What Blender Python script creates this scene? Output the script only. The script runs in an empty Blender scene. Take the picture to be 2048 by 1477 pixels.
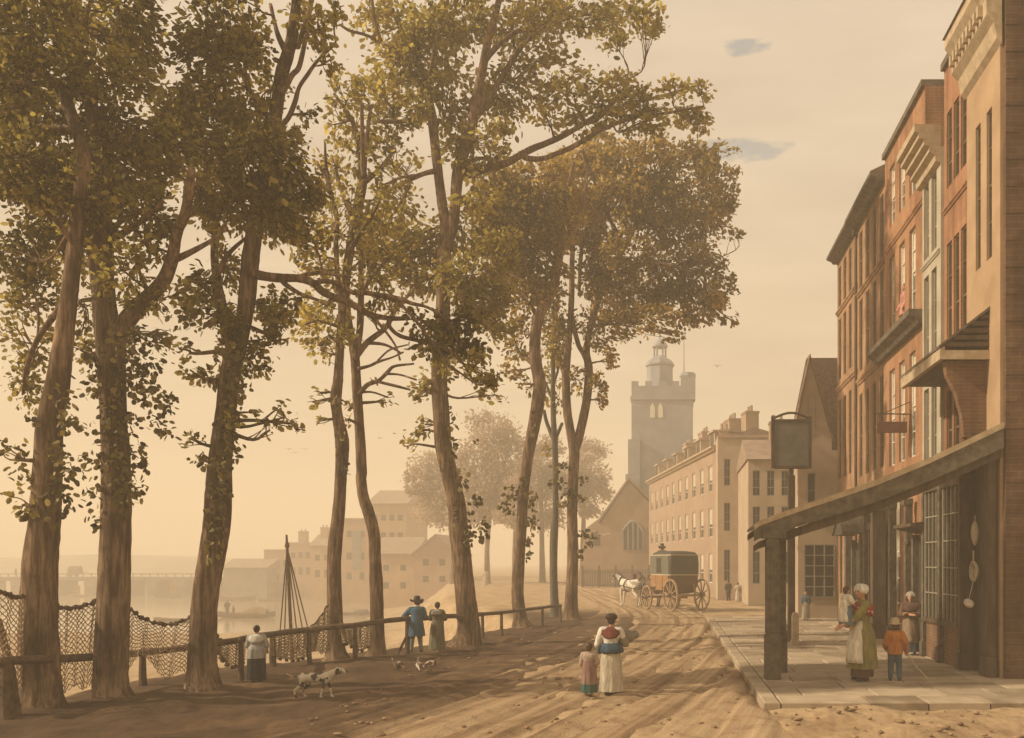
import bpy, bmesh, math, random
import numpy as np
from mathutils import Vector, Matrix
random.seed(7)
RNG = np.random.default_rng(11)
S = bpy.context.scene
COL = S.collection
R = math.radians

# ------------------------------------------------------------------ view geometry (metres, camera at X=0, Y=0)
F, VX, HY, EYE = 1800.0, 1340.0, 1125.0, 2.4
def P(x, y, Y):
    return Vector(((x - VX) / F * Y, Y, EYE + (HY - y) / F * Y))
def GY(y, z=0.0):
    return (EYE - z) * F / (y - HY)
def G(x, y, z=0.0):
    Y = GY(y, z)
    return Vector(((x - VX) / F * Y, Y, z))
def sm(a, b, x):
    t = min(1.0, max(0.0, (x - a) / (b - a)))
    return t * t * (3 - 2 * t)

# ------------------------------------------------------------------ materials
def srgb(r, g, b):
    f = lambda c: (c / 255 / 12.92) if c / 255 <= 0.04045 else ((c / 255 + 0.055) / 1.055) ** 2.4
    return (f(r), f(g), f(b), 1.0)
def newmat(name):
    m = bpy.data.materials.new(name)
    m.use_nodes = True
    nt = m.node_tree
    return m, nt, nt.nodes['Principled BSDF']
def lin(c):
    return (c[0], c[1], c[2], 1.0)
def mat(name, c1, c2=None, scale=4.0, rough=0.8, stretch=(1, 1, 1), bump=0.15, detail=6.0, spec=0.3, metal=0.0,
        dist=0.02, lo=0.35, hi=0.65, speck=None):
    """two-tone noise material in object space, with bump"""
    m, nt, b = newmat(name)
    N, L = nt.nodes, nt.links
    tc = N.new('ShaderNodeTexCoord'); mp = N.new('ShaderNodeMapping')
    mp.inputs['Scale'].default_value = stretch
    L.new(tc.outputs['Object'], mp.inputs[0])
    nz = N.new('ShaderNodeTexNoise'); nz.inputs['Scale'].default_value = scale; nz.inputs['Detail'].default_value = detail
    nz.inputs['Roughness'].default_value = 0.62
    L.new(mp.outputs[0], nz.inputs['Vector'])
    rp = N.new('ShaderNodeValToRGB')
    c2 = c2 or tuple(min(1, x * 1.35) for x in c1)
    rp.color_ramp.elements[0].position = lo; rp.color_ramp.elements[0].color = lin(c1)
    rp.color_ramp.elements[1].position = hi; rp.color_ramp.elements[1].color = lin(c2)
    L.new(nz.outputs[0], rp.inputs[0])
    out = rp.outputs[0]
    if speck:
        n2 = N.new('ShaderNodeTexNoise'); n2.inputs['Scale'].default_value = speck[0]; n2.inputs['Detail'].default_value = 3
        L.new(mp.outputs[0], n2.inputs['Vector'])
        r2 = N.new('ShaderNodeValToRGB'); r2.color_ramp.elements[0].position = speck[2]; r2.color_ramp.elements[1].position = speck[2] + 0.12
        L.new(n2.outputs[0], r2.inputs[0])
        mx = N.new('ShaderNodeMix'); mx.data_type = 'RGBA'
        L.new(r2.outputs[0], mx.inputs[0]); L.new(out, mx.inputs[6]); mx.inputs[7].default_value = lin(speck[1])
        out = mx.outputs[2]
    L.new(out, b.inputs['Base Color'])
    b.inputs['Roughness'].default_value = rough
    b.inputs['Specular IOR Level'].default_value = spec
    b.inputs['Metallic'].default_value = metal
    if bump:
        n3 = N.new('ShaderNodeTexNoise'); n3.inputs['Scale'].default_value = scale * 3; n3.inputs['Detail'].default_value = 5
        L.new(mp.outputs[0], n3.inputs['Vector'])
        bp = N.new('ShaderNodeBump'); bp.inputs['Strength'].default_value = bump; bp.inputs['Distance'].default_value = dist
        L.new(n3.outputs[0], bp.inputs['Height']); L.new(bp.outputs[0], b.inputs['Normal'])
    return m
def brickmat(name, c1, c2, mortar, axes='XZ', scale=1.0, tint=None, bw=0.23, bh=0.075):
    m, nt, b = newmat(name)
    N, L = nt.nodes, nt.links
    tc = N.new('ShaderNodeTexCoord'); sp = N.new('ShaderNodeSeparateXYZ'); cb = N.new('ShaderNodeCombineXYZ')
    L.new(tc.outputs['Object'], sp.inputs[0])
    # a wall may turn a corner: run the courses along x+y
    ad = N.new('ShaderNodeMath'); ad.operation = 'ADD'
    L.new(sp.outputs[0], ad.inputs[0]); L.new(sp.outputs[1], ad.inputs[1])
    L.new(ad.outputs[0], cb.inputs[0]); L.new(sp.outputs[2], cb.inputs[1])
    br = N.new('ShaderNodeTexBrick')
    br.inputs['Scale'].default_value = 1.0 / scale
    br.inputs['Brick Width'].default_value = bw; br.inputs['Row Height'].default_value = bh
    br.inputs['Mortar Size'].default_value = 0.008; br.inputs['Bias'].default_value = 0.0
    br.inputs['Color1'].default_value = lin(c1); br.inputs['Color2'].default_value = lin(c2); br.inputs['Mortar'].default_value = lin(mortar)
    L.new(cb.outputs[0], br.inputs['Vector'])
    nz = N.new('ShaderNodeTexNoise'); nz.inputs['Scale'].default_value = 1.3; nz.inputs['Detail'].default_value = 8; nz.inputs['Roughness'].default_value = 0.65
    L.new(tc.outputs['Object'], nz.inputs['Vector'])
    rp = N.new('ShaderNodeValToRGB')
    rp.color_ramp.elements[0].position = 0.3; rp.color_ramp.elements[0].color = lin(tint or (0.72, 0.66, 0.62))
    rp.color_ramp.elements[1].position = 0.68; rp.color_ramp.elements[1].color = (1.12, 1.08, 1.0, 1)
    L.new(nz.outputs[0], rp.inputs[0])
    mx = N.new('ShaderNodeMix'); mx.data_type = 'RGBA'; mx.blend_type = 'MULTIPLY'; mx.inputs[0].default_value = 1.0
    L.new(br.outputs[0], mx.inputs[6]); L.new(rp.outputs[0], mx.inputs[7])
    mps = N.new('ShaderNodeMapping'); mps.inputs['Scale'].default_value = (1, 1, .12); L.new(tc.outputs['Object'], mps.inputs[0])
    ns = N.new('ShaderNodeTexNoise'); ns.inputs['Scale'].default_value = 2.6; ns.inputs['Detail'].default_value = 7; L.new(mps.outputs[0], ns.inputs['Vector'])
    rs = N.new('ShaderNodeValToRGB'); rs.color_ramp.elements[0].position = .36; rs.color_ramp.elements[0].color = (.62, .58, .55, 1); rs.color_ramp.elements[1].position = .56; rs.color_ramp.elements[1].color = (1, 1, 1, 1)
    L.new(ns.outputs[0], rs.inputs[0])
    ms = N.new('ShaderNodeMix'); ms.data_type = 'RGBA'; ms.blend_type = 'MULTIPLY'; ms.inputs[0].default_value = .9
    L.new(mx.outputs[2], ms.inputs[6]); L.new(rs.outputs[0], ms.inputs[7])
    L.new(ms.outputs[2], b.inputs['Base Color'])
    b.inputs['Roughness'].default_value = 0.9; b.inputs['Specular IOR Level'].default_value = 0.2
    bp = N.new('ShaderNodeBump'); bp.inputs['Strength'].default_value = 0.4; bp.inputs['Distance'].default_value = 0.01
    n2 = N.new('ShaderNodeMath'); n2.operation = 'SUBTRACT'
    L.new(nz.outputs[0], n2.inputs[0]); L.new(br.outputs[1], n2.inputs[1])
    L.new(n2.outputs[0], bp.inputs['Height']); L.new(bp.outputs[0], b.inputs['Normal'])
    return m

# ------------------------------------------------------------------ objects
def tag(o, label=None, cat=None, group=None, kind=None):
    if label: o['label'] = label
    if cat: o['category'] = cat
    if group: o['group'] = group
    if kind: o['kind'] = kind
    return o
def thing(name, label, cat, loc=(0, 0, 0), rz=0.0, group=None):
    o = bpy.data.objects.new(name, None)
    o.empty_display_size = 0.2
    o.location = loc; o.rotation_euler = (0, 0, rz)
    COL.objects.link(o)
    return tag(o, label, cat, group)
def mworld(o):
    m = Matrix.LocRotScale(o.location, o.rotation_euler, o.scale)
    return mworld(o.parent) @ m if o.parent else m
def link(name, me, parent=None, loc=None):
    o = bpy.data.objects.new(name, me)
    COL.objects.link(o)
    if parent: o.parent = parent
    if loc is not None: o.location = loc
    return o
def kids(o):
    return list(o.children)
def copy_tree(o, parent=None):
    c = o.copy(); COL.objects.link(c)
    if parent is not None: c.parent = parent
    for ch in kids(o): copy_tree(ch, c)
    return c

class MB:
    """collects shapes, then links them as ONE mesh object"""
    def __init__(s): s.v, s.f = [], []
    def add(s, vs, fs):
        n = len(s.v); s.v += [tuple(p) for p in vs]; s.f += [tuple(i + n for i in f) for f in fs]; return s
    def box(s, x0, x1, y0, y1, z0, z1):
        return s.add([(x0,y0,z0),(x1,y0,z0),(x1,y1,z0),(x0,y1,z0),(x0,y0,z1),(x1,y0,z1),(x1,y1,z1),(x0,y1,z1)],
                     [(0,3,2,1),(4,5,6,7),(0,1,5,4),(1,2,6,5),(2,3,7,6),(3,0,4,7)])
    def bar(s, a, b, w, h, up=(0, 0, 1)):
        a, b = Vector(a), Vector(b); d = (b - a).normalized(); u = Vector(up)
        if abs(d.dot(u)) > 0.98: u = Vector((0, 1, 0))
        x = d.cross(u).normalized(); z = x.cross(d).normalized()
        vs = []
        for p in (a, b):
            for sx, sz in ((-1,-1),(1,-1),(1,1),(-1,1)): vs.append(p + x * (sx * w / 2) + z * (sz * h / 2))
        return s.add(vs, [(0,1,2,3),(7,6,5,4),(0,4,5,1),(1,5,6,2),(2,6,7,3),(3,7,4,0)])
    def prism(s, poly, axis, a, b):
        """poly in the two other axes, extruded along axis from a to b"""
        def mk(p, t):
            return {'x': (t, p[0], p[1]), 'y': (p[0], t, p[1]), 'z': (p[0], p[1], t)}[axis]
        n = len(poly)
        vs = [mk(p, a) for p in poly] + [mk(p, b) for p in poly]
        fs = [tuple(range(n))[::-1], tuple(range(n, 2 * n))] + [(i, (i + 1) % n, n + (i + 1) % n, n + i) for i in range(n)]
        return s.add(vs, fs)
    def tube(s, pts, rad, n=8, caps=True, noise=0.0, seed=0, squash=1.0):
        pts = [Vector(p) for p in pts]; rr = random.Random(seed)
        if not hasattr(rad, '__len__'): rad = [rad] * len(pts)
        t0 = (pts[1] - pts[0]).normalized()
        u = t0.cross(Vector((0, 1, 0)))
        if u.length < 0.05: u = t0.cross(Vector((1, 0, 0)))
        u.normalize(); base = len(s.v); vs, fs = [], []
        ph = [rr.uniform(0, 6.28) for _ in range(4)]
        for i, p in enumerate(pts):
            t = (pts[min(i + 1, len(pts) - 1)] - pts[max(i - 1, 0)]).normalized()
            u = (u - t * u.dot(t)).normalized(); w = t.cross(u)
            for k in range(n):
                a = 2 * math.pi * k / n
                q = 1.0
                if noise:
                    q += noise * (math.sin(2 * a + ph[0] + i * .13) * .5 + math.sin(3 * a + ph[1] - i * .21) * .4 + math.sin(5 * a + ph[2] + i * .31) * .35) + noise * rr.uniform(-.35, .35)
                vs.append(p + (u * math.cos(a) + w * math.sin(a) * squash) * rad[i] * q)
        m = len(pts)
        for i in range(m - 1):
            for k in range(n):
                k2 = (k + 1) % n
                fs.append((i*n+k, i*n+k2, (i+1)*n+k2, (i+1)*n+k))
        if caps:
            fs.append(tuple(range(n))[::-1]); fs.append(tuple((m-1)*n + k for k in range(n)))
        return s.add(vs, fs)
    def lathe(s, prof, n=16, c=(0, 0, 0), axis='z', ax=1.0, ay=1.0):
        vs, fs = [], []
        for r, h in prof:
            for k in range(n):
                a = 2 * math.pi * k / n
                q = (r * math.cos(a) * ax, r * math.sin(a) * ay, h)
                if axis == 'x': q = (h, q[0], q[1])
                if axis == 'y': q = (q[0], h, q[1])
                vs.append((q[0] + c[0], q[1] + c[1], q[2] + c[2]))
        for i in range(len(prof) - 1):
            for k in range(n):
                k2 = (k + 1) % n
                fs.append((i*n+k, i*n+k2, (i+1)*n+k2, (i+1)*n+k))
        fs.append(tuple(range(n))[::-1]); fs.append(tuple((len(prof)-1)*n + k for k in range(n)))
        return s.add(vs, fs)
    def rings(s, rings, caps=True):
        """loft through rings of equal length"""
        n = len(rings[0]); vs = [p for r in rings for p in r]; fs = []
        for i in range(len(rings) - 1):
            for k in range(n):
                k2 = (k + 1) % n
                fs.append((i*n+k, i*n+k2, (i+1)*n+k2, (i+1)*n+k))
        if caps:
            fs.append(tuple(range(n))[::-1]); fs.append(tuple((len(rings)-1)*n + k for k in range(n)))
        return s.add(vs, fs)
    def ell(s, c, r, n=12, m=8, rot=None):
        vs, fs = [], []
        M = rot or Matrix.Identity(3)
        for i in range(m + 1):
            th = math.pi * i / m
            for k in range(n):
                a = 2 * math.pi * k / n
                v = M @ Vector((r[0]*math.sin(th)*math.cos(a), r[1]*math.sin(th)*math.sin(a), -r[2]*math.cos(th)))
                vs.append(v + Vector(c))
        for i in range(m):
            for k in range(n):
                k2 = (k + 1) % n
                fs.append((i*n+k, i*n+k2, (i+1)*n+k2, (i+1)*n+k))
        return s.add(vs, fs)
    def cap(s, p0, r0, p1, r1, n=12):
        """capsule with two radii"""
        p0, p1 = Vector(p0), Vector(p1); d = p1 - p0
        if d.length < 1e-6: return s.ell(p0, (r0, r0, r0), n)
        t = d.normalized(); pts, rad = [], []
        for a in (-88, -60, -30): pts.append(p0 + t * r0 * math.sin(R(a))); rad.append(r0 * math.cos(R(a)))
        for k in (0, .5, 1): pts.append(p0 + d * k); rad.append(r0 + (r1 - r0) * k)
        for a in (30, 60, 88): pts.append(p1 + t * r1 * math.sin(R(a))); rad.append(r1 * math.cos(R(a)))
        return s.tube(pts, rad, n)
    def build(s, name, m=None, parent=None, world=False, smooth=False, origin=None, bevel=0.0, sharp=None):
        """world=True: shapes are in world space, brought into the parent's frame; origin: top-level object's base"""
        vs = s.v
        if parent is not None and world:
            inv = mworld(parent).inverted(); vs = [tuple(inv @ Vector(p)) for p in vs]
        if origin is not None:
            vs = [(p[0]-origin[0], p[1]-origin[1], p[2]-origin[2]) for p in vs]
        me = bpy.data.meshes.new(name); me.from_pydata(vs, [], s.f)
        bm = bmesh.new(); bm.from_mesh(me); bmesh.ops.recalc_face_normals(bm, faces=bm.faces); bm.to_mesh(me); bm.free()
        if smooth:
            me.polygons.foreach_set('use_smooth', [True] * len(me.polygons))
            if sharp: me.set_sharp_from_angle(angle=R(sharp))
        if m: me.materials.append(m)
        o = link(name, me, parent, origin)
        if bevel:
            bv = o.modifiers.new('bevel', 'BEVEL'); bv.width = bevel; bv.segments = 2; bv.limit_method = 'ANGLE'; bv.angle_limit = R(40)
        return o
    def fused(s, name, m, parent=None, voxel=0.02, smooth_it=2, world=False):
        """one continuous surface from overlapping closed shapes"""
        o = s.build(name, m, parent, world=world)
        rm = o.modifiers.new('fuse', 'REMESH'); rm.mode = 'VOXEL'; rm.voxel_size = voxel; rm.use_smooth_shade = True
        sm_ = o.modifiers.new('soften', 'SMOOTH'); sm_.factor = 0.5; sm_.iterations = smooth_it
        dg = bpy.context.evaluated_depsgraph_get(); dg.update()
        me = bpy.data.meshes.new_from_object(o.evaluated_get(dg))
        o.modifiers.clear(); old = o.data; o.data = me; bpy.data.meshes.remove(old)
        if m and not me.materials: me.materials.append(m)
        me.polygons.foreach_set('use_smooth', [True] * len(me.polygons))
        return o

def spline(pts, k=6):
    """Catmull-Rom through n-d points"""
    A = [np.array(p, float) for p in pts]
    if len(A) < 3:
        return [A[0] + (A[-1] - A[0]) * t for t in np.linspace(0, 1, k + 1)]
    A = [2 * A[0] - A[1]] + A + [2 * A[-1] - A[-2]]
    out = []
    for i in range(1, len(A) - 2):
        p0, p1, p2, p3 = A[i-1], A[i], A[i+1], A[i+2]
        for j in range(k):
            t = j / k
            out.append(.5 * (2*p1 + (p2-p0)*t + (2*p0-5*p1+4*p2-p3)*t*t + (3*p1-p0-3*p2+p3)*t**3))
    out.append(A[-2]); return out

def npmesh(name, verts, faces, m, parent=None, attr=None, loc=None, smooth=False):
    """fast mesh: verts (n,3) array, faces (k,4) int array; attr = (name, per-vertex floats)"""
    me = bpy.data.meshes.new(name)
    nv, nf, w = len(verts), len(faces), faces.shape[1]
    me.vertices.add(nv); me.vertices.foreach_set('co', np.ascontiguousarray(verts, np.float32).ravel())
    me.loops.add(nf * w); me.loops.foreach_set('vertex_index', np.ascontiguousarray(faces, np.int32).ravel())
    me.polygons.add(nf)
    me.polygons.foreach_set('loop_start', np.arange(0, nf * w, w, dtype=np.int32))
    me.update(calc_edges=True)
    if attr:
        a = me.attributes.new(attr[0], 'FLOAT', 'POINT'); a.data.foreach_set('value', np.ascontiguousarray(attr[1], np.float32))
    if smooth: me.polygons.foreach_set('use_smooth', np.ones(nf, bool))
    me.materials.append(m); me.validate()
    return link(name, me, parent, loc)
# ================================================================== the setting: ground, road, pavement, river, far hills
def interp(tab, t):
    xs = [a for a, _ in tab]; ys = [b for _, b in tab]
    return np.interp(t, xs, ys)
EDGE = [(-30, -12.2), (10, -11.7), (14.5, -11.35), (17.6, -11.0), (21, -10.0), (24, -8.0), (28, -6.9), (34, -5.9), (38, -6.0), (46, -9.5),
        (57, -14.3), (80, -20), (110, -27), (150, -38), (300, -80), (900, -240)]
ROADC = [(-30, -3.0), (12, -2.0), (20, -1.5), (28, -.9), (36, -.3), (44, -.1), (50, -0.6), (60, -2.2), (70, -4.0), (90, -7.6), (112, -11.5)]
def bumps(X, Y):
    return (0.030*np.sin(X*1.7+Y*.6+1) + 0.022*np.sin(X*3.1-Y*2.3) + 0.016*np.sin(X*5.3+Y*4.1+2) + 0.010*np.sin(X*9.1-Y*7.7)
            + 0.008*np.sin(X*14.3+Y*12.1+.4))
def ground_z(X, Y, rough=1.0):
    X = np.asarray(X, float); Y = np.asarray(Y, float)
    e = interp(EDGE, Y); d = e - X                                  # metres beyond the bank's edge
    beach = -2.0 - 2.4 * np.clip((Y - 25) / 68, 0, 1) + 1.5 * np.clip(1 - d / 13, 0, 1) * np.clip((Y - 70) / 40, 0, 1)
    t = np.clip((d + 0.2) / 2.6, 0, 1); t = t * t * (3 - 2 * t)
    inland = rough * bumps(X, Y) * np.clip((60 - Y) / 30, 0.2, 1)
    pv = np.clip((X - 1.2) / 0.3, 0, 1) * np.clip((Y - 14.2) / 0.3, 0, 1)   # flat below the pavement
    inland = inland * (1 - pv) - 0.02 * pv
    side = np.clip((X - .3) / 1.1, 0, 1) * np.clip((38 - Y) / 6, 0, 1) * np.clip((Y - 11) / 3, 0, 1)      # mud heaped against the kerb
    inland = inland + .095 * side * side * (3 - 2 * side) * (1 - pv)
    return inland * (1 - t) + (beach + 1.6 * bumps(X * .4, Y * .4)) * t
def rings_axis(parts):
    out = []
    for a, b, step in parts: out += list(np.arange(a, b, step))
    return np.array(out + [parts[-1][1]])
gx = rings_axis([(-700, -200, 50), (-200, -60, 14), (-60, -16, 2.2), (-16, 9, 0.16), (9, 60, 6), (60, 700, 60)])
gy = rings_axis([(-30, 9, 3), (9, 40, 0.2), (40, 70, 0.9), (70, 200, 5), (200, 1000, 50)])
GX, GYY = np.meshgrid(gx, gy)
GZ = ground_z(GX, GYY)
def grid_faces(nx, ny):
    i = np.arange(nx - 1)[None, :] + nx * np.arange(ny - 1)[:, None]
    i = i.ravel(); return np.stack([i, i + 1, i + nx + 1, i + nx], 1)
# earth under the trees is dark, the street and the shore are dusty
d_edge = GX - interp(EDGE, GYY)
soil_shade = np.clip((d_edge + 0.4) / 0.8, 0, 1) * np.clip((interp(ROADC, GYY) - 1.4 - GX) / 1.8, 0, 1) * np.clip((50 - GYY) / 12, 0, 1)
def groundmat():
    m, nt, b = newmat('earth'); N, L = nt.nodes, nt.links
    tc = N.new('ShaderNodeTexCoord'); mp = N.new('ShaderNodeMapping'); mp.inputs['Scale'].default_value = (1.0, 0.55, 1)
    mp.inputs['Rotation'].default_value = (0, 0, R(-28))
    L.new(tc.outputs['Object'], mp.inputs[0])
    def noise(sc, det, v): 
        n = N.new('ShaderNodeTexNoise'); n.inputs['Scale'].default_value = sc; n.inputs['Detail'].default_value = det; n.inputs['Roughness'].default_value = .65
        L.new(v, n.inputs['Vector']); return n.outputs[0]
    def ramp(v, *els):
        r = N.new('ShaderNodeValToRGB'); e = r.color_ramp.elements
        e[0].position, e[0].color = els[0][0], lin(els[0][1]); e[1].position, e[1].color = els[-1][0], lin(els[-1][1])
        for p, c in els[1:-1]: x = e.new(p); x.color = lin(c)
        L.new(v, r.inputs[0]); return r.outputs[0]
    n1 = noise(0.9, 9, mp.outputs[0]); n2 = noise(7, 6, mp.outputs[0])
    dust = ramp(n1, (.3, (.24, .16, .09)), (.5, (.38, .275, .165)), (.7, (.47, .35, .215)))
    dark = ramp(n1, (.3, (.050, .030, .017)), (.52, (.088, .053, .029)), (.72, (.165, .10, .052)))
    at = N.new('ShaderNodeAttribute'); at.attribute_name = 'soil_shade'
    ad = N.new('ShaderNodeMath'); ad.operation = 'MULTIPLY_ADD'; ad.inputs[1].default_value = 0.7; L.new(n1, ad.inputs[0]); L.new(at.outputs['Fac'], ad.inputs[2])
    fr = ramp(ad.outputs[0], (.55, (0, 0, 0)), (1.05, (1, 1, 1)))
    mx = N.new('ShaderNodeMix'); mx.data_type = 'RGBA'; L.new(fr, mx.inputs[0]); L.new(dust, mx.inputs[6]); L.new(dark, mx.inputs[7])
    m2 = N.new('ShaderNodeMix'); m2.data_type = 'RGBA'; m2.blend_type = 'MULTIPLY'; m2.inputs[0].default_value = 0.8
    L.new(mx.outputs[2], m2.inputs[6]); L.new(ramp(n2, (.3, (.62, .58, .55)), (.6, (1.1, 1.08, 1.05))), m2.inputs[7])
    L.new(m2.outputs[2], b.inputs['Base Color']); b.inputs['Roughness'].default_value = .95; b.inputs['Specular IOR Level'].default_value = .15
    bp = N.new('ShaderNodeBump'); bp.inputs['Strength'].default_value = .5; bp.inputs['Distance'].default_value = .04
    L.new(n2, bp.inputs['Height']); L.new(bp.outputs[0], b.inputs['Normal'])
    return m
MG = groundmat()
g = npmesh('ground', np.stack([GX.ravel(), GYY.ravel(), GZ.ravel()], 1), grid_faces(len(gx), len(gy)), MG, attr=('soil_shade', soil_shade.ravel()), smooth=True)
tag(g, 'brown trodden earth falling to a pale river shore', 'ground', kind='structure')

# ---- road: a strip with cart ruts
ry = rings_axis([(6, 9, .6), (9, 46, .16), (46, 110, 1.0)])
rt = np.linspace(-1, 1, 95)
RT, RY = np.meshgrid(rt, ry)
half = np.interp(RY, [6, 14, 30, 45, 110], [4.0, 3.6, 3.2, 3.5, 3.7])
RC = interp(ROADC, RY)
RX = RC + RT * half
RX = np.where(RY > 13.8, np.minimum(RX, 1.5), RX)
RUTC = [(0, -5.0), (6, -4.1), (12, -2.7), (20, -.9), (28, .35), (34, .75), (39, .65), (44, .2), (50, -0.7), (60, -2.4), (70, -4.2), (90, -7.8), (112, -11.7)]
LANE = RX - interp(RUTC, RY)
rut = np.zeros_like(RX)
for k, (o, w, dep, f1, p1) in enumerate([(-2.7, .10, .04, .11, 0), (-1.9, .13, .06, .09, 1), (-1.25, .08, .03, .13, 2), (-.35, .12, .055, .10, 3),
                                        (.02, .07, .03, .12, 9), (.75, .12, .06, .09, 4), (1.25, .08, .035, .12, 5), (2.1, .11, .05, .1, 6), (3.0, .1, .04, .1, 7), (4.2, .1, .04, .1, 8)]):
    c = interp(RUTC, RY) + o + .20 * np.sin(RY * f1 + p1) + .015 * np.sin(RY * 1.1 + p1)
    q = (RX - c) / w
    rut += -dep * np.exp(-q * q) + .28 * dep * np.exp(-(np.abs(q) - 1.9) ** 2 * 1.4)
edge = np.clip((1 - np.abs(RT)) / .12, 0, 1)
RZ = ground_z(RX, RY, .12) + (.045 + rut + .004*np.sin(LANE*9+RY*.3)) * edge - .03 * (1 - edge)
RSOIL_SHADE = np.clip((-LANE - .6) / 2.6, 0, 1) * np.clip((44 - RY) / 8, 0, 1)  # dark earth at the left, tree shade put into the colour with it
def roadmat():
    m, nt, b = newmat('road_dirt'); N, L = nt.nodes, nt.links
    tc = N.new('ShaderNodeTexCoord')
    def mapd(s, rz=0):
        mp = N.new('ShaderNodeMapping'); mp.inputs['Scale'].default_value = s; mp.inputs['Rotation'].default_value = (0, 0, R(rz)); L.new(tc.outputs['Object'], mp.inputs[0]); return mp.outputs[0]
    def noise(sc, det, v):
        n = N.new('ShaderNodeTexNoise'); n.inputs['Scale'].default_value = sc; n.inputs['Detail'].default_value = det; n.inputs['Roughness'].default_value = .62
        L.new(v, n.inputs['Vector']); return n.outputs[0]
    def ramp(v, *els):
        r = N.new('ShaderNodeValToRGB'); e = r.color_ramp.elements
        e[0].position, e[0].color = els[0][0], lin(els[0][1]); e[1].position, e[1].color = els[-1][0], lin(els[-1][1])
        for p, c in els[1:-1]: x = e.new(p); x.color = lin(c)
        L.new(v, r.inputs[0]); return r.outputs[0]
    al = N.new('ShaderNodeAttribute'); al.attribute_name = 'lane'; cbn = N.new('ShaderNodeCombineXYZ'); spn = N.new('ShaderNodeSeparateXYZ'); L.new(tc.outputs['Object'], spn.inputs[0])
    ml = N.new('ShaderNodeMath'); ml.operation = 'MULTIPLY'; ml.inputs[1].default_value = 3.4; L.new(al.outputs['Fac'], ml.inputs[0]); my = N.new('ShaderNodeMath'); my.operation = 'MULTIPLY'; my.inputs[1].default_value = .13; L.new(spn.outputs[1], my.inputs[0])
    L.new(ml.outputs[0], cbn.inputs[0]); L.new(my.outputs[0], cbn.inputs[1])
    streak = noise(1.0, 7, cbn.outputs[0]); blot = noise(2.2, 7, mapd((1, 1, 1))); fine = noise(26, 4, mapd((1, 1, 1)))
    c = ramp(streak, (.30, (.12, .074, .040)), (.42, (.26, .172, .098)), (.60, (.41, .295, .18)), (.74, (.51, .385, .25)))
    mx = N.new('ShaderNodeMix'); mx.data_type = 'RGBA'; mx.blend_type = 'MULTIPLY'; mx.inputs[0].default_value = .85
    L.new(c, mx.inputs[6]); L.new(ramp(blot, (.34, (.66, .60, .55)), (.5, (1, 1, 1)), (.7, (1.08, 1.06, 1.02))), mx.inputs[7])
    at = N.new('ShaderNodeAttribute'); at.attribute_name = 'soil_shade'
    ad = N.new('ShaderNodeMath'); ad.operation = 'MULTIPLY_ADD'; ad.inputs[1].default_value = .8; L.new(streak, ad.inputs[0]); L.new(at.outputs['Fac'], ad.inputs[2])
    dk = ramp(blot, (.3, (.065, .039, .022)), (.52, (.11, .067, .037)), (.72, (.20, .125, .066)))  # dark earth colour, also used for the painted tree-shade patches
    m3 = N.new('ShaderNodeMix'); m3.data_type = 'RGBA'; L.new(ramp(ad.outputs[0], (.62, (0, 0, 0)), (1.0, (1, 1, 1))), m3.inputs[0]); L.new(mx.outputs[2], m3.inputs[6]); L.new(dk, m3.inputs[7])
    L.new(m3.outputs[2], b.inputs['Base Color']); b.inputs['Roughness'].default_value = .95; b.inputs['Specular IOR Level'].default_value = .15
    bp = N.new('ShaderNodeBump'); bp.inputs['Strength'].default_value = .8; bp.inputs['Distance'].default_value = .03
    L.new(fine, bp.inputs['Height']); L.new(bp.outputs[0], b.inputs['Normal'])
    return m
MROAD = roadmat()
rd = npmesh('road', np.stack([RX.ravel(), RY.ravel(), RZ.ravel()], 1), grid_faces(len(rt), len(ry)), MROAD, attr=('soil_shade', RSOIL_SHADE.ravel()), smooth=True)
a_ = rd.data.attributes.new('lane', 'FLOAT', 'POINT'); a_.data.foreach_set('value', np.ascontiguousarray(LANE.ravel(), np.float32))
tag(rd, 'dusty rutted street curving away towards the church', 'road', kind='structure')

# clods and stones kicked up on the street
mb = MB(); rr = random.Random(3)
for i in range(520):
    y = 10.5 + 22 * rr.random() ** 1.7; x = rr.uniform(-5.5, 1.4) if rr.random() < .8 else rr.uniform(1.5, 5)
    if x > 1.4 and y > 14: y = rr.uniform(10.5, 14)
    r = rr.uniform(.012, .04) * (1.8 if rr.random() < .08 else 1)
    z = float(ground_z(x, y)) + .02
    M = Matrix.Rotation(rr.uniform(0, 3), 3, 'Z')
    mb.ell((x, y, z + r * .25), (r * rr.uniform(1, 2.4), r * rr.uniform(.7, 1.2), r * .6), 7, 5, M)
tag(mb.build('pebbles', mat('clods', (.14, .085, .045), (.33, .22, .13), 3), smooth=True), 'clods and small stones strewn over the street', 'stones', kind='stuff')

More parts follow.
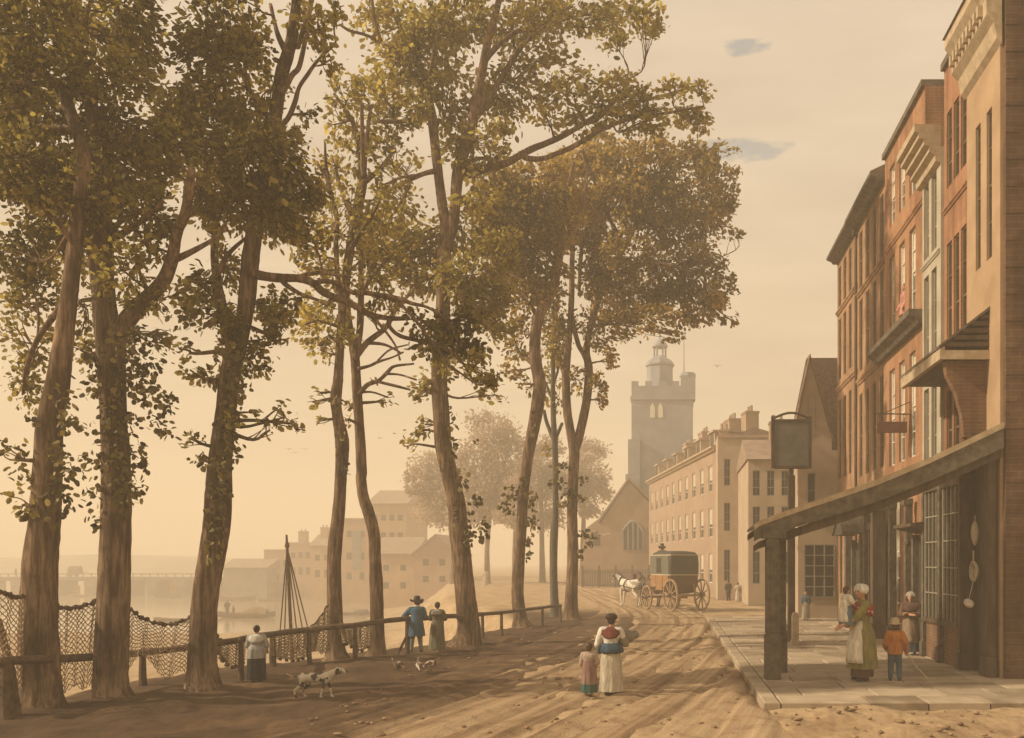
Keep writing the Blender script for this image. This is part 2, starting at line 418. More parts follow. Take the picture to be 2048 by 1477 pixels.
# ---- pavement: worn flagstones, a pattern within one sheet
def pave():
    mb = MB(); rr = random.Random(5); y = 14.42; tone = []
    def slab(x0, x1, y0, y1, zt):
        g_ = .012; b_ = .02
        mb_n = len(mb.v)
        lo_ = [(x0+g_, y0+g_), (x1-g_, y0+g_), (x1-g_, y1-g_), (x0+g_, y1-g_)]
        hi_ = [(x0+g_+b_, y0+g_+b_), (x1-g_-b_, y0+g_+b_), (x1-g_-b_, y1-g_-b_), (x0+g_+b_, y1-g_-b_)]
        tl = [zt + rr.uniform(-.006, .006) for _ in range(4)]
        vs = [(p[0], p[1], -.06) for p in lo_] + [(p[0], p[1], zt - .014) for p in lo_] + [(p[0], p[1], t) for p, t in zip(hi_, tl)]
        fs = []
        for k in range(4):
            k2 = (k + 1) % 4
            fs += [(k, k2, 4+k2, 4+k), (4+k, 4+k2, 8+k2, 8+k)]
        fs.append((8, 9, 10, 11)); mb.add(vs, fs)
        tone.extend([rr.uniform(0, 1)] * 12)
    row = 0
    while y < 37:
        h = rr.uniform(.62, .95) if row else .8
        # kerb stone
        slab(1.5, 1.78, y, y + h, .15)
        x = 1.78 + (rr.uniform(.3, .9) if row % 2 else 0)
        if x > 1.8: slab(1.78, x, y, y + h, .15)
        while x < 6.9:
            w = rr.uniform(.85, 1.5); x1 = min(x + w, 7.0) if 7.0 - (x + w) > .4 else 7.0
            slab(x, x1, y, y + h, .15); x = x1
        y += h; row += 1
    # in front of the near gable the flags run on to the right
    yy = 14.42
    for h in (.9, .9, .95):
        x = 7.0
        while x < 12:
            w = rr.uniform(1, 1.6); slab(x, x + w, yy, yy + h, .15); x += w
        yy += h
    me = bpy.data.meshes.new('pavement'); me.from_pydata(mb.v, [], mb.f)
    a = me.attributes.new('tone', 'FLOAT', 'POINT'); a.data.foreach_set('value', tone)
    m, nt, b = newmat('flagstone'); N, L = nt.nodes, nt.links
    tc = N.new('ShaderNodeTexCoord'); n1 = N.new('ShaderNodeTexNoise'); n1.inputs['Scale'].default_value = 2.3; n1.inputs['Detail'].default_value = 9
    L.new(tc.outputs['Object'], n1.inputs['Vector'])
    at = N.new('ShaderNodeAttribute'); at.attribute_name = 'tone'
    ad = N.new('ShaderNodeMath'); ad.operation = 'MULTIPLY_ADD'; ad.inputs[1].default_value = .38; L.new(at.outputs['Fac'], ad.inputs[0])
    s2 = N.new('ShaderNodeMath'); s2.operation = 'MULTIPLY'; s2.inputs[1].default_value = .8; L.new(n1.outputs[0], s2.inputs[0]); L.new(s2.outputs[0], ad.inputs[2])
    rp = N.new('ShaderNodeValToRGB'); e = rp.color_ramp.elements
    e[0].position, e[0].color = .3, (.20, .15, .10, 1); e[1].position, e[1].color = .85, (.44, .35, .245, 1)
    L.new(ad.outputs[0], rp.inputs[0]); L.new(rp.outputs[0], b.inputs['Base Color']); b.inputs['Roughness'].default_value = .85; b.inputs['Specular IOR Level'].default_value = .25
    n2 = N.new('ShaderNodeTexNoise'); n2.inputs['Scale'].default_value = 18; n2.inputs['Detail'].default_value = 5; L.new(tc.outputs['Object'], n2.inputs['Vector'])
    bp = N.new('ShaderNodeBump'); bp.inputs['Strength'].default_value = .35; bp.inputs['Distance'].default_value = .015; L.new(n2.outputs[0], bp.inputs['Height']); L.new(bp.outputs[0], b.inputs['Normal'])
    me.materials.append(m); return link('pavement', me)
tag(pave(), 'worn grey brown flagstone pavement with a low kerb', 'pavement', kind='structure')

# ---- river
def watermat():
    m, nt, b = newmat('water'); N, L = nt.nodes, nt.links
    b.inputs['Base Color'].default_value = (.30, .24, .16, 1); b.inputs['Roughness'].default_value = .12; b.inputs['Specular IOR Level'].default_value = .6
    tc = N.new('ShaderNodeTexCoord'); mp = N.new('ShaderNodeMapping'); mp.inputs['Scale'].default_value = (.25, 1.2, 1); L.new(tc.outputs['Object'], mp.inputs[0])
    n = N.new('ShaderNodeTexNoise'); n.inputs['Scale'].default_value = 1.2; n.inputs['Detail'].default_value = 4; L.new(mp.outputs[0], n.inputs['Vector'])
    bp = N.new('ShaderNodeBump'); bp.inputs['Strength'].default_value = .10; bp.inputs['Distance'].default_value = .12; L.new(n.outputs[0], bp.inputs['Height']); L.new(bp.outputs[0], b.inputs['Normal'])
    return m
MW = watermat()
mb = MB(); mb.add([(-650, 70, -4), (-20, 70, -4), (-60, 700, -4), (-650, 700, -4)], [(0, 1, 2, 3)])
tag(mb.build('water', MW), 'calm pale river', 'water', kind='structure')

# ---- far wooded shore, almost lost in the haze
hx = np.linspace(-420, -60, 90); hy = np.linspace(300, 420, 14)
HX, HYY = np.meshgrid(hx, hy)
prof = 1.2 + 1.6*np.sin(HX*.021+1) + 1.6*np.sin(HX*.053) + 1.6*np.sin(HX*.17+1) + 1.2*np.sin(HX*.41)
HZ = -4.5 + (prof + 5) * np.clip((HYY - 300) / 22, 0, 1) * np.clip((-60 - HX) / 40, 0, 1)
hl = npmesh('hills', np.stack([HX.ravel(), HYY.ravel(), HZ.ravel()], 1), grid_faces(90, 14), mat('far_wood', (.13, .11, .07), (.2, .17, .11), .12), smooth=True)
tag(hl, 'low wooded far shore fading into the haze', 'hills', kind='structure')
# ================================================================== trees: trunk, limbs, twigs, crown, ivy
def barkmat(name, c1, c2, c3):
    m, nt, b = newmat(name); N, L = nt.nodes, nt.links
    tc = N.new('ShaderNodeTexCoord'); mp = N.new('ShaderNodeMapping'); mp.inputs['Scale'].default_value = (1, 1, .13); L.new(tc.outputs['Object'], mp.inputs[0])
    n1 = N.new('ShaderNodeTexNoise'); n1.inputs['Scale'].default_value = 13; n1.inputs['Detail'].default_value = 8; n1.inputs['Roughness'].default_value = .65; L.new(mp.outputs[0], n1.inputs['Vector'])
    n2 = N.new('ShaderNodeTexNoise'); n2.inputs['Scale'].default_value = 1.4; n2.inputs['Detail'].default_value = 5; L.new(tc.outputs['Object'], n2.inputs['Vector'])
    ad = N.new('ShaderNodeMath'); ad.operation = 'MULTIPLY_ADD'; ad.inputs[1].default_value = .45; L.new(n2.outputs[0], ad.inputs[0])
    s = N.new('ShaderNodeMath'); s.operation = 'MULTIPLY'; s.inputs[1].default_value = .75; L.new(n1.outputs[0], s.inputs[0]); L.new(s.outputs[0], ad.inputs[2])
    rp = N.new('ShaderNodeValToRGB'); e = rp.color_ramp.elements
    e[0].position, e[0].color = .42, lin(c1); e[1].position, e[1].color = .78, lin(c3); x = e.new(.58); x.color = lin(c2)
    L.new(ad.outputs[0], rp.inputs[0]); L.new(rp.outputs[0], b.inputs['Base Color'])
    b.inputs['Roughness'].default_value = .92; b.inputs['Specular IOR Level'].default_value = .15
    bp = N.new('ShaderNodeBump'); bp.inputs['Strength'].default_value = .9; bp.inputs['Distance'].default_value = .05; L.new(n1.outputs[0], bp.inputs['Height']); L.new(bp.outputs[0], b.inputs['Normal'])
    return m
MBARK = barkmat('bark', (.036, .022, .013), (.12, .074, .044), (.36, .245, .15))
def leafmat(name, cols, trans=.58):
    m, nt, b = newmat(name); N, L = nt.nodes, nt.links
    at = N.new('ShaderNodeAttribute'); at.attribute_name = 'tone'
    rp = N.new('ShaderNodeValToRGB'); e = rp.color_ramp.elements
    e[0].position, e[0].color = 0, lin(cols[0]); e[1].position, e[1].color = 1, lin(cols[-1])
    for i, c in enumerate(cols[1:-1]): x = e.new((i + 1) / (len(cols) - 1)); x.color = lin(c)
    L.new(at.outputs['Fac'], rp.inputs[0]); L.new(rp.outputs[0], b.inputs['Base Color'])
    b.inputs['Roughness'].default_value = .65; b.inputs['Specular IOR Level'].default_value = .2
    tr = N.new('ShaderNodeBsdfTranslucent'); L.new(rp.outputs[0], tr.inputs[0])
    mx = N.new('ShaderNodeMixShader'); mx.inputs[0].default_value = trans
    L.new(b.outputs[0], mx.inputs[1]); L.new(tr.outputs[0], mx.inputs[2]); L.new(mx.outputs[0], N['Material Output'].inputs[0])
    return m
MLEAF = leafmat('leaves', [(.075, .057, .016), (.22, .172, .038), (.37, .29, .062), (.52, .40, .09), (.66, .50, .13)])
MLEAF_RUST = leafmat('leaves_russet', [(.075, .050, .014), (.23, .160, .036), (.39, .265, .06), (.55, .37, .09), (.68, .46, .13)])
MLEAF_FAR = leafmat('leaves_haze_paled', [(.30, .21, .14), (.42, .31, .215), (.52, .395, .28), (.60, .465, .33)], .4)  # russet paled further, distance haze put into the leaf colour
MIVY = leafmat('ivy_leaves', [(.03, .023, .008), (.10, .077, .022), (.22, .166, .045), (.38, .28, .08)], .15)

# outline of one leaf: base, two on each side, tip
def leaves_mesh(name, C, A, L_, tone, m, parent, rng, wide=.62):
    """C centres (n,3), A unit axes (n,3), L_ lengths (n)"""
    n = len(C)
    r = rng.normal(size=(n, 3)); U = np.cross(A, r); U /= np.linalg.norm(U, axis=1)[:, None] + 1e-9
    W = np.cross(A, U); l = L_[:, None]; w = l * wide * rng.uniform(.75, 1.2, (n, 1))
    bend = rng.uniform(-.18, .18, (n, 1)) * l; cup = rng.uniform(.05, .22, (n, 1)) * w
    base = C - A * l * .5
    v = np.stack([base,
                  base + A * l * .32 + U * w * .46 + W * cup,
                  base + A * l * .74 + U * w * .40 + W * (cup + bend * .6),
                  base + A * l * 1.0 + W * bend,
                  base + A * l * .74 - U * w * .40 + W * (cup + bend * .6),
                  base + A * l * .32 - U * w * .46 + W * cup], 1)
    i = (np.arange(n) * 6)[:, None]
    f = np.concatenate([i + np.array([[0, 1, 2, 3]]), i + np.array([[0, 3, 4, 5]])], 0)
    loc = Vector(mworld(parent).translation) if parent else Vector((0, 0, 0))
    vv = v.reshape(-1, 3) - np.array(loc)[None, :]
    return npmesh(name, vv, f, m, parent, attr=('tone', np.repeat(np.clip(tone, 0, 1), 6)))

def tree(label, Y0, base, trunks, limbs, blobs, ivy=(), leafpx=16, cov=2.1, tone0=0.0, leaf=None, group='trees along the river walk',
         depth=1.0, seed=1, name='tree', bark=None, twiggy=True, extra=(), ztop=None):
    rng = np.random.default_rng(seed); rr = random.Random(seed)
    bx = P(base[0], base[1], Y0); t = thing(name, label, 'tree', (bx.x, Y0, 0.0), 0, group)
    leaf = leaf or MLEAF; bark = bark or MBARK; s = Y0 / F
    pts_all = []                                   # (point, radius) of all wood for twigs to start from
    def wood(nm, poly, off0, drift, n, noise, first):
        q = [(x, y, r) for x, y, r in poly]
        sp_ = spline(q, 5); out, rad = [], []
        for i, (x, y, r) in enumerate(sp_):
            u = i / (len(sp_) - 1)
            dy = off0 + drift * u * u
            out.append(P(x, y, Y0 + dy)); rad.append(max(.012, r * s))
        if first:                                   # root flare, sunk a little into the ground
            b0 = out[0]; out.insert(0, Vector((b0.x - .02, b0.y, -.25))); rad.insert(0, rad[0] * 1.35); rad[1] *= 1.16; 
        mb_ = MB(); mb_.tube(out, rad, n, True, noise, rr.randint(0, 9999))
        o = mb_.build(nm, bark, t, world=True, smooth=True)
        pts_all.extend(zip(out[2:], rad[2:])); return out
    for k, tr in enumerate(trunks):
        wood('trunk' if k == 0 else 'limb', tr['p'] if isinstance(tr, dict) else tr, 0.0 if k == 0 else rr.uniform(-.1, .1), rr.uniform(-.6, .6) * depth, 14 if k == 0 else 10, .085, k == 0)
    for lb in limbs:
        wood('limb', lb, 0.0, rr.uniform(-1.6, 1.6) * depth, 8, .07, False)
    WP = np.array([tuple(p) for p, _ in pts_all]); WR = np.array([r for _, r in pts_all])
    tw = MB(); Cs, As, Ls, Ts = [], [], [], []
    for bi, b in enumerate(blobs):
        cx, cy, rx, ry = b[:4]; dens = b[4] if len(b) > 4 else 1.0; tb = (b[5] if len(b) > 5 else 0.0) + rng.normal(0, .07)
        off = rng.uniform(-1, 1) * min(2.4, .75 * (rx + ry) * s) * depth
        if len(b) > 6: off = b[6]
        Yb = Y0 + off; c = np.array(P(cx, cy, Yb)); k = Yb / F
        ax = np.array([rx * k, .8 * (rx + ry) / 2 * k, ry * k])
        # nearest wood, preferably from below
        d = np.linalg.norm((WP - c) * np.array([1, .6, 1]), axis=1) + np.where(WP[:, 2] > c[2] + ax[2] * .3, 1.5, 0) + WR * 1.5
        j = int(np.argmin(d)); p0 = WP[j]
        nsub = max(6, int(13 * math.sqrt(rx * ry) / 70))
        u = rng.normal(size=(nsub, 3)); u /= np.linalg.norm(u, axis=1)[:, None]
        rad = rng.uniform(.25, 1.0, (nsub, 1)) ** .5 * .92
        subs = c + u * rad * ax
        if twiggy:
            r0 = float(min(WR[j] * .55, .05)); mid = (p0 + c) / 2 + rng.normal(size=3) * .12 * np.linalg.norm(c - p0)
            main = spline([p0, mid, c], 4)
            tw.tube([Vector(p) for p in main], list(np.linspace(max(.018, r0), .016, len(main))), 5, False)
            for q in subs[:9]:
                a = main[rr.randint(len(main) // 3, len(main) - 1)]
                m_ = (a + q) / 2 + rng.normal(size=3) * .08 * np.linalg.norm(q - a)
                sg = spline([a, m_, q], 3); tw.tube([Vector(p) for p in sg], list(np.linspace(.015, .006, len(sg))), 4, False)
        lm = leafpx * s
        n = int(cov * dens * math.pi * rx * ry / (.20 * leafpx * leafpx))
        idx = rng.integers(0, nsub, n)
        sig = .23 * ax * (1 if dens > .5 else .8)
        C = subs[idx] + rng.normal(size=(n, 3)) * sig
        # a share fills the whole volume
        fill = rng.random(n) < .3
        uu = rng.normal(size=(n, 3)); uu /= np.linalg.norm(uu, axis=1)[:, None]
        C[fill] = (c + uu * (rng.random((n, 1)) ** .4) * ax * .95)[fill]
        out = (C - (c * .55 + p0 * .45)); out /= np.linalg.norm(out, axis=1)[:, None] + 1e-6
        A = out * .75 + rng.normal(size=(n, 3)) * .42 + np.array([0, 0, -.28]); A /= np.linalg.norm(A, axis=1)[:, None]
        subt = rng.normal(0, .10, nsub)
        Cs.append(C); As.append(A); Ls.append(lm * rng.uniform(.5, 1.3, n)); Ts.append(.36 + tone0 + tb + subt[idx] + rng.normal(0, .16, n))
    if Cs:
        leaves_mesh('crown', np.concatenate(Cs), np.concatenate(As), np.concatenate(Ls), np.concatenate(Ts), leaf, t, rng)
    if tw.v: tag(tw.build('twigs', bark, t, world=True, smooth=True), kind='stuff')
    if ivy:
        Cs, As, Ls, Ts = [], [], [], []
        for (x, y, rx, ry, n_) in ivy:
            n = int(n_ * 1.0)
            lm = leafpx * .95 * s; c = np.array(P(x, y, Y0 - .25 - .2 * rng.random()))
            u = rng.normal(size=(n, 3)); u /= np.linalg.norm(u, axis=1)[:, None]
            C = c + u * rng.random((n, 1)) ** .5 * np.array([rx * s, .35, ry * s])
            A = u * .6 + rng.normal(size=(n, 3)) * .5 + np.array([0, 0, -.5]); A /= np.linalg.norm(A, axis=1)[:, None]
            Cs.append(C); As.append(A); Ls.append(lm * rng.uniform(.7, 1.2, n)); Ts.append(.42 + rng.normal(0, .2, n) + rng.normal(0, .08))
        leaves_mesh('ivy', np.concatenate(Cs), np.concatenate(As), np.concatenate(Ls), np.concatenate(Ts), MIVY, t, rng, wide=.85)
    return t

# ---- 1: leaning tree at the far left
tree('leaning tree with a crooked bough at the far left behind the propped stick', GY(1410), (82, 1410),
     [[(82,1412,37),(77,1310,35),(78,1200,33),(80,1130,32),(90,1040,29),(95,970,27),(100,850,24),(114,770,21),(127,677,17),(144,550,14),(152,480,14),(160,400,14)]],
     [[(160,400,13),(168,330,13),(165,300,13),(148,245,12),(120,175,12),(92,160,9),(70,140,8),(58,120,7),(35,40,6),(15,-40,4)],
      [(140,590,7),(110,630,6),(75,680,5),(52,740,4),(45,790,2)], [(118,172,6),(70,168,5),(30,165,4)], [(150,490,6),(110,440,5),(60,400,4)], [(92,160,5),(80,90,4),(85,20,3)]],
     [(20,-80,120,80),(60,-190,90,70),(60,60,110,90),(20,190,90,90),(90,250,70,60),(40,340,110,80,1.1,-.05),(100,430,90,80),(40,520,70,60,1,0,.9),(-40,120,120,120),(-50,310,90,90),(70,590,60,50,.7,0,1.1),
      (50,670,55,60,.55,0,1.4),(45,760,42,70,.45,0,1.3),(130,370,70,50,1.1,.12),(20,920,28,40,.2),(60,965,45,30,.25),(45,1010,40,30,.22)],
     ivy=[(128,800,20,40,26),(135,850,22,30,30),(118,905,20,40,30),(138,940,22,35,34),(135,1000,22,30,30),(110,970,18,60,26),(70,845,14,14,10),(105,1030,16,30,16)], leafpx=14, cov=2.3, tone0=-.06, seed=101)
# ---- 2: stout straight tree, forked
tree('stout ivy-clad tree with a strong bough rising to the right, between two nets', GY(1395), (225, 1395),
     [[(224,1397,34),(220,1350,31),(227,1205,30),(230,1100,29),(233,1000,28),(232,900,26),(227,832,24),(220,709,25),(212,650,22),(207,585,20),(204,530,21),(202,480,22),(200,410,18),(198,340,15),(195,300,15),(180,197,12),(165,135,10),(151,92,9),(138,40,8),(122,-40,6)]],
     [[(230,705,17),(239,667,17),(255,640,17),(282,610,16),(310,583,14),(327,561,13),(340,530,12),(347,505,11),(352,480,10),(358,455,10),(366,440,10),(374,410,9),(378,380,9),(384,335,6)],
      [(205,510,10),(222,480,8),(240,470,7),(265,455,6),(300,430,4),(325,405,3)], [(350,520,7),(375,508,6),(400,495,5),(425,480,4),(455,455,3)], [(222,480,6),(235,450,5),(262,430,4),(290,420,3)],
      [(151,92,6),(160,50,5),(185,0,4)], [(300,592,6),(285,560,4),(270,520,3)], [(366,440,6),(390,420,4),(410,395,3)]],
     [(180,-70,120,70),(150,-180,110,80),(190,60,110,70),(280,40,50,60),(272,120,50,60,.9),(235,165,80,55),(225,260,75,65),(140,130,60,80),(150,350,110,60,1.1,.12),(110,330,60,40,1,.2),(250,350,80,65),(255,300,60,50),(300,270,48,40,.8),
      (320,330,50,40),(160,420,90,60),(280,410,60,50,.7),(245,540,60,60,.6,.08),(290,490,45,45,.55,.08),(320,470,40,30,.5),(330,450,35,40,.5),(120,500,60,80,.7,.08),(175,620,28,80,.35,.05),(270,600,40,30,.4),(330,600,35,40,.35),
      (320,680,28,30,.3),(160,700,35,40,.3)],
     ivy=[(250,690,40,40,60),(285,680,40,30,50),(290,740,40,40,70),(300,790,38,35,70),(330,810,22,30,36),(255,760,30,50,60),(185,760,30,45,60),(190,720,25,40,40),(225,800,28,70,80),(225,880,28,60,70),
          (250,850,26,40,50),(265,905,24,40,36),(268,980,28,28,34),(280,930,20,30,20),(185,920,26,22,30),(235,960,24,50,44),(250,1010,18,30,20),(190,990,14,40,20),(190,1040,14,30,16),(300,840,40,14,18),(320,860,20,18,18),(165,850,16,20,12)],
     leafpx=13.5, cov=2.15, tone0=-.04, seed=102)
# ---- 3: the tall one with the dark bough reaching right
tree('tall forked tree throwing a long dark bare bough to the right', GY(1378), (405, 1378),
     [[(405,1380,38),(404,1340,30),(408,1262,26),(411,1200,24),(420,1130,24),(430,1065,24),(437,990,24),(440,938,22),(447,870,21),(451,832,20),(461,744,20),(472,705,18),(484,660,15),(493,603,16),(499,550,16),(503,510,16),(512,440,14),(525,360,13),(540,290,13),(549,246,13),(556,200,13),(563,151,13),(574,115,12),(581,88,11),(587,50,10),(591,18,9),(600,-70,7)]],
     [[(472,712,13),(458,680,12),(450,640,12),(445,620,12),(438,590,11),(434,560,9),(429,515,8),(430,460,7),(426,410,5)],
      [(505,548,10),(530,553,9),(560,556,9),(595,557,8),(625,566,8),(648,586,8),(683,600,7),(710,612,7),(736,628,6),(778,637,5),(820,637,4)],
      [(778,640,5),(780,655,4),(800,672,4),(835,681,4),(877,691,4),(920,720,3),(945,760,2)],
      [(610,562,5),(623,566,5),(650,563,5),(676,568,5),(705,585,5),(729,586,5),(760,590,4),(792,596,4),(825,608,4),(852,614,3),(880,630,3),(910,660,2)],
      [(590,557,5),(610,550,4),(640,546,4),(670,550,4),(701,554,3)], [(562,558,5),(572,570,5),(600,588,4),(637,601,3)],
      [(735,628,4),(760,650,3),(790,690,2),(800,720,2)], [(792,598,4),(830,640,3),(868,690,3),(905,740,2)],
      [(575,108,8),(566,92,6),(556,70,5),(549,45,4),(541,10,4)], [(585,78,7),(595,95,4),(606,62,5),(616,35,5),(626,-10,4)], [(560,185,7),(570,176,6),(585,150,5),(598,134,5),(612,77,4),(625,40,3)],
      [(545,265,6),(560,255,5),(577,235,5),(590,205,5),(598,176,4),(615,150,4),(637,120,3),(672,88,2)], [(497,180,4),(491,150,4),(491,120,4),(500,100,3),(511,72,3)], [(436,545,6),(452,515,5),(470,495,4),(500,470,3)],
      [(510,455,7),(480,400,6),(450,340,4),(420,270,3)], [(548,250,6),(510,200,5),(480,140,4),(450,80,3)]],
     [(480,-70,110,70),(590,-110,90,70),(450,-170,90,70),(560,-220,90,70),(420,50,80,60,.9),(490,60,60,60,.8,.1),(400,110,60,50,.9),(480,130,70,55,.8,.1),(420,190,75,50),(350,235,60,55,1.05,.08),(370,200,50,40),(440,260,90,65),(500,230,70,55,.9,.06),(540,180,45,50,.7,.1),
      (400,330,90,55,1.1),(500,320,90,75,1.15,-.03),(585,290,45,40,.8,.1),(480,410,110,65,1.2,-.05),(580,390,70,60,1.1,-.05),(560,440,70,55),(620,385,35,35,.9,-.15),(620,470,45,40,.6),(410,410,45,40,.9),(345,290,50,40),
      (660,120,40,35,.35,.15),(640,60,45,55,.4,.1),(600,40,50,45,.45),(670,40,25,35,.4),(620,230,30,25,.3),
      (400,570,50,40,.6),(380,600,40,40,.5),(420,630,60,45,.8,-.08),(560,610,55,45,.7),(550,640,45,35,.7,-.1),(500,720,50,40,.6),(525,680,45,30,.5),(375,700,32,30,.25),(380,740,30,28,.22),(410,760,35,30,.3),(450,720,30,60,.5),
      (480,830,45,25,.3),(570,835,30,32,.22),(595,850,20,22,.22),(385,880,30,22,.25),(400,920,25,15,.3),(540,860,22,20,.2),(450,540,40,60,.5),
      (760,590,50,40,.25,-.1),(860,650,60,35,.7,-.12),(910,640,60,35,.9,-.22),(920,690,50,35,.9,-.2),(850,700,45,25,.7,-.1),(950,730,40,30,.6),(975,760,40,28,.5,.08)],
     ivy=[(465,800,24,40,50),(480,760,30,40,50),(455,860,22,40,60),(445,920,20,40,60),(440,980,20,40,56),(470,700,30,30,30),(432,1040,20,40,44),(425,1090,18,40,28),(418,940,12,30,14),(470,900,18,30,24)],
     leafpx=13.5, cov=2.0, tone0=-.01, seed=103)
# ---- 4 and 5: the slender pair
tree('slender wavering tree with the net hung from its stem', GY(1318), (672, 1318),
     [[(673,1320,26),(671,1290,18),(669,1205,15),(668,1150,14),(670,1100,14),(678,1020,12),(681,960,11),(683,920,12),(684,880,13),(675,830,10),(672,797,11),(676,760,10),(678,726,9),(681,680,9),(683,638,8),(689,590,8),(695,540,8),(702,490,8),(711,450,8),(718,410,8),(727,360,8),(724,330,6),(718,290,6),(711,262,5),(695,225,4),(668,188,3)]],
     [[(684,625,7),(680,596,6),(676,568,5),(673,520,5),(672,480,5),(674,440,5),(665,400,5),(652,355,4),(640,335,4),(627,320,3)], [(728,356,6),(726,330,5),(726,295,5),(724,250,4),(723,205,3)], [(728,345,5),(732,300,4),(737,246,4),(742,215,3)],
      [(728,366,6),(745,352,5),(764,334,5),(778,315,4),(790,298,3)], [(712,455,6),(690,400,4),(676,360,4),(671,320,3)], [(700,500,5),(720,470,4),(745,430,3),(760,400,2)], [(660,358,3),(652,330,3),(650,285,2)]],
     [(690,200,45,42,.7,.08),(730,190,35,40,.7,.08),(665,250,28,45,.6,.06),(715,270,45,45,.7,.05),(665,330,38,50,.6,.05),(720,320,40,45,.6),(770,330,42,42,.55,.1),(640,390,30,45,.5),(690,400,45,50,.6),(750,400,45,42,.5,.05),
      (690,470,60,45,.8,.05),(645,460,35,50,.6),(640,540,45,40,.7,.08),(690,560,50,40,.6,.1),(650,610,60,45,.9,.12),(610,650,45,35,.55,.15),(660,670,45,40,.75,.12),(640,700,40,28,.5,.15),
      (640,785,22,14,.3),(625,805,16,14,.3),(642,840,16,14,.3),(770,450,40,40,.5),(600,500,40,30,.5)],
     ivy=[(676,800,14,20,14),(683,890,10,30,14),(690,940,8,40,14)], leafpx=12, cov=1.15, tone0=.10, seed=104)
tree('slender bowed tree with bare twigs on its right side', GY(1311), (750, 1311),
     [[(752,1313,20),(754,1280,14),(754,1240,13),(753,1170,13),(750,1110,12),(748,1070,12),(738,1030,12),(727,995,11),(722,960,10),(723,938,10),(719,850,9),(715,797,9),(712,750,9),(710,720,9),(707,700,9),(701,665,8),(695,631,8),(692,590,7),(690,550,6),(697,500,6),(706,440,5),(716,380,4),(724,330,3)]],
     [[(711,722,8),(716,690,7),(720,656,7),(721,620,7),(722,586,6),(722,540,5),(724,480,4),(735,420,3)], [(714,712,6),(735,685,6),(771,656,5),(790,620,5),(806,603,4),(830,575,3)], [(718,790,5),(735,770,5),(757,762,4),(775,745,4),(789,733,3),(828,728,2)],
      [(757,764,3),(790,772,3),(820,780,2)], [(716,738,4),(740,732,3),(757,724,3),(785,715,2),(806,705,2)], [(735,686,4),(770,690,3),(800,705,2)], [(770,748,3),(800,750,2),(832,760,2)], [(722,590,4),(740,560,4),(765,530,3),(790,505,2)],
      [(720,785,3),(745,785,2),(775,795,2)], [(755,722,2),(780,700,2),(815,690,1.5)], [(740,560,3),(736,520,3),(742,480,2)]],
     [(760,560,50,40,.45,.08),(730,520,40,45,.55),(770,500,45,40,.55),(780,610,35,32,.35,.1),(750,640,30,30,.3),(725,450,40,40,.5),(765,450,30,40,.4),(770,800,28,18,.22),(745,762,14,10,.3),(775,580,40,40,.4,.1),
      (700,815,14,14,.3),(695,840,12,18,.3)], leafpx=11.5, cov=1.15, tone0=.09, seed=105)
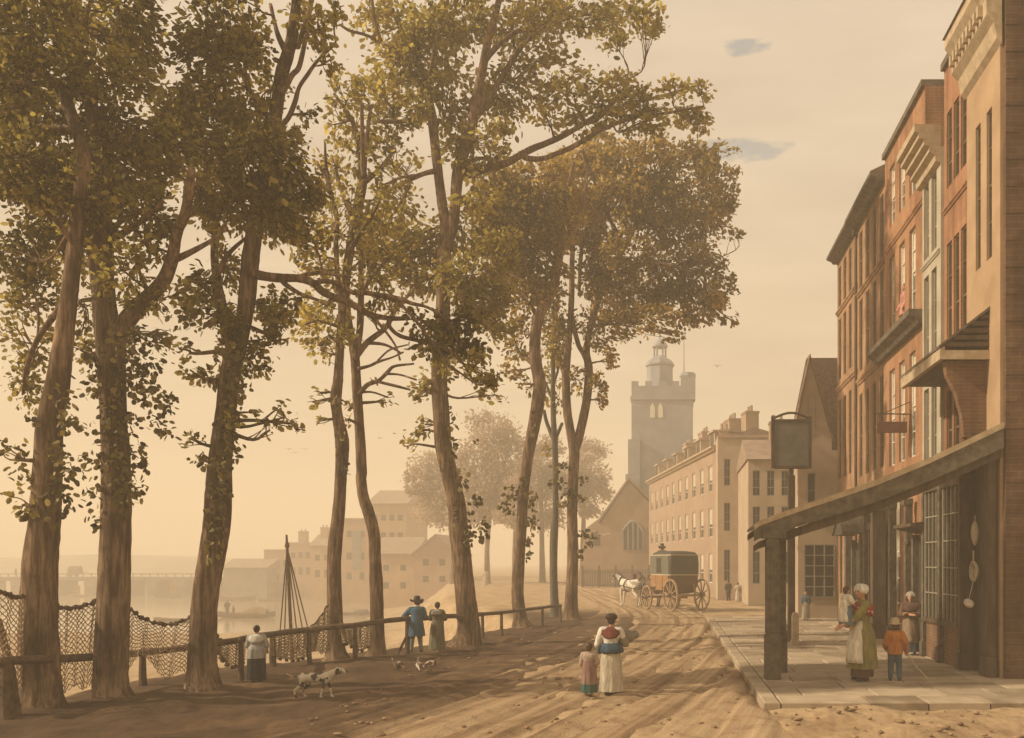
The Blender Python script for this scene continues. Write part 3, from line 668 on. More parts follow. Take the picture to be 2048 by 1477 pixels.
# ---- 6: the great forked tree in the middle
tree('great forked tree in the middle, its limbs spreading over the street', GY(1290), (930, 1290),
     [[(931,1292,32),(937,1262,23),(932,1200,20),(926,1135,19),(919,1070,19),(910,995,18),(898,945,17),(887,897,17),(883,850,16),(882,816,16),(879,761,15),(881,700,15),(884,656,15),(886,600,14),(887,550,14),(890,490,14),(891,460,11),(888,430,10),(884,405,10),(878,360,9),(873,317,9),(868,270,9),(863,229,9),(858,200,8),(854,170,7),(845,150,5),(835,110,4),(830,50,3)]],
     [[(893,500,12),(900,475,11),(907,452,11),(911,400,11),(915,352,12),(925,310,12),(940,264,11),(948,230,10),(954,194,10),(960,165,9),(965,141,9),(972,100,8),(979,70,8),(988,40,7),(996,10,6),(1012,-60,5)],
      [(948,238,8),(961,222,7),(980,193,7),(1000,162,6),(1030,112,6),(1049,81,5),(1062,45,5),(1072,10,4)], [(972,118,7),(985,103,6),(1010,80,5),(1035,63,5),(1060,58,4),(1081,52,4),(1110,34,4),(1145,12,3)], [(1040,92,4),(1065,75,4),(1095,50,3),(1130,40,3)],
      [(925,352,9),(945,346,9),(975,337,8),(1000,331,8),(1022,322,8),(1042,310,7),(1065,298,7),(1088,289,6),(1115,277,6),(1141,264,5),(1172,245,5),(1204,226,4),(1260,208,4),(1325,192,3),(1392,172,2)],
      [(1042,312,6),(1060,318,6),(1085,318,5),(1105,311,5),(1130,301,5),(1151,291,5),(1200,262,4),(1265,236,4),(1325,228,3),(1408,213,2)], [(1172,248,4),(1200,236,3),(1240,190,3),(1255,160,2)], [(1204,228,3),(1260,232,3),(1330,215,2)],
      [(863,228,6),(852,232,5),(830,238,5),(806,243,4),(780,244,4),(757,243,3)], [(872,342,6),(850,347,5),(830,355,5),(806,366,4),(780,380,4),(757,396,3)], [(830,352,4),(800,356,3),(775,368,3),(760,372,2)], [(820,362,4),(810,390,3),(790,425,3)],
      [(856,192,6),(835,160,5),(800,120,5),(775,95,5),(762,82,4),(750,45,4),(744,0,3)], [(762,84,4),(730,70,3),(700,62,3),(680,50,2)], [(858,200,5),(862,170,5),(863,138,4),(870,90,3)],
      [(905,545,6),(915,570,5),(935,610,4),(950,650,3)], [(925,360,4),(945,322,4),(975,320,3),(985,345,2),(1000,370,2)]],
     [(900,-60,110,60),(1040,-70,110,60),(960,-150,100,60),(800,50,80,55,.9),(740,30,50,40,.5,.1),(790,130,65,45,1),(760,180,40,35,.8,-.05),(830,120,55,60,1),(870,60,70,55,.95),(940,50,60,55,.9),(900,130,50,55,.9),(860,170,40,40,.9),(780,235,60,35,.9,-.08),(770,280,55,30,.7,-.05),(830,210,40,45,.8),
      (1010,60,60,55,.8),(1080,40,70,50,.8,.05),(1160,35,75,40,.85,-.05),(1240,40,60,35,.8,.08),(1290,40,40,40,.8,.1),(1220,75,45,25,.6,.1),(1090,110,60,35,.6,.05),(1030,140,55,45,.7),(970,190,50,50,.85),(1010,210,50,45,.8,.04),(1050,180,40,30,.5,.06),
      (900,220,45,55,.9),(910,290,40,45,.85),(980,270,50,40,.7,.08),(1000,310,35,25,.6,.1),(960,330,45,30,.6,.12),(820,330,30,28,.4),(800,400,60,35,.5),(780,440,60,40,.6,.06),(830,470,60,40,.75,.08),(760,490,50,40,.6),
      (790,530,65,45,1,-.05),(850,560,60,45,1,-.05),(840,500,60,40,.9),(930,470,55,50,.9,.04),(960,400,50,45,.8,.08),(940,550,65,55,1.1,-.05),(990,590,50,50,.9),(960,620,55,50,1,-.03),(1000,500,50,50,1),(1000,660,35,35,.7),
      (860,760,38,35,.5,.08),(840,785,30,22,.4,.1),(830,870,28,18,.3,.1),(850,850,25,22,.3,.1),(820,890,20,12,.3,.1),(990,790,30,25,.4,.1),(905,740,40,30,.5,.05),(900,700,30,30,.5),(930,700,40,30,.7,-.1),
      (1130,190,60,35,.75,.12),(1180,160,50,30,.6,.18),(1230,160,45,25,.6,.18),(1210,210,70,30,.8,.1),(1290,200,60,28,.8,.12),(1350,175,45,22,.6,.15),(1400,190,35,25,.5,.15),(1280,245,80,26,.9,.08),(1360,230,60,25,.8,.1),(1170,250,60,28,.7,.12),(1400,255,40,18,.5,.1),(1090,230,45,28,.5,.15)],
     ivy=[(905,900,8,40,20),(925,960,14,30,20),(950,1005,14,16,14),(968,1050,16,18,18),(965,1075,14,14,14),(940,1060,14,40,24),(955,1000,10,10,8),(930,1090,10,30,16),(915,1020,10,50,18),(905,840,10,30,16),(955,880,6,12,6)], leafpx=12.5, cov=1.8, tone0=.05, seed=106)
# ---- 7, 8, 9: the group at the bend
tree('sinuous tree at the bend of the street, in front of the grey stem', GY(1255), (1050, 1255),
     [[(1044,1257,22),(1040,1235,14),(1035,1190,12.5),(1037,1140,12),(1040,1092,11.5),(1043,1045,11),(1046,995,10.5),(1052,940,11),(1059,897,11),(1068,850,12),(1076,800,13),(1079,765,13),(1074,735,12),(1070,709,12),(1071,670,11),(1077,638,11),(1088,610,10),(1102,586,9),(1110,560,9),(1116,533,8),(1121,495,8),(1126,450,6),(1133,400,5),(1147,325,4)]],
     [[(1116,540,6),(1095,505,5),(1070,470,4),(1040,440,3)], [(1122,490,5),(1150,450,4),(1165,405,4),(1175,360,3)], [(1078,640,5),(1060,610,4),(1040,590,3)], [(1073,735,5),(1050,715,4),(1030,700,3)], [(1128,440,4),(1110,390,4),(1090,350,3)]],
     [(1040,360,70,45,.9,.1),(1010,400,60,50,1,-.1),(1080,400,70,45,1,-.12),(1040,450,80,50,1.1,-.12),(1100,470,60,45,1,.05),(1000,480,55,50,1),(1060,520,70,50,1.1,-.08),(1100,350,55,40,.8,.12),(1010,550,60,45,.9),(1050,590,50,40,.8),(1080,560,45,40,.9),
      (1030,650,35,28,.6,.05),(1035,700,35,22,.5,.08),(1025,740,30,16,.4,.08),(1050,770,16,30,.3),(990,440,50,60,1,-.12),(1120,430,50,40,.9,.25),(1140,400,50,35,.8,.3)],
     ivy=[(1025,985,22,20,40),(1012,1010,18,12,22),(1062,1000,14,30,36),(1065,1050,14,25,34),(1058,1080,10,16,16),(1055,1110,10,14,14),(1020,1025,12,10,12),(1050,960,10,30,20),(1070,850,8,30,12)], leafpx=10, cov=2.2, leaf=MLEAF_RUST, tone0=.0, seed=107)
tree('twin-stemmed russet tree nearest the carriage, ending the rail', GY(1240), (1142, 1240),
     [[(1143,1242,20),(1142,1225,14),(1144,1170,11.5),(1146,1120,11.5),(1145,1070,11),(1144,1020,11),(1146,960,11),(1148,905,11),(1142,870,9),(1136,832,8.5),(1133,790,8),(1132,744,8),(1135,700,7),(1140,650,6),(1143,603,6),(1144,550,5.5),(1145,500,5),(1150,450,5),(1160,400,4),(1175,350,3)]],
     [[(1149,905,9),(1156,880,9),(1161,860,9),(1168,830,9),(1174,800,9),(1177,765,9),(1177,735,8.5),(1173,705,7),(1178,670,6),(1187,632,6),(1200,590,6),(1220,547,5.5),(1238,515,5),(1253,488,5),(1275,440,4),(1310,390,3)], [(1175,725,6),(1165,705,5),(1157,690,5),(1148,655,5),(1144,630,4)],
      [(1236,552,4),(1260,535,4),(1285,528,4),(1325,528,3),(1370,540,2)], [(1150,455,5),(1163,490,4),(1160,530,4),(1158,580,3)], [(1205,400,5),(1225,385,4),(1252,376,4),(1290,380,3),(1340,400,2)], [(1175,600,4),(1200,572,4),(1222,565,3)],
      [(1250,490,4),(1220,440,4),(1205,400,4),(1180,340,4),(1165,300,3)], [(1205,402,4),(1235,345,4),(1262,300,3)], [(1280,435,4),(1330,430,3),(1390,440,2)], [(1144,560,4),(1120,520,3),(1100,490,2)], [(1132,760,4),(1120,730,3),(1108,700,2)]],
     [(1150,320,55,36,.8,.12),(1205,300,50,32,.8,.1),(1115,350,45,36,.8,.1),(1260,370,45,32,.8,.05),(1170,420,60,40,.9,.15),(1300,400,60,36,.9,.08),(1230,550,60,40,.9),(1310,640,50,30,.6),(1190,340,60,40,.9,.1),(1240,320,60,40,.8,.05),(1300,310,60,38,.9,.05),(1370,320,50,35,.9,.02),(1420,350,45,40,.9),(1450,400,28,40,.7),(1160,410,60,35,.9,.32),(1210,430,60,35,.9,.3),(1250,380,60,40,1),(1320,370,65,40,1.1,-.1),(1390,400,60,45,1,-.02),(1430,430,40,35,.8),
      (1290,430,65,40,1.1,-.12),(1350,460,60,38,1,-.05),(1410,475,40,25,.5),(1150,460,70,35,.9,.28),(1110,470,50,30,.9,.2),(1200,490,60,40,1,-.05),(1260,500,60,38,.9),(1400,510,45,30,.8,.04),(1330,520,60,40,.9,-.05),(1390,560,60,45,1,-.05),(1445,560,30,45,.7,.05),
      (1180,560,45,40,.7,-.03),(1220,600,50,40,.8),(1280,580,60,40,1,-.06),(1330,600,50,38,.9),(1400,620,45,40,.8,.02),(1375,640,35,24,.6),(1425,600,30,30,.6),(1240,650,45,35,.7,.05),(1215,690,35,30,.55,.06),(1180,640,35,40,.5,.05),
      (1270,630,40,25,.6),(1195,770,24,28,.5,.1),(1468,345,18,16,.6),(1472,470,20,16,.5),(1460,640,20,16,.5),(1345,672,26,14,.5),(1440,300,30,16,.5,.05),(1385,292,30,14,.5,.05),(1225,725,22,16,.4,.05),(1205,800,16,20,.4,.1),(1110,640,40,45,.6),(1100,580,40,40,.7),(1120,690,30,50,.4,.05),(1155,760,18,40,.35,.05)],
     ivy=[(1120,935,22,14,36),(1112,965,20,14,30),(1140,990,20,20,40),(1165,960,12,14,16),(1170,1070,16,16,22),(1182,1082,14,14,18),(1165,1110,10,20,16),(1125,1010,18,10,18),(1165,1000,10,14,10)], leafpx=9.5, cov=2.3, leaf=MLEAF_RUST, tone0=-.03, seed=108)
tree('thin grey tree standing just behind the twin-stemmed tree', GY(1234), (1110, 1234),
     [[(1111,1236,11),(1109,1200,8),(1107,1130,7.5),(1108,1070,8),(1111,1020,6),(1111,960,6),(1110,900,6.5),(1108,860,6),(1106,815,5),(1106,770,4.5),(1106,726,4),(1104,680,3)]],
     [[(1109,882,5),(1100,862,4),(1092,840,3.5),(1088,820,3)], [(1110,880,4),(1118,862,3.5),(1124,848,3)], [(1106,800,3.5),(1098,785,3),(1092,765,2)], [(1106,770,3),(1116,740,2.5),(1122,700,2)]],
     [(1100,760,30,35,.4,.08),(1115,700,30,35,.45,.05),(1085,790,18,30,.35,.1),(1120,800,20,30,.3,.1),(1095,900,14,20,.25),(1085,690,28,30,.45,.06)], leafpx=10, cov=1.6, seed=109,
     bark=barkmat('grey_bark', (.05,.045,.035), (.10,.088,.068), (.17,.15,.115)))

# ---- trees lost in the haze beyond the field
def fartree(label, cx, ybase, Y, stems, blobs, seed):
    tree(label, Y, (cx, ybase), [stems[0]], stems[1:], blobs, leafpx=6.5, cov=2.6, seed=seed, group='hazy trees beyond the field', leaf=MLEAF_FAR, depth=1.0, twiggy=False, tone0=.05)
fartree('broad hazy tree with the highest crown beyond the field', 975, 1168, 100, [[(975,1170,7),(974,1100,5),(978,1030,5),(975,960,4),(985,880,3)], [(975,1000,4),(950,960,3),(930,920,2)], [(976,990,4),(1005,940,3),(1015,900,2)]],
    [(985,870,50,45),(950,910,45,40),(1015,900,45,40),(970,960,60,45),(1020,960,45,40),(930,980,45,45),(1000,1010,55,40),(955,1030,50,30)], 201)
fartree('hazy tree with a drooping crown left of the tallest far tree', 905, 1175, 104, [[(905,1178,7),(906,1110,5),(900,1050,4),(890,980,3)], [(902,1050,3),(870,1000,2),(850,960,2)]],
    [(850,930,40,30),(880,960,45,40),(835,970,30,28),(900,1010,50,45),(860,1020,40,35),(905,930,35,35)], 202)
fartree('hazy tree right behind the grey stem', 1085, 1168, 108, [[(1085,1170,7),(1084,1100,5),(1083,1020,4),(1080,950,3)], [(1083,1010,3),(1060,970,2)], [(1083,1000,3),(1110,960,2)]],
    [(1080,930,40,45),(1060,980,40,45),(1110,980,40,45),(1085,1030,50,35),(1095,890,30,25)], 203)
fartree('hazy tree beside the church, crown against the tower', 1165, 1165, 112, [[(1165,1168,7),(1166,1090,5),(1168,1010,4),(1175,940,3)], [(1167,1010,3),(1195,970,2)], [(1166,1020,3),(1140,980,2)]],
    [(1185,905,32,30),(1170,940,35,35),(1205,950,24,28),(1150,970,35,35),(1190,985,35,28),(1165,1010,35,25)], 204)
fartree('thin hazy tree between the two broad far trees', 1030, 1168, 96, [[(1030,1170,6),(1029,1100,4),(1031,1030,3),(1030,980,2)]],
    [(1030,985,35,35),(1025,1030,40,30),(1040,940,28,28)], 205)
# ================================================================== the row of houses on the right
MB_ORANGE = brickmat('brick_orange', (.39, .195, .105), (.33, .165, .088), (.38, .27, .18))
MB_RED = brickmat('brick_red', (.37, .178, .098), (.31, .148, .082), (.36, .25, .165))
MB_TAN = brickmat('brick_tan', (.38, .225, .13), (.33, .195, .11), (.38, .28, .19))
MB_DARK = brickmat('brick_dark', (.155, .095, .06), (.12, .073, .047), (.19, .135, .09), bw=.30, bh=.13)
MB_BUFF = mat('buff_plaster', (.32, .21, .122), (.42, .285, .172), 1.2, .9)
MB_WHITE = mat('pale_plaster', (.33, .285, .21), (.44, .39, .30), 1.6, .9)
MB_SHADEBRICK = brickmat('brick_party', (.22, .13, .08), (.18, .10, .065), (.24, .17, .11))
MSTONE = mat('stone_trim', (.33, .25, .16), (.47, .37, .25), 5, .85)
MTIMBER = mat('dark_timber', (.050, .034, .022), (.115, .078, .05), 6, .75, (1, 1, .25), .3)
MGREYT = mat('weathered_timber', (.065, .052, .037), (.155, .125, .09), 5, .8, (1, .3, 1), .3)
MTILE = mat('roof_tiles', (.13, .085, .055), (.26, .17, .11), 7, .85, (1, 1, 1), .5)
MGLASS, _nt, _b = newmat('window_glass'); _b.inputs['Base Color'].default_value = (.028, .024, .019, 1); _b.inputs['Roughness'].default_value = .16; _b.inputs['Specular IOR Level'].default_value = .2
MSASH_W = mat('white_sash', (.55, .52, .44), (.72, .68, .58), 12, .6)
MSASH_D = mat('brown_sash', (.11, .075, .045), (.17, .12, .075), 12, .6)
MSASH_G = mat('grey_sash', (.22, .19, .14), (.32, .28, .21), 12, .6)
MBLIND = mat('blind', (.55, .48, .38), (.68, .61, .5), 3, .9)
MDARKDOOR = mat('dark_door', (.035, .028, .02), (.07, .055, .04), 5, .6, (1, 1, .2))
WCACHE = {}
def window_part(parent, u, v, w, h, depth, sash, nx, ny, blind=False, name='window'):
    """frame with bars (part) and its pane (sub-part); local x along the wall, y inwards, z up"""
    key = (round(w, 2), round(h, 2), sash.name, nx, ny, blind)
    if key not in WCACHE:
        mb = MB(); t = .055 if w > .5 else .04
        mb.box(0, t, 0, .06, 0, h); mb.box(w-t, w, 0, .06, 0, h); mb.box(t, w-t, 0, .06, 0, t); mb.box(t, w-t, 0, .06, h-t, h)
        for i in range(1, nx): x = w*i/nx; mb.box(x-.012, x+.012, .01, .045, t, h-t)
        for j in range(1, ny):
            z = h*j/ny; b = .024 if j == ny//2 else .012; mb.box(t, w-t, .008, .047, z-b, z+b)
        f = mb.build(name, sash, parent); 
        g = MB(); g.add([(t*.8, .052, t*.8), (w-t*.8, .052, t*.8), (w-t*.8, .052, h-t*.8), (t*.8, .052, h-t*.8)], [(0, 1, 2, 3)])
        p = g.build('pane', MGLASS, f)
        if blind:
            g = MB(); g.box(t, w-t, .0465, .0500, h*.45, h-t); g.build('blind', MBLIND, f)
        WCACHE[key] = f
    else:
        f = copy_tree(WCACHE[key], parent)
    f.location = (u, depth, v); f.rotation_euler = (0, 0, 0)
    return f
def wall_front(mb, W, H_, holes, depth, z0=0.0):
    us = sorted({0.0, W, *[a for h in holes for a in h[:2]]}); vs = sorted({z0, H_, *[a for h in holes for a in h[2:4]]})
    for i in range(len(us)-1):
        for j in range(len(vs)-1):
            uc, vc = (us[i]+us[i+1])/2, (vs[j]+vs[j+1])/2
            if any(h[0] < uc < h[1] and h[2] < vc < h[3] for h in holes): continue
            mb.add([(us[i],0,vs[j]),(us[i+1],0,vs[j]),(us[i+1],0,vs[j+1]),(us[i],0,vs[j+1])], [(0,1,2,3)])
    for a, b, c, d in [h[:4] for h in holes]:
        mb.add([(a,0,c),(b,0,c),(b,0,d),(a,0,d),(a,depth,c),(b,depth,c),(b,depth,d),(a,depth,d)], [(0,1,5,4),(1,2,6,5),(2,3,7,6),(3,0,4,7)])
def house(name, label, loc, rz, W, H_, D, wallm, wins=(), depth=.12, sash=None, nx=2, ny=4, group=None, blind=False, cat='house', z0=0.0, holes=()):
    """local frame: x along the facade (viewer's left to right), y into the house, z up"""
    t = thing(name, label, cat, loc, rz, group)
    mb = MB(); hs = [(u-w/2, u+w/2, a, b) for u, w, a, b in wins]
    wall_front(mb, W, H_, hs + list(holes), depth, z0)
    mb.add([(0,0,z0),(0,D,z0),(0,D,H_),(0,0,H_)], [(0,1,2,3)]); mb.add([(W,0,z0),(W,D,z0),(W,D,H_),(W,0,H_)], [(0,1,2,3)])
    mb.add([(0,D,z0),(W,D,z0),(W,D,H_),(0,D,H_)], [(0,1,2,3)]); mb.add([(0,0,H_),(W,0,H_),(W,D,H_),(0,D,H_)], [(0,1,2,3)])
    me_o = mb.build('wall', wallm, t)
    bm = bmesh.new(); bm.from_mesh(me_o.data); bmesh.ops.remove_doubles(bm, verts=bm.verts, dist=1e-5); bmesh.ops.recalc_face_normals(bm, faces=bm.faces); bm.to_mesh(me_o.data); bm.free()
    for u, w, a, b in wins:
        window_part(t, u-w/2, a, w, b-a, depth*.75, sash or MSASH_D, nx, ny, blind)
    return t
XW, DB = 6.5, 6.0
RZ90 = R(-90)
def row(name, label, Yn, Yf, H_, wallm, wins, dx=0.0, **k):
    """a house of the row, its street wall at X = XW+dx from Y = Yf (left) to Y = Yn (right)"""
    W = Yf - Yn
    return house(name, label, (XW + dx, Yf, 0), RZ90, W, H_, DB, wallm, [(Yf - y, w, a, b) for y, w, a, b in wins], **k)
def ledge(t, u0, u1, z, h, out, m, name='ledge', deep=.05):
    mb = MB(); mb.prism([(-out, z+h), (-out, z+h*.55), (-out*.55, z+h*.3), (-out*.35, z), (deep*0, z), (0, z+h)], 'x', u0, u1) if False else mb.prism([(-out, z+h), (-out, z+h*.6), (-out*.6, z+h*.35), (-out*.4, z), (-.002, z), (-.002, z+h)], 'x', u0, u1)
    return mb.build(name, m, t)
def coping(t, W, D, H_, m, h=.16, out=.07, name='parapet_coping'):
    mb = MB(); mb.box(-.0, W, -out, D, H_ + .003, H_ + h); return mb.build(name, m, t)
def downpipe(t, u, z0, z1, m):
    mb = MB(); mb.tube([(u, -.09, z0), (u, -.09, z1)], .05, 8); mb.box(u-.12, u+.12, -.2, -.01, z1-.02, z1+.22); return mb.build('downpipe', m, t, smooth=False)

YN, Y1, Y2, Y3, Y4, Y5 = 17.5, 19.45, 21.2, 22.75, 27.0, 31.0
YE = 34.95
def cols(y0, y1, n, m=.5):
    return [y0 + m + (y1 - y0 - 2*m) * i / (n - 1) for i in range(n)] if n > 1 else [(y0 + y1) / 2]
# far pair of tall terrace houses
w = [(y, .5, a, b) for y in cols(Y5, YE, 4, .5) for a, b in ((12.15, 13.7), (9.4, 11.7), (5.6, 8.6))] + [(y, .5, 1.2, 4.4) for y in (32.3, 34.2)]
h5 = row('terrace_house', 'far end terrace house, tan brick with narrow brown windows under a grey eave', Y5, YE, 14.1, MB_TAN, w, depth=.055, nx=2, ny=4, group='tall terrace houses on the right')
ledge(h5, 0, YE-Y5, 13.95, .28, .42, MGREYT, 'eave'); ledge(h5, 0.1, YE-Y5-.02, 11.9, .14, .10, MB_TAN, 'string_course'); ledge(h5, 0.1, YE-Y5-.02, 8.95, .16, .10, MB_TAN, 'string_course')
downpipe(h5, YE-Y5-.06, .2, 13.7, MTIMBER)
mb = MB(); mb.add([(-.3,-.4,14.24),(YE-Y5,-.4,14.24),(YE-Y5,3,15.9),(-.3,3,15.9),(YE-Y5,6,14.24),(-.3,6,14.24)], [(0,1,2,3),(3,2,4,5),(1,4,2),(0,3,5),(0,5,4,1)]); mb.build('roof', MTILE, h5)
w = [(y, .5, a, b) for y in cols(Y4, Y5, 4, .5) for a, b in ((11.7, 13.6), (8.9, 11.3), (5.3, 8.1))] + [(28.1, .5, 1.2, 4.4), (30.2, .5, 1.2, 4.4)]
h4 = row('terrace_house', 'second terrace house from the far end, tan brick beside the tall orange house', Y4, Y5, 14.0, MB_TAN, w, dx=-.03, depth=.055, nx=2, ny=4, group='tall terrace houses on the right')
ledge(h4, 0, Y5-Y4, 13.85, .30, .46, MGREYT, 'eave'); ledge(h4, .1, Y5-Y4-.05, 11.45, .14, .10, MB_TAN, 'string_course'); ledge(h4, .1, Y5-Y4-.05, 8.45, .16, .10, MB_TAN, 'string_course')
mb = MB(); mb.add([(0,-.44,14.16),(Y5-Y4-.02,-.44,14.16),(Y5-Y4-.02,3,15.8),(0,3,15.8),(Y5-Y4-.02,6,14.16),(0,6,14.16)], [(0,1,2,3),(3,2,4,5),(1,4,2),(0,3,5),(0,5,4,1)]); mb.build('roof', MTILE, h4)
# tall orange house with white sashes
w = [(y, .62, a, b) for y in (26.15, 25.05, 23.95) for a, b in ((12.2, 13.95), (9.1, 11.3), (5.2, 8.0))] + [(25.6, .6, 1.2, 4.2)]
h3 = row('brick_house', 'tall orange brick house with white sash windows and a plain parapet', Y3, Y4, 14.45, MB_ORANGE, w, dx=-.05, depth=.10, sash=MSASH_W, nx=2, ny=4, blind=True, group='tall brick houses on the right')
coping(h3, Y4-Y3, DB, 14.45, MGREYT, .16, .10); ledge(h3, .2, Y4-Y3-.1, 11.55, .12, .08, MB_ORANGE, 'string_course')
ledge(h3, -.6, Y4-Y3-.0, 8.45, .36, .42, MGREYT, 'cornice')
# low pale house squeezed in between
w = [(y, .42, a, b) for y in (22.4, 21.75) for a, b in ((9.95, 11.8), (7.3, 9.5), (4.9, 6.7))]
h2 = row('plastered_house', 'narrow pale plastered house with a deep grey cornice between the brick fronts', Y2, Y3, 12.2, MB_WHITE, w, dx=-.12, depth=.10, sash=MSASH_G, nx=2, ny=3)
mb = MB(); mb.prism([(-.62,12.72),(-.62,12.55),(-.52,12.52),(-.52,12.40),(-.40,12.37),(-.40,12.24),(-.27,12.21),(-.27,12.08),(-.14,12.0),(-.12,11.86),(-.002,11.82),(-.002,12.72)], 'x', -.12, Y3-Y2-.002); mb.build('cornice', MSTONE, h2); ledge(h2, .02, Y3-Y2-.05, 9.72, .09, .06, MB_WHITE, 'string_course')
# orange front next to the near gable
w = [(y, .38, a, b) for y in (20.82, 20.3, 19.8) for a, b in ((11.1, 12.85), (7.55, 9.8))] + [(20.82, .38, 5.0, 6.4), (20.3, .38, 5.0, 6.4)]
h1 = row('brick_house', 'narrow orange brick house with dark slit windows right of the pale house', Y1, Y2, 13.95, MB_RED, w, dx=-.04, depth=.055, nx=1, ny=3, group='tall brick houses on the right')
coping(h1, Y2-Y1, DB, 13.95, MGREYT, .16, .09)
ledge(h1, .02, Y2-Y1-.02, 10.55, .10, .07, MB_RED, 'string_course')
# near buff house, its gable end turned to us
w = [(18.75, .30, 8.5, 11.5), (18.1, .30, 8.5, 11.5)]
h0 = row('buff_house', 'nearest buff house with dentil cornice and dark brick gable end', YN, Y1, 12.9, MB_BUFF, w, dx=-.08, depth=.055, nx=1, ny=4)
mb = MB(); mb.prism([(-.45, 13.75), (-.45, 13.55), (-.34, 13.4), (-.30, 13.32), (-.30, 13.0), (-.16, 12.85), (-.10, 12.55), (-.002, 12.45), (-.002, 13.75)], 'x', -.12, Y1-YN+.10); mb.build('cornice', MSTONE, h0)
for i in range(9):
    x = .02 + i * .215; mb = MB(); mb.box(x, x+.10, -.40, -.302, 13.08, 13.30); mb.build('dentil', MSTONE, h0)
mb = MB(); mb.add([(-.15,-.5,13.76),(Y1-YN+.14,-.5,13.76),(Y1-YN+.14,3,16.6),(-.15,3,16.6),(Y1-YN+.14,6.2,13.76),(-.15,6.2,13.76)], [(0,1,2,3),(3,2,4,5),(1,4,2),(0,3,5),(0,5,4,1)])
for i in range(20):                                  # butt ends of the tiles along the verge
    f = i / 20; y = -.5 + 3.5 * f; z = 13.80 + 2.84 * f
    mb.bar((Y1-YN+.10, y, z), (Y1-YN+.30, y, z), .15, .05)
mb.build('roof', MTILE, h0)
# the brick gable end facing us, flush quoins
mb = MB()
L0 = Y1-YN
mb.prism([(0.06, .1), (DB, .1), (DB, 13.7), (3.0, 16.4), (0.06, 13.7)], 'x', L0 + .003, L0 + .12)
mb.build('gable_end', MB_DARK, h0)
for i in range(26):
    z = .3 + i * .52; mb = MB(); mb.box(L0+.122, L0+.145, .058, .058 + (.34 if i % 2 else .22), z, z+.24); mb.build('quoin', MB_DARK, h0)
mb = MB(); mb.box(L0+.06, L0+.20, 1.15, 1.27, .2, 13.2); mb.build('corner_board', MSTONE, h0)

# ---- oriel hood (a projecting slatted canopy on the near houses)
t = thing('window_hood', 'projecting timber hood with slatted end above the shop', 'hood', (XW - .08, 19.6, 6.5))
def wp(o, x, y, z): return (x - o.location.x, y - o.location.y, z - o.location.z)
mb = MB(); y0, y1 = 18.15, 21.15
mb.box(-.92, -.002, y0-19.6, y1-19.6, .02, .09); mb.build('soffit', MGREYT, t)
mb = MB()
mb.box(-1.00, -.90, y0-19.6-.08, y1-19.6, -.02, .20); mb.box(-.90, -.002, y0-19.6-.08, y0-19.6-.0, -.02, .16); mb.build('fascia', MSTONE, t)
mb = MB(); mb.add([(-1.02, y0-19.6-.1, .205), (-1.02, y1-19.6, .205), (-.0, y1-19.6, .98), (-.0, y0-19.6-.1, .98), (-1.02, y0-19.6-.1, .26), (-1.02, y1-19.6, .26), (-.0, y1-19.6, 1.04), (-.0, y0-19.6-.1, 1.04)],
                  [(0,1,2,3),(4,7,6,5),(0,4,5,1),(1,5,6,2),(2,6,7,3),(3,7,4,0)]); mb.build('roof', MGREYT, t)
for i in range(5):
    z = .24 + i * .14; x = -1.0 + (z - .205) / .775 * 1.0
    mb = MB(); mb.box(x+.06, -.004, y0-19.6-.06, y0-19.6-.02, z, z+.085); mb.build('slat', MTIMBER, t)
t2 = thing('wall_bracket', 'curved brick bracket below the timber hood', 'bracket', (XW-.08, 18.35, 4.9))
mb = MB(); prof = [(0, -.15), (0, 1.58), (-.85, 1.58), (-.80, 1.3), (-.62, .95), (-.5, .5), (-.45, .05), (-.30, -.02)]
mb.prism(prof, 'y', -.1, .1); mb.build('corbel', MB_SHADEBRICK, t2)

# ---- hanging signboard over the street front
t = thing('shop_sign', 'brown blank signboard hanging on chains from an iron bar', 'sign', (6.05, 24.2, 6.1))
mb = MB(); mb.tube([(.42, 0, .28), (-.5, 0, .30), (-.62, 0, .33)], .018, 6); mb.tube([(.42, 0, .62), (-.3, 0, .31)], .012, 6); mb.build('bracket', MTIMBER, t)
mb = MB(); mb.box(-.5, .32, -.03, .03, -.22, .08); mb.build('board', mat('sign_brown', (.12, .055, .035), (.18, .085, .05), 4, .6), t, bevel=.01)
for x in (-.42, .24):
    mb = MB(); mb.tube([(x, 0, .08), (x, 0, .29)], .01, 5); mb.build('chain', MTIMBER, t)

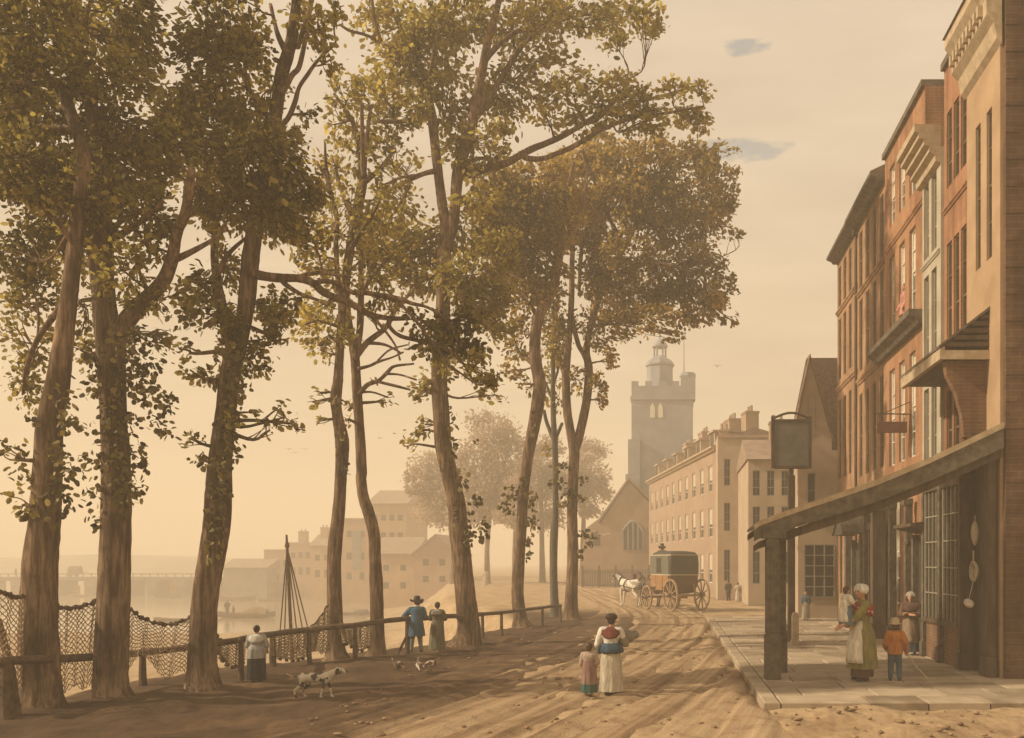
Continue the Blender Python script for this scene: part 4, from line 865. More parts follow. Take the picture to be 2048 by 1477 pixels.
# ---- ground floor: shop with its bay windows, door, pilasters
sh = thing('shop_frontage', 'dark timber shop front with two latticed bay windows and brick stallboards', 'shop front', (XW, 20.9, .15))
def shop(nm, mb, m, **k): return mb.build(nm, m, sh, world=True, **k)
def bay(ya, yb):
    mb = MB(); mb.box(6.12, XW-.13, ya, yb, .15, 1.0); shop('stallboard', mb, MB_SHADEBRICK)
    mb = MB(); mb.box(6.05, XW-.13, ya-.04, yb+.04, 1.0, 1.10); shop('sill', mb, MTIMBER); mb = MB(); mb.box(6.05, XW-.13, ya-.04, yb+.04, 4.05, 4.2); shop('lintel', mb, MTIMBER)
    fr = MB(); n = 4; hh = [1.1 + (4.05-1.1)*i/5 for i in range(6)]
    for i in range(n+1):
        y = ya + (yb-ya)*i/n; b = .03 if i in (0, n) else .014; fr.box(6.09, 6.15, y-b, y+b, 1.1, 4.05)
    for z in hh[1:-1]: fr.box(6.095, 6.145, ya+.02, yb-.02, z-.014, z+.014)
    for i in range(3):                                   # returns of the bay
        x = 6.15 + .1*i; fr.box(x, x+.02, ya-.03, ya-.0, 1.1, 4.05)
    for z in hh[1:-1]: fr.box(6.15, XW-.13, ya-.025, ya-.005, z-.014, z+.014)
    o = shop('window', fr, MSASH_G)
    g = MB(); g.box(6.128, XW-.14, ya+.01, yb-.01, 1.12, 4.03); p = g.build('pane', MGLASS, o, world=True)
bay(18.95, 20.1); bay(20.32, 21.5)
for y, x0 in ((18.84, 6.04), (20.21, 6.02), (21.62, 6.05), (17.98, 6.24)):
    mb = MB(); mb.box(x0, XW-.125, y-.075, y+.075, .15, 4.4); mb.box(x0-.04, XW-.125, y-.10, y+.10, .15, .5); mb.box(x0-.04, XW-.125, y-.10, y+.10, 4.25, 4.42); shop('pilaster', mb, MTIMBER if y < 19 else MGREYT, bevel=.008)
mb = MB(); mb.box(6.02, XW-.125, 17.9, 21.75, 4.425, 4.68); shop('fascia', mb, MGREYT, bevel=.01)
mb = MB(); mb.box(XW-.16, XW-.135, 18.07, 18.76, .16, 4.2); dn = shop('door', mb, MDARKDOOR)
mb = MB(); mb.box(6.21, XW-.13, 17.56, 17.84, .15, 4.5); mb.box(6.17, XW-.13, 17.52, 17.88, .15, .55); shop('corner_post', mb, MTIMBER, bevel=.012)
# goods hung out at the shop door
MNETB = mat('string', (.33, .27, .19), (.5, .43, .32), 30, .9)
def hook(px, py, Y, nm, label, cat, fn):
    p = P(px, py, Y); o = fn(p); tag(o, label, cat); return o
def hang1(p):
    mb = MB(); mb.tube([p + Vector((0, 0, .32)), p + Vector((0, 0, .18))], .012, 5)
    mb.lathe([(.02, .2), (.06, .12), (.085, .0), (.08, -.12), (.05, -.24), (.01, -.30)], 10, tuple(p)); return mb.build('string_bag', MNETB, smooth=True, origin=tuple(p))
hook(1950, 1062, 18.1, 0, 'pale string of goods hanging highest at the shop door', 'goods', hang1)
def hang2(p):
    mb = MB(); mb.tube([p + Vector((0, 0, .42)), p + Vector((0, 0, .2))], .02, 6)
    for k in range(3):
        r = .19 - k * .045; ring = [p + Vector((.03*k, r * math.cos(a), r * math.sin(a))) for a in np.linspace(0, 6.283, 22)]; mb.tube(ring, .028, 6, False)
    return mb.build('rope_coil', MNETB, smooth=True, origin=tuple(p))
hook(1947, 1143, 18.1, 0, 'round coil of pale rope hanging below the string of goods', 'rope', hang2)
def hang3(p):
    mb = MB(); M = Matrix.Rotation(R(12), 3, 'X'); mb.ell(p, (.09, .20, .085), 12, 8, M); mb.ell(p + Vector((0, .12, .03)), (.06, .09, .06), 8, 6); mb.tube([p + Vector((0, 0, .08)), p + Vector((.1, 0, .5))], .008, 5)
    return mb.build('wrapped_parcel', mat('linen', (.5, .43, .34), (.68, .6, .5), 9, .9), smooth=True, origin=tuple(p))
hook(1938, 1207, 18.1, 0, 'white linen parcel hanging lowest at the shop door', 'parcel', hang3)

# doorways further along, each with its hood
def doorway(y, wd, hgt, label, hood, slim=MGREYT):
    d = thing('doorway', label, 'doorway', (XW, y, .15))
    mb = MB(); mb.box(XW-.20, XW-.16, y-wd/2, y+wd/2, .15, hgt); mb.build('door', MDARKDOOR, d, world=True)
    for s in (-1, 1):
        mb = MB(); yy = y + s*(wd/2+.09); mb.box(XW-.34, XW-.155, yy-.075, yy+.075, .15, hgt+.1); mb.build('jamb', slim, d, world=True, bevel=.008)
    if hood == 'flat':
        mb = MB(); mb.prism([(XW-.75, hgt+.26), (XW-.75, hgt+.34), (XW-.155, hgt+.40), (XW-.155, hgt+.12), (XW-.35, hgt+.16)], 'y', y-wd/2-.35, y+wd/2+.35); mb.build('hood', MTIMBER, d, world=True)
        mb = MB(); mb.tube([(XW-.6, y, hgt+.24), (XW-.6, y, hgt-.08)], .03, 8); mb.ell((XW-.6, y, hgt-.12), (.07, .07, .09)); mb.build('lamp_drop', MTIMBER, d, world=True)
    elif hood == 'gable':
        mb = MB(); w2 = wd/2+.4
        for s in (-1, 1):
            a = [(XW-.95, y, hgt+.95), (XW-.95, y+s*w2, hgt+.25), (XW-.155, y+s*w2, hgt+.25), (XW-.155, y, hgt+.95)]
            mb.add(a + [(p[0], p[1], p[2]+.07) for p in a], [(0,1,2,3),(4,7,6,5),(0,4,5,1),(1,5,6,2),(2,6,7,3),(3,7,4,0)])
        mb.build('hood', MGREYT, d, world=True)
        mb = MB(); mb.prism([(y-w2+.12, hgt+.25), (y+w2-.12, hgt+.25), (y, hgt+.84)], 'x', XW-.9, XW-.86); mb.build('tympanum', MDARKDOOR, d, world=True)
    else:
        mb = MB(); mb.box(XW-.38, XW-.155, y-wd/2-.2, y+wd/2+.2, hgt+.1, hgt+.3); mb.build('lintel', slim, d, world=True)
    return d
doorway(22.35, .95, 3.0, 'dark open doorway under a flat hood where a woman stands', 'flat')
doorway(29.9, 1.2, 3.05, 'far doorway under a small gabled hood', 'gable')
doorway(27.4, .9, 3.3, 'tall dark doorway between the hooded doors', 'lintel')
def strip(y, x0, wd, h_, label, nm='pilaster', m=None):
    b = thing(nm, label, 'pilaster', (XW, y, .15)); mb = MB(); mb.box(x0, XW-.155, y-wd/2, y+wd/2, .15, h_); mb.build('shaft', m or MGREYT, b, world=True, bevel=.01)
    mb = MB(); mb.box(x0-.05, XW-.155, y-wd/2-.05, y+wd/2+.05, .155, .6); mb.build('plinth', m or MTIMBER, b, world=True)
    mb = MB(); mb.box(x0-.05, XW-.155, y-wd/2-.05, y+wd/2+.05, h_-.003, h_+.16); mb.build('capital', m or MGREYT, b, world=True)
strip(26.6, 5.95, .34, 3.9, 'broad dark timber pilaster standing out from the orange house', m=MTIMBER)
strip(25.3, 6.15, .22, 3.9, 'slim grey pilaster between the broad pilaster and the flat-hooded door')
strip(23.6, 6.15, .16, 3.9, 'slimmest grey pilaster beside the flat-hooded door')
strip(28.4, 6.1, .22, 3.9, 'grey pilaster between the tall doorway and the gabled hood')
strip(31.4, 6.1, .25, 3.9, 'grey pilaster beyond the gabled hood')

# ---- the timber canopy spanning the pavement
cp = thing('shop_canopy', 'weathered timber canopy sweeping from the shop down to two posts', 'canopy', (4.1, 17.9, .15))
prof = [(1.62, 3.02), (1.72, 3.10), (2.1, 3.24), (2.6, 3.42), (3.2, 3.62), (4.0, 3.90), (5.0, 4.32), (5.8, 4.70), (6.42, 5.00)]
def band(th0, th1, ya, yb, lift=0.0, m=None, nm='roof'):
    mb = MB(); R_ = []
    for i, (x, z) in enumerate(prof):
        f = i / (len(prof)-1); th = th0 + (th1-th0)*f
        R_.append([(x, ya, z+lift-th), (x, yb, z+lift-th), (x, yb, z+lift), (x, ya, z+lift)])
    mb.rings(R_); return mb.build(nm, m or MGREYT, cp, world=True)
band(.05, .05, 17.35, 18.9, .06, MGREYT, 'roof')
band(.22, .40, 17.30, 17.40, -.0, MGREYT, 'verge_board')
band(.10, .12, 17.28, 17.33, .10, MSTONE, 'verge_cap')
band(.12, .26, 17.42, 17.52, -.30, MTIMBER, 'brace_rail')
band(.12, .2, 18.75, 18.85, -.05, MTIMBER, 'rear_rafter')
for i in range(4):
    y = 17.38 + i*.0
for x0, y0, nm in ((1.98, 17.40, 'post'), (2.24, 18.45, 'post')):
    mb = MB(); mb.box(x0-.125, x0+.125, y0-.125, y0+.125, .15, 3.0); mb.box(x0-.15, x0+.15, y0-.15, y0+.15, .15, 1.0); mb.box(x0-.20, x0+.24, y0-.17, y0+.17, 2.86, 3.02)
    mb.box(x0-.14, x0-.126, y0-.05, y0+.05, 1.05, 2.8); mb.box(x0-.05, x0+.05, y0-.14, y0-.126, 1.05, 2.8); mb.build(nm, MGREYT, cp, world=True, bevel=.012)
mb = MB(); mb.bar((2.05, 17.4, 2.4), (2.05, 18.4, 2.95), .08, .1); mb.build('strut', MTIMBER, cp, world=True)

# ---- inn sign on its post
sg = thing('inn_sign', 'blank grey inn signboard with arched top on a tall post', 'sign', (3.45, 25.6, .15))
mb = MB(); mb.box(-.10, .10, -.10, .10, 0, 4.72); mb.box(-.13, .13, -.13, .13, 0, .5); mb.build('post', MTIMBER, sg, bevel=.015)
mb = MB(); mb.box(-.06, .06, -.05, .05, 4.72, 4.98); mb.build('neck', MTIMBER, sg)
mb = MB(); W2, z0, z1 = .53, 4.95, 6.28
mb.box(-W2, W2, -.05, .05, z0, z1); o = mb.build('board', mat('board_grey', (.10, .092, .075), (.155, .14, .115), 3, .7), sg)
mb = MB(); mb.box(-W2-.04, -W2+.05, -.07, .07, z0-.03, z1+.12); mb.box(W2-.05, W2+.04, -.07, .07, z0-.03, z1+.12); mb.box(-W2+.05, W2-.05, -.07, .07, z0-.04, z0+.04); mb.box(-W2+.05, W2-.05, -.07, .07, z1-.04, z1+.03)
arc = [(-W2+.02 + (2*W2-.04)*i/12, z1+.06 + .16*math.sin(math.pi*i/12)) for i in range(13)]
mb.tube([(x, 0, z) for x, z in arc], .035, 6); mb.build('frame', MTIMBER, sg)
# stone bollard
b = thing('bollard', 'square stone bollard at the pavement edge beyond the canopy posts', 'bollard', (3.42, 24.6, .15))
mb = MB(); mb.box(-.09, .09, -.09, .09, 0, .80); mb.prism([(-.09, .80), (.09, .80), (.05, .88), (-.05, .88)], 'y', -.09, .09); mb.build('shaft', MSTONE, b, bevel=.015)
mb = MB(); mb.box(-.12, .12, -.12, .12, 0, .12); mb.build('foot', MSTONE, b, bevel=.012)

# ================================================================== gabled house and the hazy street beyond
MHZ1 = mat('hazy_brick', (.285, .20, .138), (.365, .265, .19), .8, .9)  # far materials paled and cooled: distance haze put into their colours
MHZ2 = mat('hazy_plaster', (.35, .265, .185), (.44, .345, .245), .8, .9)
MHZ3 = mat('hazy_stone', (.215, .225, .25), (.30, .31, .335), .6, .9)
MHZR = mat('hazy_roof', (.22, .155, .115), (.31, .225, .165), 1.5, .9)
gb = house('gabled_house', 'pale gabled house with steep tiled roof standing forward at the end of the row', (5.15, 36.2, 0), 0, 1.62, 6.9, 2.6, MHZ2,
           [(.55, .34, 3.6+.3, 6.0)], depth=.08, sash=MSASH_G, nx=1, ny=3)
mb = MB(); mb.prism([(0, 6.9), (1.36, 6.9), (1.36, 7.35), (.47, 10.6), (0, 8.15)], 'y', .0, .98); mb.build('gable', MHZ2, gb)
mb = MB()
for a, c in (((-.12, 7.75), (.47, 10.66)), ((.47, 10.66), (1.42, 7.2))):
    mb.add([(a[0], -.12, a[1]), (c[0], -.12, c[1]), (c[0], 1.0, c[1]), (a[0], 1.0, a[1]), (a[0], -.12, a[1]+.12), (c[0], -.12, c[1]+.12), (c[0], 1.0, c[1]+.12), (a[0], 1.0, a[1]+.12)], [(0,1,2,3),(4,7,6,5),(0,4,5,1),(1,5,6,2),(2,6,7,3),(3,7,4,0)])
mb.build('roof', MTILE, gb)
mb = MB(); mb.add([(1.30, .3, 6.2), (2.1, .3, 6.2), (2.1, 2.2, 11.12), (.72, 2.2, 11.12), (1.30, .5, 6.15), (2.1, .5, 6.15), (2.1, 2.4, 11.05), (.72, 2.4, 11.05)], [(0,1,2,3),(4,7,6,5),(0,4,5,1),(1,5,6,2),(2,6,7,3),(3,7,4,0)]); mb.build('wing_roof', MTILE, gb)
window_part(gb, .38, 7.5, .34, 1.6, -.02, MSASH_G, 1, 3)
mb = MB(); mb.box(.25, 1.45, -.04, .0-.003, 1.0, 3.1); o = mb.build('shop_window', MGLASS, gb)
mb = MB()
for i in range(4): x = .25 + .4*i; mb.box(x-.025, x+.025, -.08, -.042, 1.0, 3.1)
for i in range(6): z = 1.0 + .42*i; mb.box(.275, 1.425, -.075, -.046, z-.02, z+.02)
mb.build('lattice', MSASH_G, o)

def chimney(t, x, y, z, w, d, h, m, pots=2):
    mb = MB(); mb.box(x, x+w, y, y+d, z, z+h); mb.box(x-.05, x+w+.05, y-.05, y+d+.05, z+h+.002, z+h+.14); c = mb.build('chimney', m, t)
    for i in range(pots):
        mb = MB(); px = x + w*(i+.5)/pots; mb.lathe([(.12, z+h+.14), (.10, z+h+.5), (.12, z+h+.55)], 8, (px, y+d/2, 0)); mb.build('chimney_pot', MHZ1, c)
def grid_wins(W, n, rows, wd, m=.6):
    return [(m + (W-2*m)*i/(n-1), wd, a, b) for i in range(n) for a, b in rows]
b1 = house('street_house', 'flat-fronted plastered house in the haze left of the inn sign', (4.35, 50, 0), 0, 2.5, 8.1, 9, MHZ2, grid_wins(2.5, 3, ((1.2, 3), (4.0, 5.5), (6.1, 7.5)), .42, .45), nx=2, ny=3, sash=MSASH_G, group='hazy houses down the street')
mb = MB(); mb.add([(-.1,-.25,8.102),(2.6,-.25,8.102),(2.6,3,9.6),(-.1,3,9.6),(2.6,9,8.102),(-.1,9,8.102)], [(0,1,2,3),(3,2,4,5),(1,4,2),(0,3,5),(0,5,4,1)]); mb.build('roof', MHZR, b1); chimney(b1, 1.5, 2.6, 9.2, .9, .7, 1.3, MHZ1, 2)
b2 = house('street_house', 'taller plain house in the haze right of the dormered terrace', (3.05, 57.5, 0), 0, 3.6, 10.35, 9, MHZ2, grid_wins(3.6, 3, ((1.2, 3.2), (4.4, 6.2), (7.3, 9.0)), .4, .6), nx=2, ny=3, sash=MSASH_G, group='hazy houses down the street')
coping(b2, 3.6, 9, 10.35, MHZ1, .18, .12); chimney(b2, .3, 3, 10.5, .6, .6, .7, MHZ1)
# dormered terrace: facade from (3.1,60) to (-2,86)
a, c = Vector((-2.0, 86, 0)), Vector((3.05, 60, 0)); d = (c - a); ang = math.atan2(d.y, d.x); Wt = d.length
tb = house('street_terrace', 'long brick terrace with attic dormers and chimneys fading beside the church', (a.x, a.y, 0), ang, Wt, 10.0, 8, MHZ1,
           [(1.5 + (Wt-3)*i/9, 1.1, p, q) for i in range(10) for p, q in ((1.0, 3.0), (4.1, 6.1), (7.2, 9.0))], nx=2, ny=3, sash=MSASH_W, depth=.08, blind=True, group='hazy houses down the street')
ledge(tb, -.1, Wt+.1, 9.85, .3, .35, MHZ2, 'cornice')
mb = MB(); mb.add([(0,-.2,10.15),(Wt,-.2,10.15),(Wt,2.6,11.5),(0,2.6,11.5),(Wt,8,10.15),(0,8,10.15)], [(0,1,2,3),(3,2,4,5),(1,4,2),(0,3,5),(0,5,4,1)]); mb.build('roof', MHZR, tb)
for i in range(6):
    x = 2.2 + (Wt-5)*i/5; mb = MB(); mb.box(x, x+1.5, .25, 2.2, 10.2, 11.3); mb.box(x-.12, x+1.62, .1, 2.6, 11.303, 11.42); dm = mb.build('dormer', MHZ2, tb)
    mb = MB(); mb.box(x+.3, x+1.2, .21, .247, 10.4, 11.2); mb.build('pane', MGLASS, dm)
chimney(tb, Wt-6.5, 2.2, 11.3, 1.7, .9, 1.4, MHZ1, 3); chimney(tb, Wt-15, 2.2, 11.3, 1.5, .9, 1.7, MHZ1, 2); chimney(tb, Wt-1.6, 2.2, 11.3, 1.2, .9, 1.2, MHZ1, 2); chimney(tb, 5, 2.2, 11.3, 1.6, .9, 1.6, MHZ1, 2)

# ---- church
ch = thing('church', 'grey stone church with a square battlemented tower and a domed bell turret', 'church', (-1.0, 96, 0))
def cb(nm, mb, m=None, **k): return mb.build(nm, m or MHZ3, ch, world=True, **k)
def cx(px, Y=95.0): return (px - VX) / F * Y
def cz(py, Y=95.0): return EYE + (HY - py) / F * Y
x0, x1 = cx(1263), cx(1386); zt = cz(772)
mb = MB(); mb.box(x0, x1, 95, 95 + (x1-x0), -.2, zt)
mb.box(x0-.35, x0+.9, 94.6, 96, -.2, cz(880)); mb.box(x1-.9, x1+.45, 94.6, 96, -.2, cz(880)); mb.box(x0-.6, x0+.9, 94.3, 96, -.2, cz(950)); mb.box(x1-.9, x1+.7, 94.3, 96, -.2, cz(950))
mb.box(x0-.12, x1+.12, 94.88, 95 + (x1-x0)+.12, cz(800), cz(793)); tw_ = cb('tower', mb)
for i in range(5):
    mb = MB(); xx = x0 + (x1-x0)*(i*2)/9; mb.box(xx, xx + (x1-x0)/9, 95.003, 95.5, zt+.002, zt+.5); cb('battlement', mb)
mb = MB(); mb.box(x1-1.3, x1+.25, 94.8, 96.4, cz(800)-.0, cz(752)); mb.lathe([(.9, cz(752)), (.8, cz(745)), (.1, cz(742))], 8, (x1-.55, 95.6, 0)); cb('stair_turret', mb)
for k in (-1, 1):                                    # paired belfry openings, the daylight through them painted white
    xm = cx(1313) + k*.42; poly = [(xm-.26, cz(836)), (xm+.26, cz(836)), (xm+.26, cz(815)), (xm, cz(806)), (xm-.26, cz(815))]
    mb = MB(); mb.prism(poly, 'y', 94.94, 94.997); cb('belfry_light', mb, MSASH_W)
xc = cx(1319); yc = 95 + (x1-x0)/2
lx = (cx(1345)-cx(1293))/2*1.03
mb = MB(); mb.lathe([(lx, zt-.2), (lx, cz(722)), (lx*1.12, cz(720)), (lx*1.12, cz(716)), (lx*.9, cz(708)), (lx*.55, cz(702)), (lx*.5, cz(700))], 8, (xc, yc, 0)); cb('bell_turret', mb)
for k in range(6):
    a = math.pi/3*k; mb = MB(); mb.tube([(xc+.62*math.cos(a), yc+.62*math.sin(a), cz(702)), (xc+.62*math.cos(a), yc+.62*math.sin(a), cz(680))], .10, 6); cb('column', mb)
mb = MB(); mb.lathe([(.85, cz(681)), (.88, cz(678)), (.72, cz(672)), (.5, cz(667)), (.22, cz(664)), (.08, cz(660)), (.05, cz(645)), (.02, cz(640))], 12, (xc, yc, 0)); cb('dome', mb, smooth=True, sharp=40)
mb = MB(); zv = cz(650); mb.box(xc-.45, xc+.3, yc-.02, yc+.02, zv, zv+.12); mb.ell((xc, yc, cz(657)), (.14, .14, .14), 8, 6); cb('weather_vane', mb)
mb = MB(); mb.tube([(cx(1368), 95.6, cz(750)), (cx(1368), 95.6, cz(665))], [.07, .03], 6); mb.ell((cx(1368), 95.6, cz(664)), (.12, .12, .12), 6, 5); cb('flagpole', mb)
Yn = 89.0
nx0, nx1, xr = cx(1205, Yn), cx(1302, Yn), cx(1258, Yn)
mb = MB(); mb.prism([(nx0, -.1), (nx1, -.1), (nx1, cz(1010, Yn)), (xr, cz(962, Yn)), (nx0, cz(1040, Yn))], 'y', Yn, Yn+14); cb('nave', mb, MHZ1)
mb = MB()
for a, c in (((nx0-.4, cz(1046, Yn)), (xr, cz(960, Yn))), ((xr, cz(960, Yn)), (nx1+.4, cz(1012, Yn)))):
    mb.add([(a[0], Yn-.3, a[1]), (c[0], Yn-.3, c[1]), (c[0], Yn+14, c[1]), (a[0], Yn+14, a[1]), (a[0], Yn-.3, a[1]+.3), (c[0], Yn-.3, c[1]+.3), (c[0], Yn+14, c[1]+.3), (a[0], Yn+14, a[1]+.3)], [(0,1,2,3),(4,7,6,5),(0,4,5,1),(1,5,6,2),(2,6,7,3),(3,7,4,0)])
cb('roof', mb, MHZR)
mb = MB(); mb.prism([(cx(1150, Yn), -.1), (nx0, -.1), (nx0, cz(1028, Yn)), (cx(1165, Yn), cz(1058, Yn))], 'y', Yn+2, Yn+14); cb('aisle', mb, MHZ1)
xa, xb = cx(1246, Yn), cx(1286, Yn); arc = [(xa + (xb-xa)*i/10, cz(1062, Yn) + .95*math.sin(math.pi*i/10)) for i in range(11)]
mb = MB(); mb.prism([(xa, cz(1100, Yn))] + arc + [(xb, cz(1100, Yn))], 'y', Yn-.03, Yn-.003); o = cb('arched_window', mb, MGLASS)
mb = MB()
for i in range(5): x = xa + (xb-xa)*i/4; mb.box(x-.06, x+.06, Yn-.12, Yn-.034, cz(1100, Yn), cz(1062, Yn) + .93*math.sin(math.pi*i/4))
mb.tube([(x, Yn-.08, z) for x, z in arc], .1, 6); mb.build('tracery', MHZ3, o, world=True)
mb = MB(); xa = cx(1190, Yn); mb.prism([(xa-.35, cz(1092, Yn+2)), (xa+.35, cz(1092, Yn+2)), (xa+.35, cz(1070, Yn+2)), (xa, cz(1062, Yn+2)), (xa-.35, cz(1070, Yn+2))], 'y', Yn+1.95, Yn+1.997); cb('lancet_window', mb, MGLASS)
# churchyard railing
rl = thing('railing', 'dark churchyard railing below the arched church window', 'railing', (cx(1235, 84), 84, 0))
xa, xb = cx(1165, 84), cx(1298, 84)
mb = MB(); n = 40
for i in range(n+1):
    x = xa + (xb-xa)*i/n; r_ = .09 if i % 10 == 0 else .035; mb.box(x-r_, x+r_, 84-r_, 84+r_, -.05, 1.75 if i % 10 else 2.1)
mb.box(xa, xb, 83.97, 84.03, 1.45, 1.52); mb.box(xa, xb, 83.97, 84.03, .2, .3); mb.build('bars', MTIMBER, rl, world=True)
# ================================================================== people and animals
CM = {}
def cloth(c, rough=.9):
    k = tuple(round(x, 3) for x in c)
    if k not in CM: CM[k] = mat('cloth', tuple(x * .62 for x in c), tuple(min(.85, x * 1.08) for x in c), 11, rough, (1.4, 1.4, .35), .7, dist=.03)
    return CM[k]
SKIN = mat('skin', (.42, .21, .125), (.52, .28, .175), 14, .55, bump=.03)
SHOE = mat('shoe_leather', (.022, .016, .012), (.05, .035, .025), 12, .5)
HAIR_D = mat('dark_hair', (.018, .011, .008), (.05, .03, .02), 30, .5, (1, 1, .2))
HAIR_B = mat('brown_hair', (.045, .02, .012), (.09, .042, .025), 30, .5, (1, 1, .2))
EYEM = mat('eye', (.02, .015, .01), (.03, .02, .015), 3, .3, bump=0)
STRAW = mat('straw', (.34, .25, .14), (.5, .4, .25), 25, .85)
V = Vector
def hand(mb, w, d, h, curl=.5, side=1, up=V((0, 0, 1))):
    """palm, four fingers of unequal length and a thumb from the side of the palm; w wrist, d direction"""
    d = d.normalized(); x = d.cross(up)
    if x.length < .1: x = d.cross(V((0, 1, 0)))
    x.normalize(); n = x.cross(d).normalized()
    c = w + d * .045 * h
    mb.cap(w, .016*h, c, .021*h, 8); mb.cap(c - x*.013*h, .013*h, c + x*.013*h, .013*h, 8)
    for i, (o, L_) in enumerate(((-.019, .030), (-.0065, .036), (.0065, .034), (.019, .026))):
        b = c + d*.014*h + x*o*h
        m = b + (d*math.cos(curl*.6) - n*math.sin(curl*.6))*L_*.55*h
        e = m + (d*math.cos(curl*1.7) - n*math.sin(curl*1.7))*L_*.55*h
        mb.cap(b, .0062*h, m, .0058*h, 6); mb.cap(m, .0058*h, e, .0048*h, 6)
    b = w + d*.022*h - x*.017*h*side; m = b + (d*.6 - x*.75*side - n*.3).normalized()*.022*h; e = m + (d*.9 - x*.1*side - n*.4).normalized()*.02*h
    mb.cap(b, .0075*h, m, .007*h, 6); mb.cap(m, .007*h, e, .0055*h, 6)
def body(mb, h, arms, legs, lean=0.0, head=V((0, 0, 0)), headturn=0.0, slim=1.0, child=False):
    """whole figure; unit figure scaled by h, facing +y"""
    hs = 1.22 if child else 1.0
    def p(x, y, z): return V((x*h, y*h + lean*h*max(0, z-.5), z*h))
    hc = p(0, .012, .925) + head*h
    Rm = Matrix.Rotation(headturn, 3, 'Z')
    mb.ell(hc, (.050*h*hs, .060*h*hs, .068*h*hs), 14, 10, Rm)
    f = lambda x, y, z: hc + Rm @ V((x*h*hs, y*h*hs, z*h*hs))
    mb.cap(f(0, .022, -.035), .034*h*hs, f(0, .030, -.052), .022*h*hs, 10)     # jaw and chin
    mb.cap(f(0, .055, .008), .007*h*hs, f(0, .069, -.014), .010*h*hs, 8)         # nose
    mb.cap(f(-.014, .054, -.034), .006*h*hs, f(.014, .054, -.034), .006*h*hs, 6) # lips
    for s in (-1, 1):
        mb.ell(f(.050*s, -.004, -.006), (.009*h*hs, .014*h*hs, .020*h*hs), 8, 6)   # ears
        mb.cap(f(.012*s, .052, .012), .006*h*hs, f(.032*s, .044, .013), .006*h*hs, 6)  # brow
    mb.cap(p(0, -.008, .815), .031*h, hc - V((0, .008*h, .045*h)), .028*h, 10)
    mb.cap(p(-.075*slim, 0, .795), .042*h, p(.075*slim, 0, .795), .042*h, 12)
    mb.cap(p(-.03, 0, .76), .075*h, p(.03, 0, .76), .075*h, 12)
    mb.cap(p(0, 0, .74), .082*h, p(0, 0, .62), .070*h, 14)
    mb.cap(p(-.035, 0, .55), .072*h, p(.035, 0, .55), .072*h, 12); mb.cap(p(0, 0, .62), .07*h, p(0, 0, .54), .085*h, 12)
    for s, (k, a) in zip((-1, 1), legs):
        hp = p(.05*s, 0, .52); K, A = V(k)*h, V(a)*h
        mb.cap(hp, .062*h, K, .040*h, 12); mb.cap(K, .039*h, K + (A-K)*.3, .040*h, 10); mb.cap(K + (A-K)*.3, .040*h, A, .024*h, 10)
        mb.cap(A - V((0, .012*h, .018*h)), .022*h, A + V((.008*s*h, .085*h, -.024*h)), .015*h, 8)
    for s, (e, w) in zip((-1, 1), arms):
        sh = p(.105*s*slim, 0, .795); E, W = V(e)*h, V(w)*h
        mb.cap(sh, .036*h, E, .026*h, 10); mb.cap(E, .026*h, W, .017*h, 10)
        hand(mb, W, W - E, h, .7, s)
    return hc, Rm, hs
STAND = (((-.055, .005, .28), (-.055, -.01, .045)), ((.055, .005, .28), (.055, -.01, .045)))
def folds(z, r, rx, ry, n, amp, ph, cx=0, cy=0, h=1.0, m=40):
    return [((cx + r*rx*(1 + amp*math.sin(n*a + ph) + amp*.5*math.sin((n*2+1)*a + ph*2))*math.cos(a))*h, (cy + r*ry*(1 + amp*math.sin(n*a + ph) + amp*.5*math.sin((n*2+1)*a + ph*2))*math.sin(a))*h, z*h) for a in [2*math.pi*i/m for i in range(m)]]
def skirt(t, h, c, ztop=.635, hem=.06, w=.165, name='skirt', sway=(0, 0), ph=.4, top=.078, hip=.125, fold=.05):
    mb = MB(); R_ = []
    for i in range(9):
        f = i/8; z = ztop + (hem-ztop)*f
        r = top + (hip-top)*min(1, f*3.2)**.8 + (w-hip)*max(0, (f-.3)/.7)
        R_.append(folds(z, r, 1.0, .92, 9, fold*f**.8, ph, sway[0]*f, sway[1]*f, h))
    mb.rings(R_); return mb.build(name, cloth(c), t, smooth=True, sharp=60)
def bodice(t, h, c, arms, sleeve=1.0, name='bodice', fat=.010, zlow=.60, slim=1.0, lean=0.0, vox=.016):
    mb = MB()
    def p(x, y, z): return V((x*h, y*h + lean*h*max(0, z-.5), z*h))
    g = fat*h
    mb.cap(p(-.075*slim, 0, .79), .045*h+g, p(.075*slim, 0, .79), .045*h+g, 12); mb.cap(p(-.03, 0, .75), .078*h+g, p(.03, 0, .75), .078*h+g, 12)
    mb.cap(p(0, 0, .74), .084*h+g, p(0, 0, zlow+.03), .073*h+g, 14)
    for s, (e, w) in zip((-1, 1), arms):
        sh = p(.105*s*slim, 0, .79); E, W = V(e)*h, V(w)*h
        mb.cap(sh, .042*h+g, sh + (E-sh)*.5, .038*h+g, 10); mb.cap(sh + (E-sh)*.5, .038*h+g, E, .031*h+g, 10)
        if sleeve > 1: mb.cap(E, .031*h+g, E + (W-E)*min(1, sleeve-1), .024*h+g, 10)
    return mb.fused(name, cloth(c), t, vox*h/1.5, 3)
def eyes(t, hc, Rm, hs, h):
    for s in (-1, 1):
        mb = MB(); mb.ell(hc + Rm @ V((.021*s*h*hs, .054*h*hs, .004*h*hs)), (.007*h, .004*h, .005*h), 8, 6); mb.build('eye', EYEM, t)
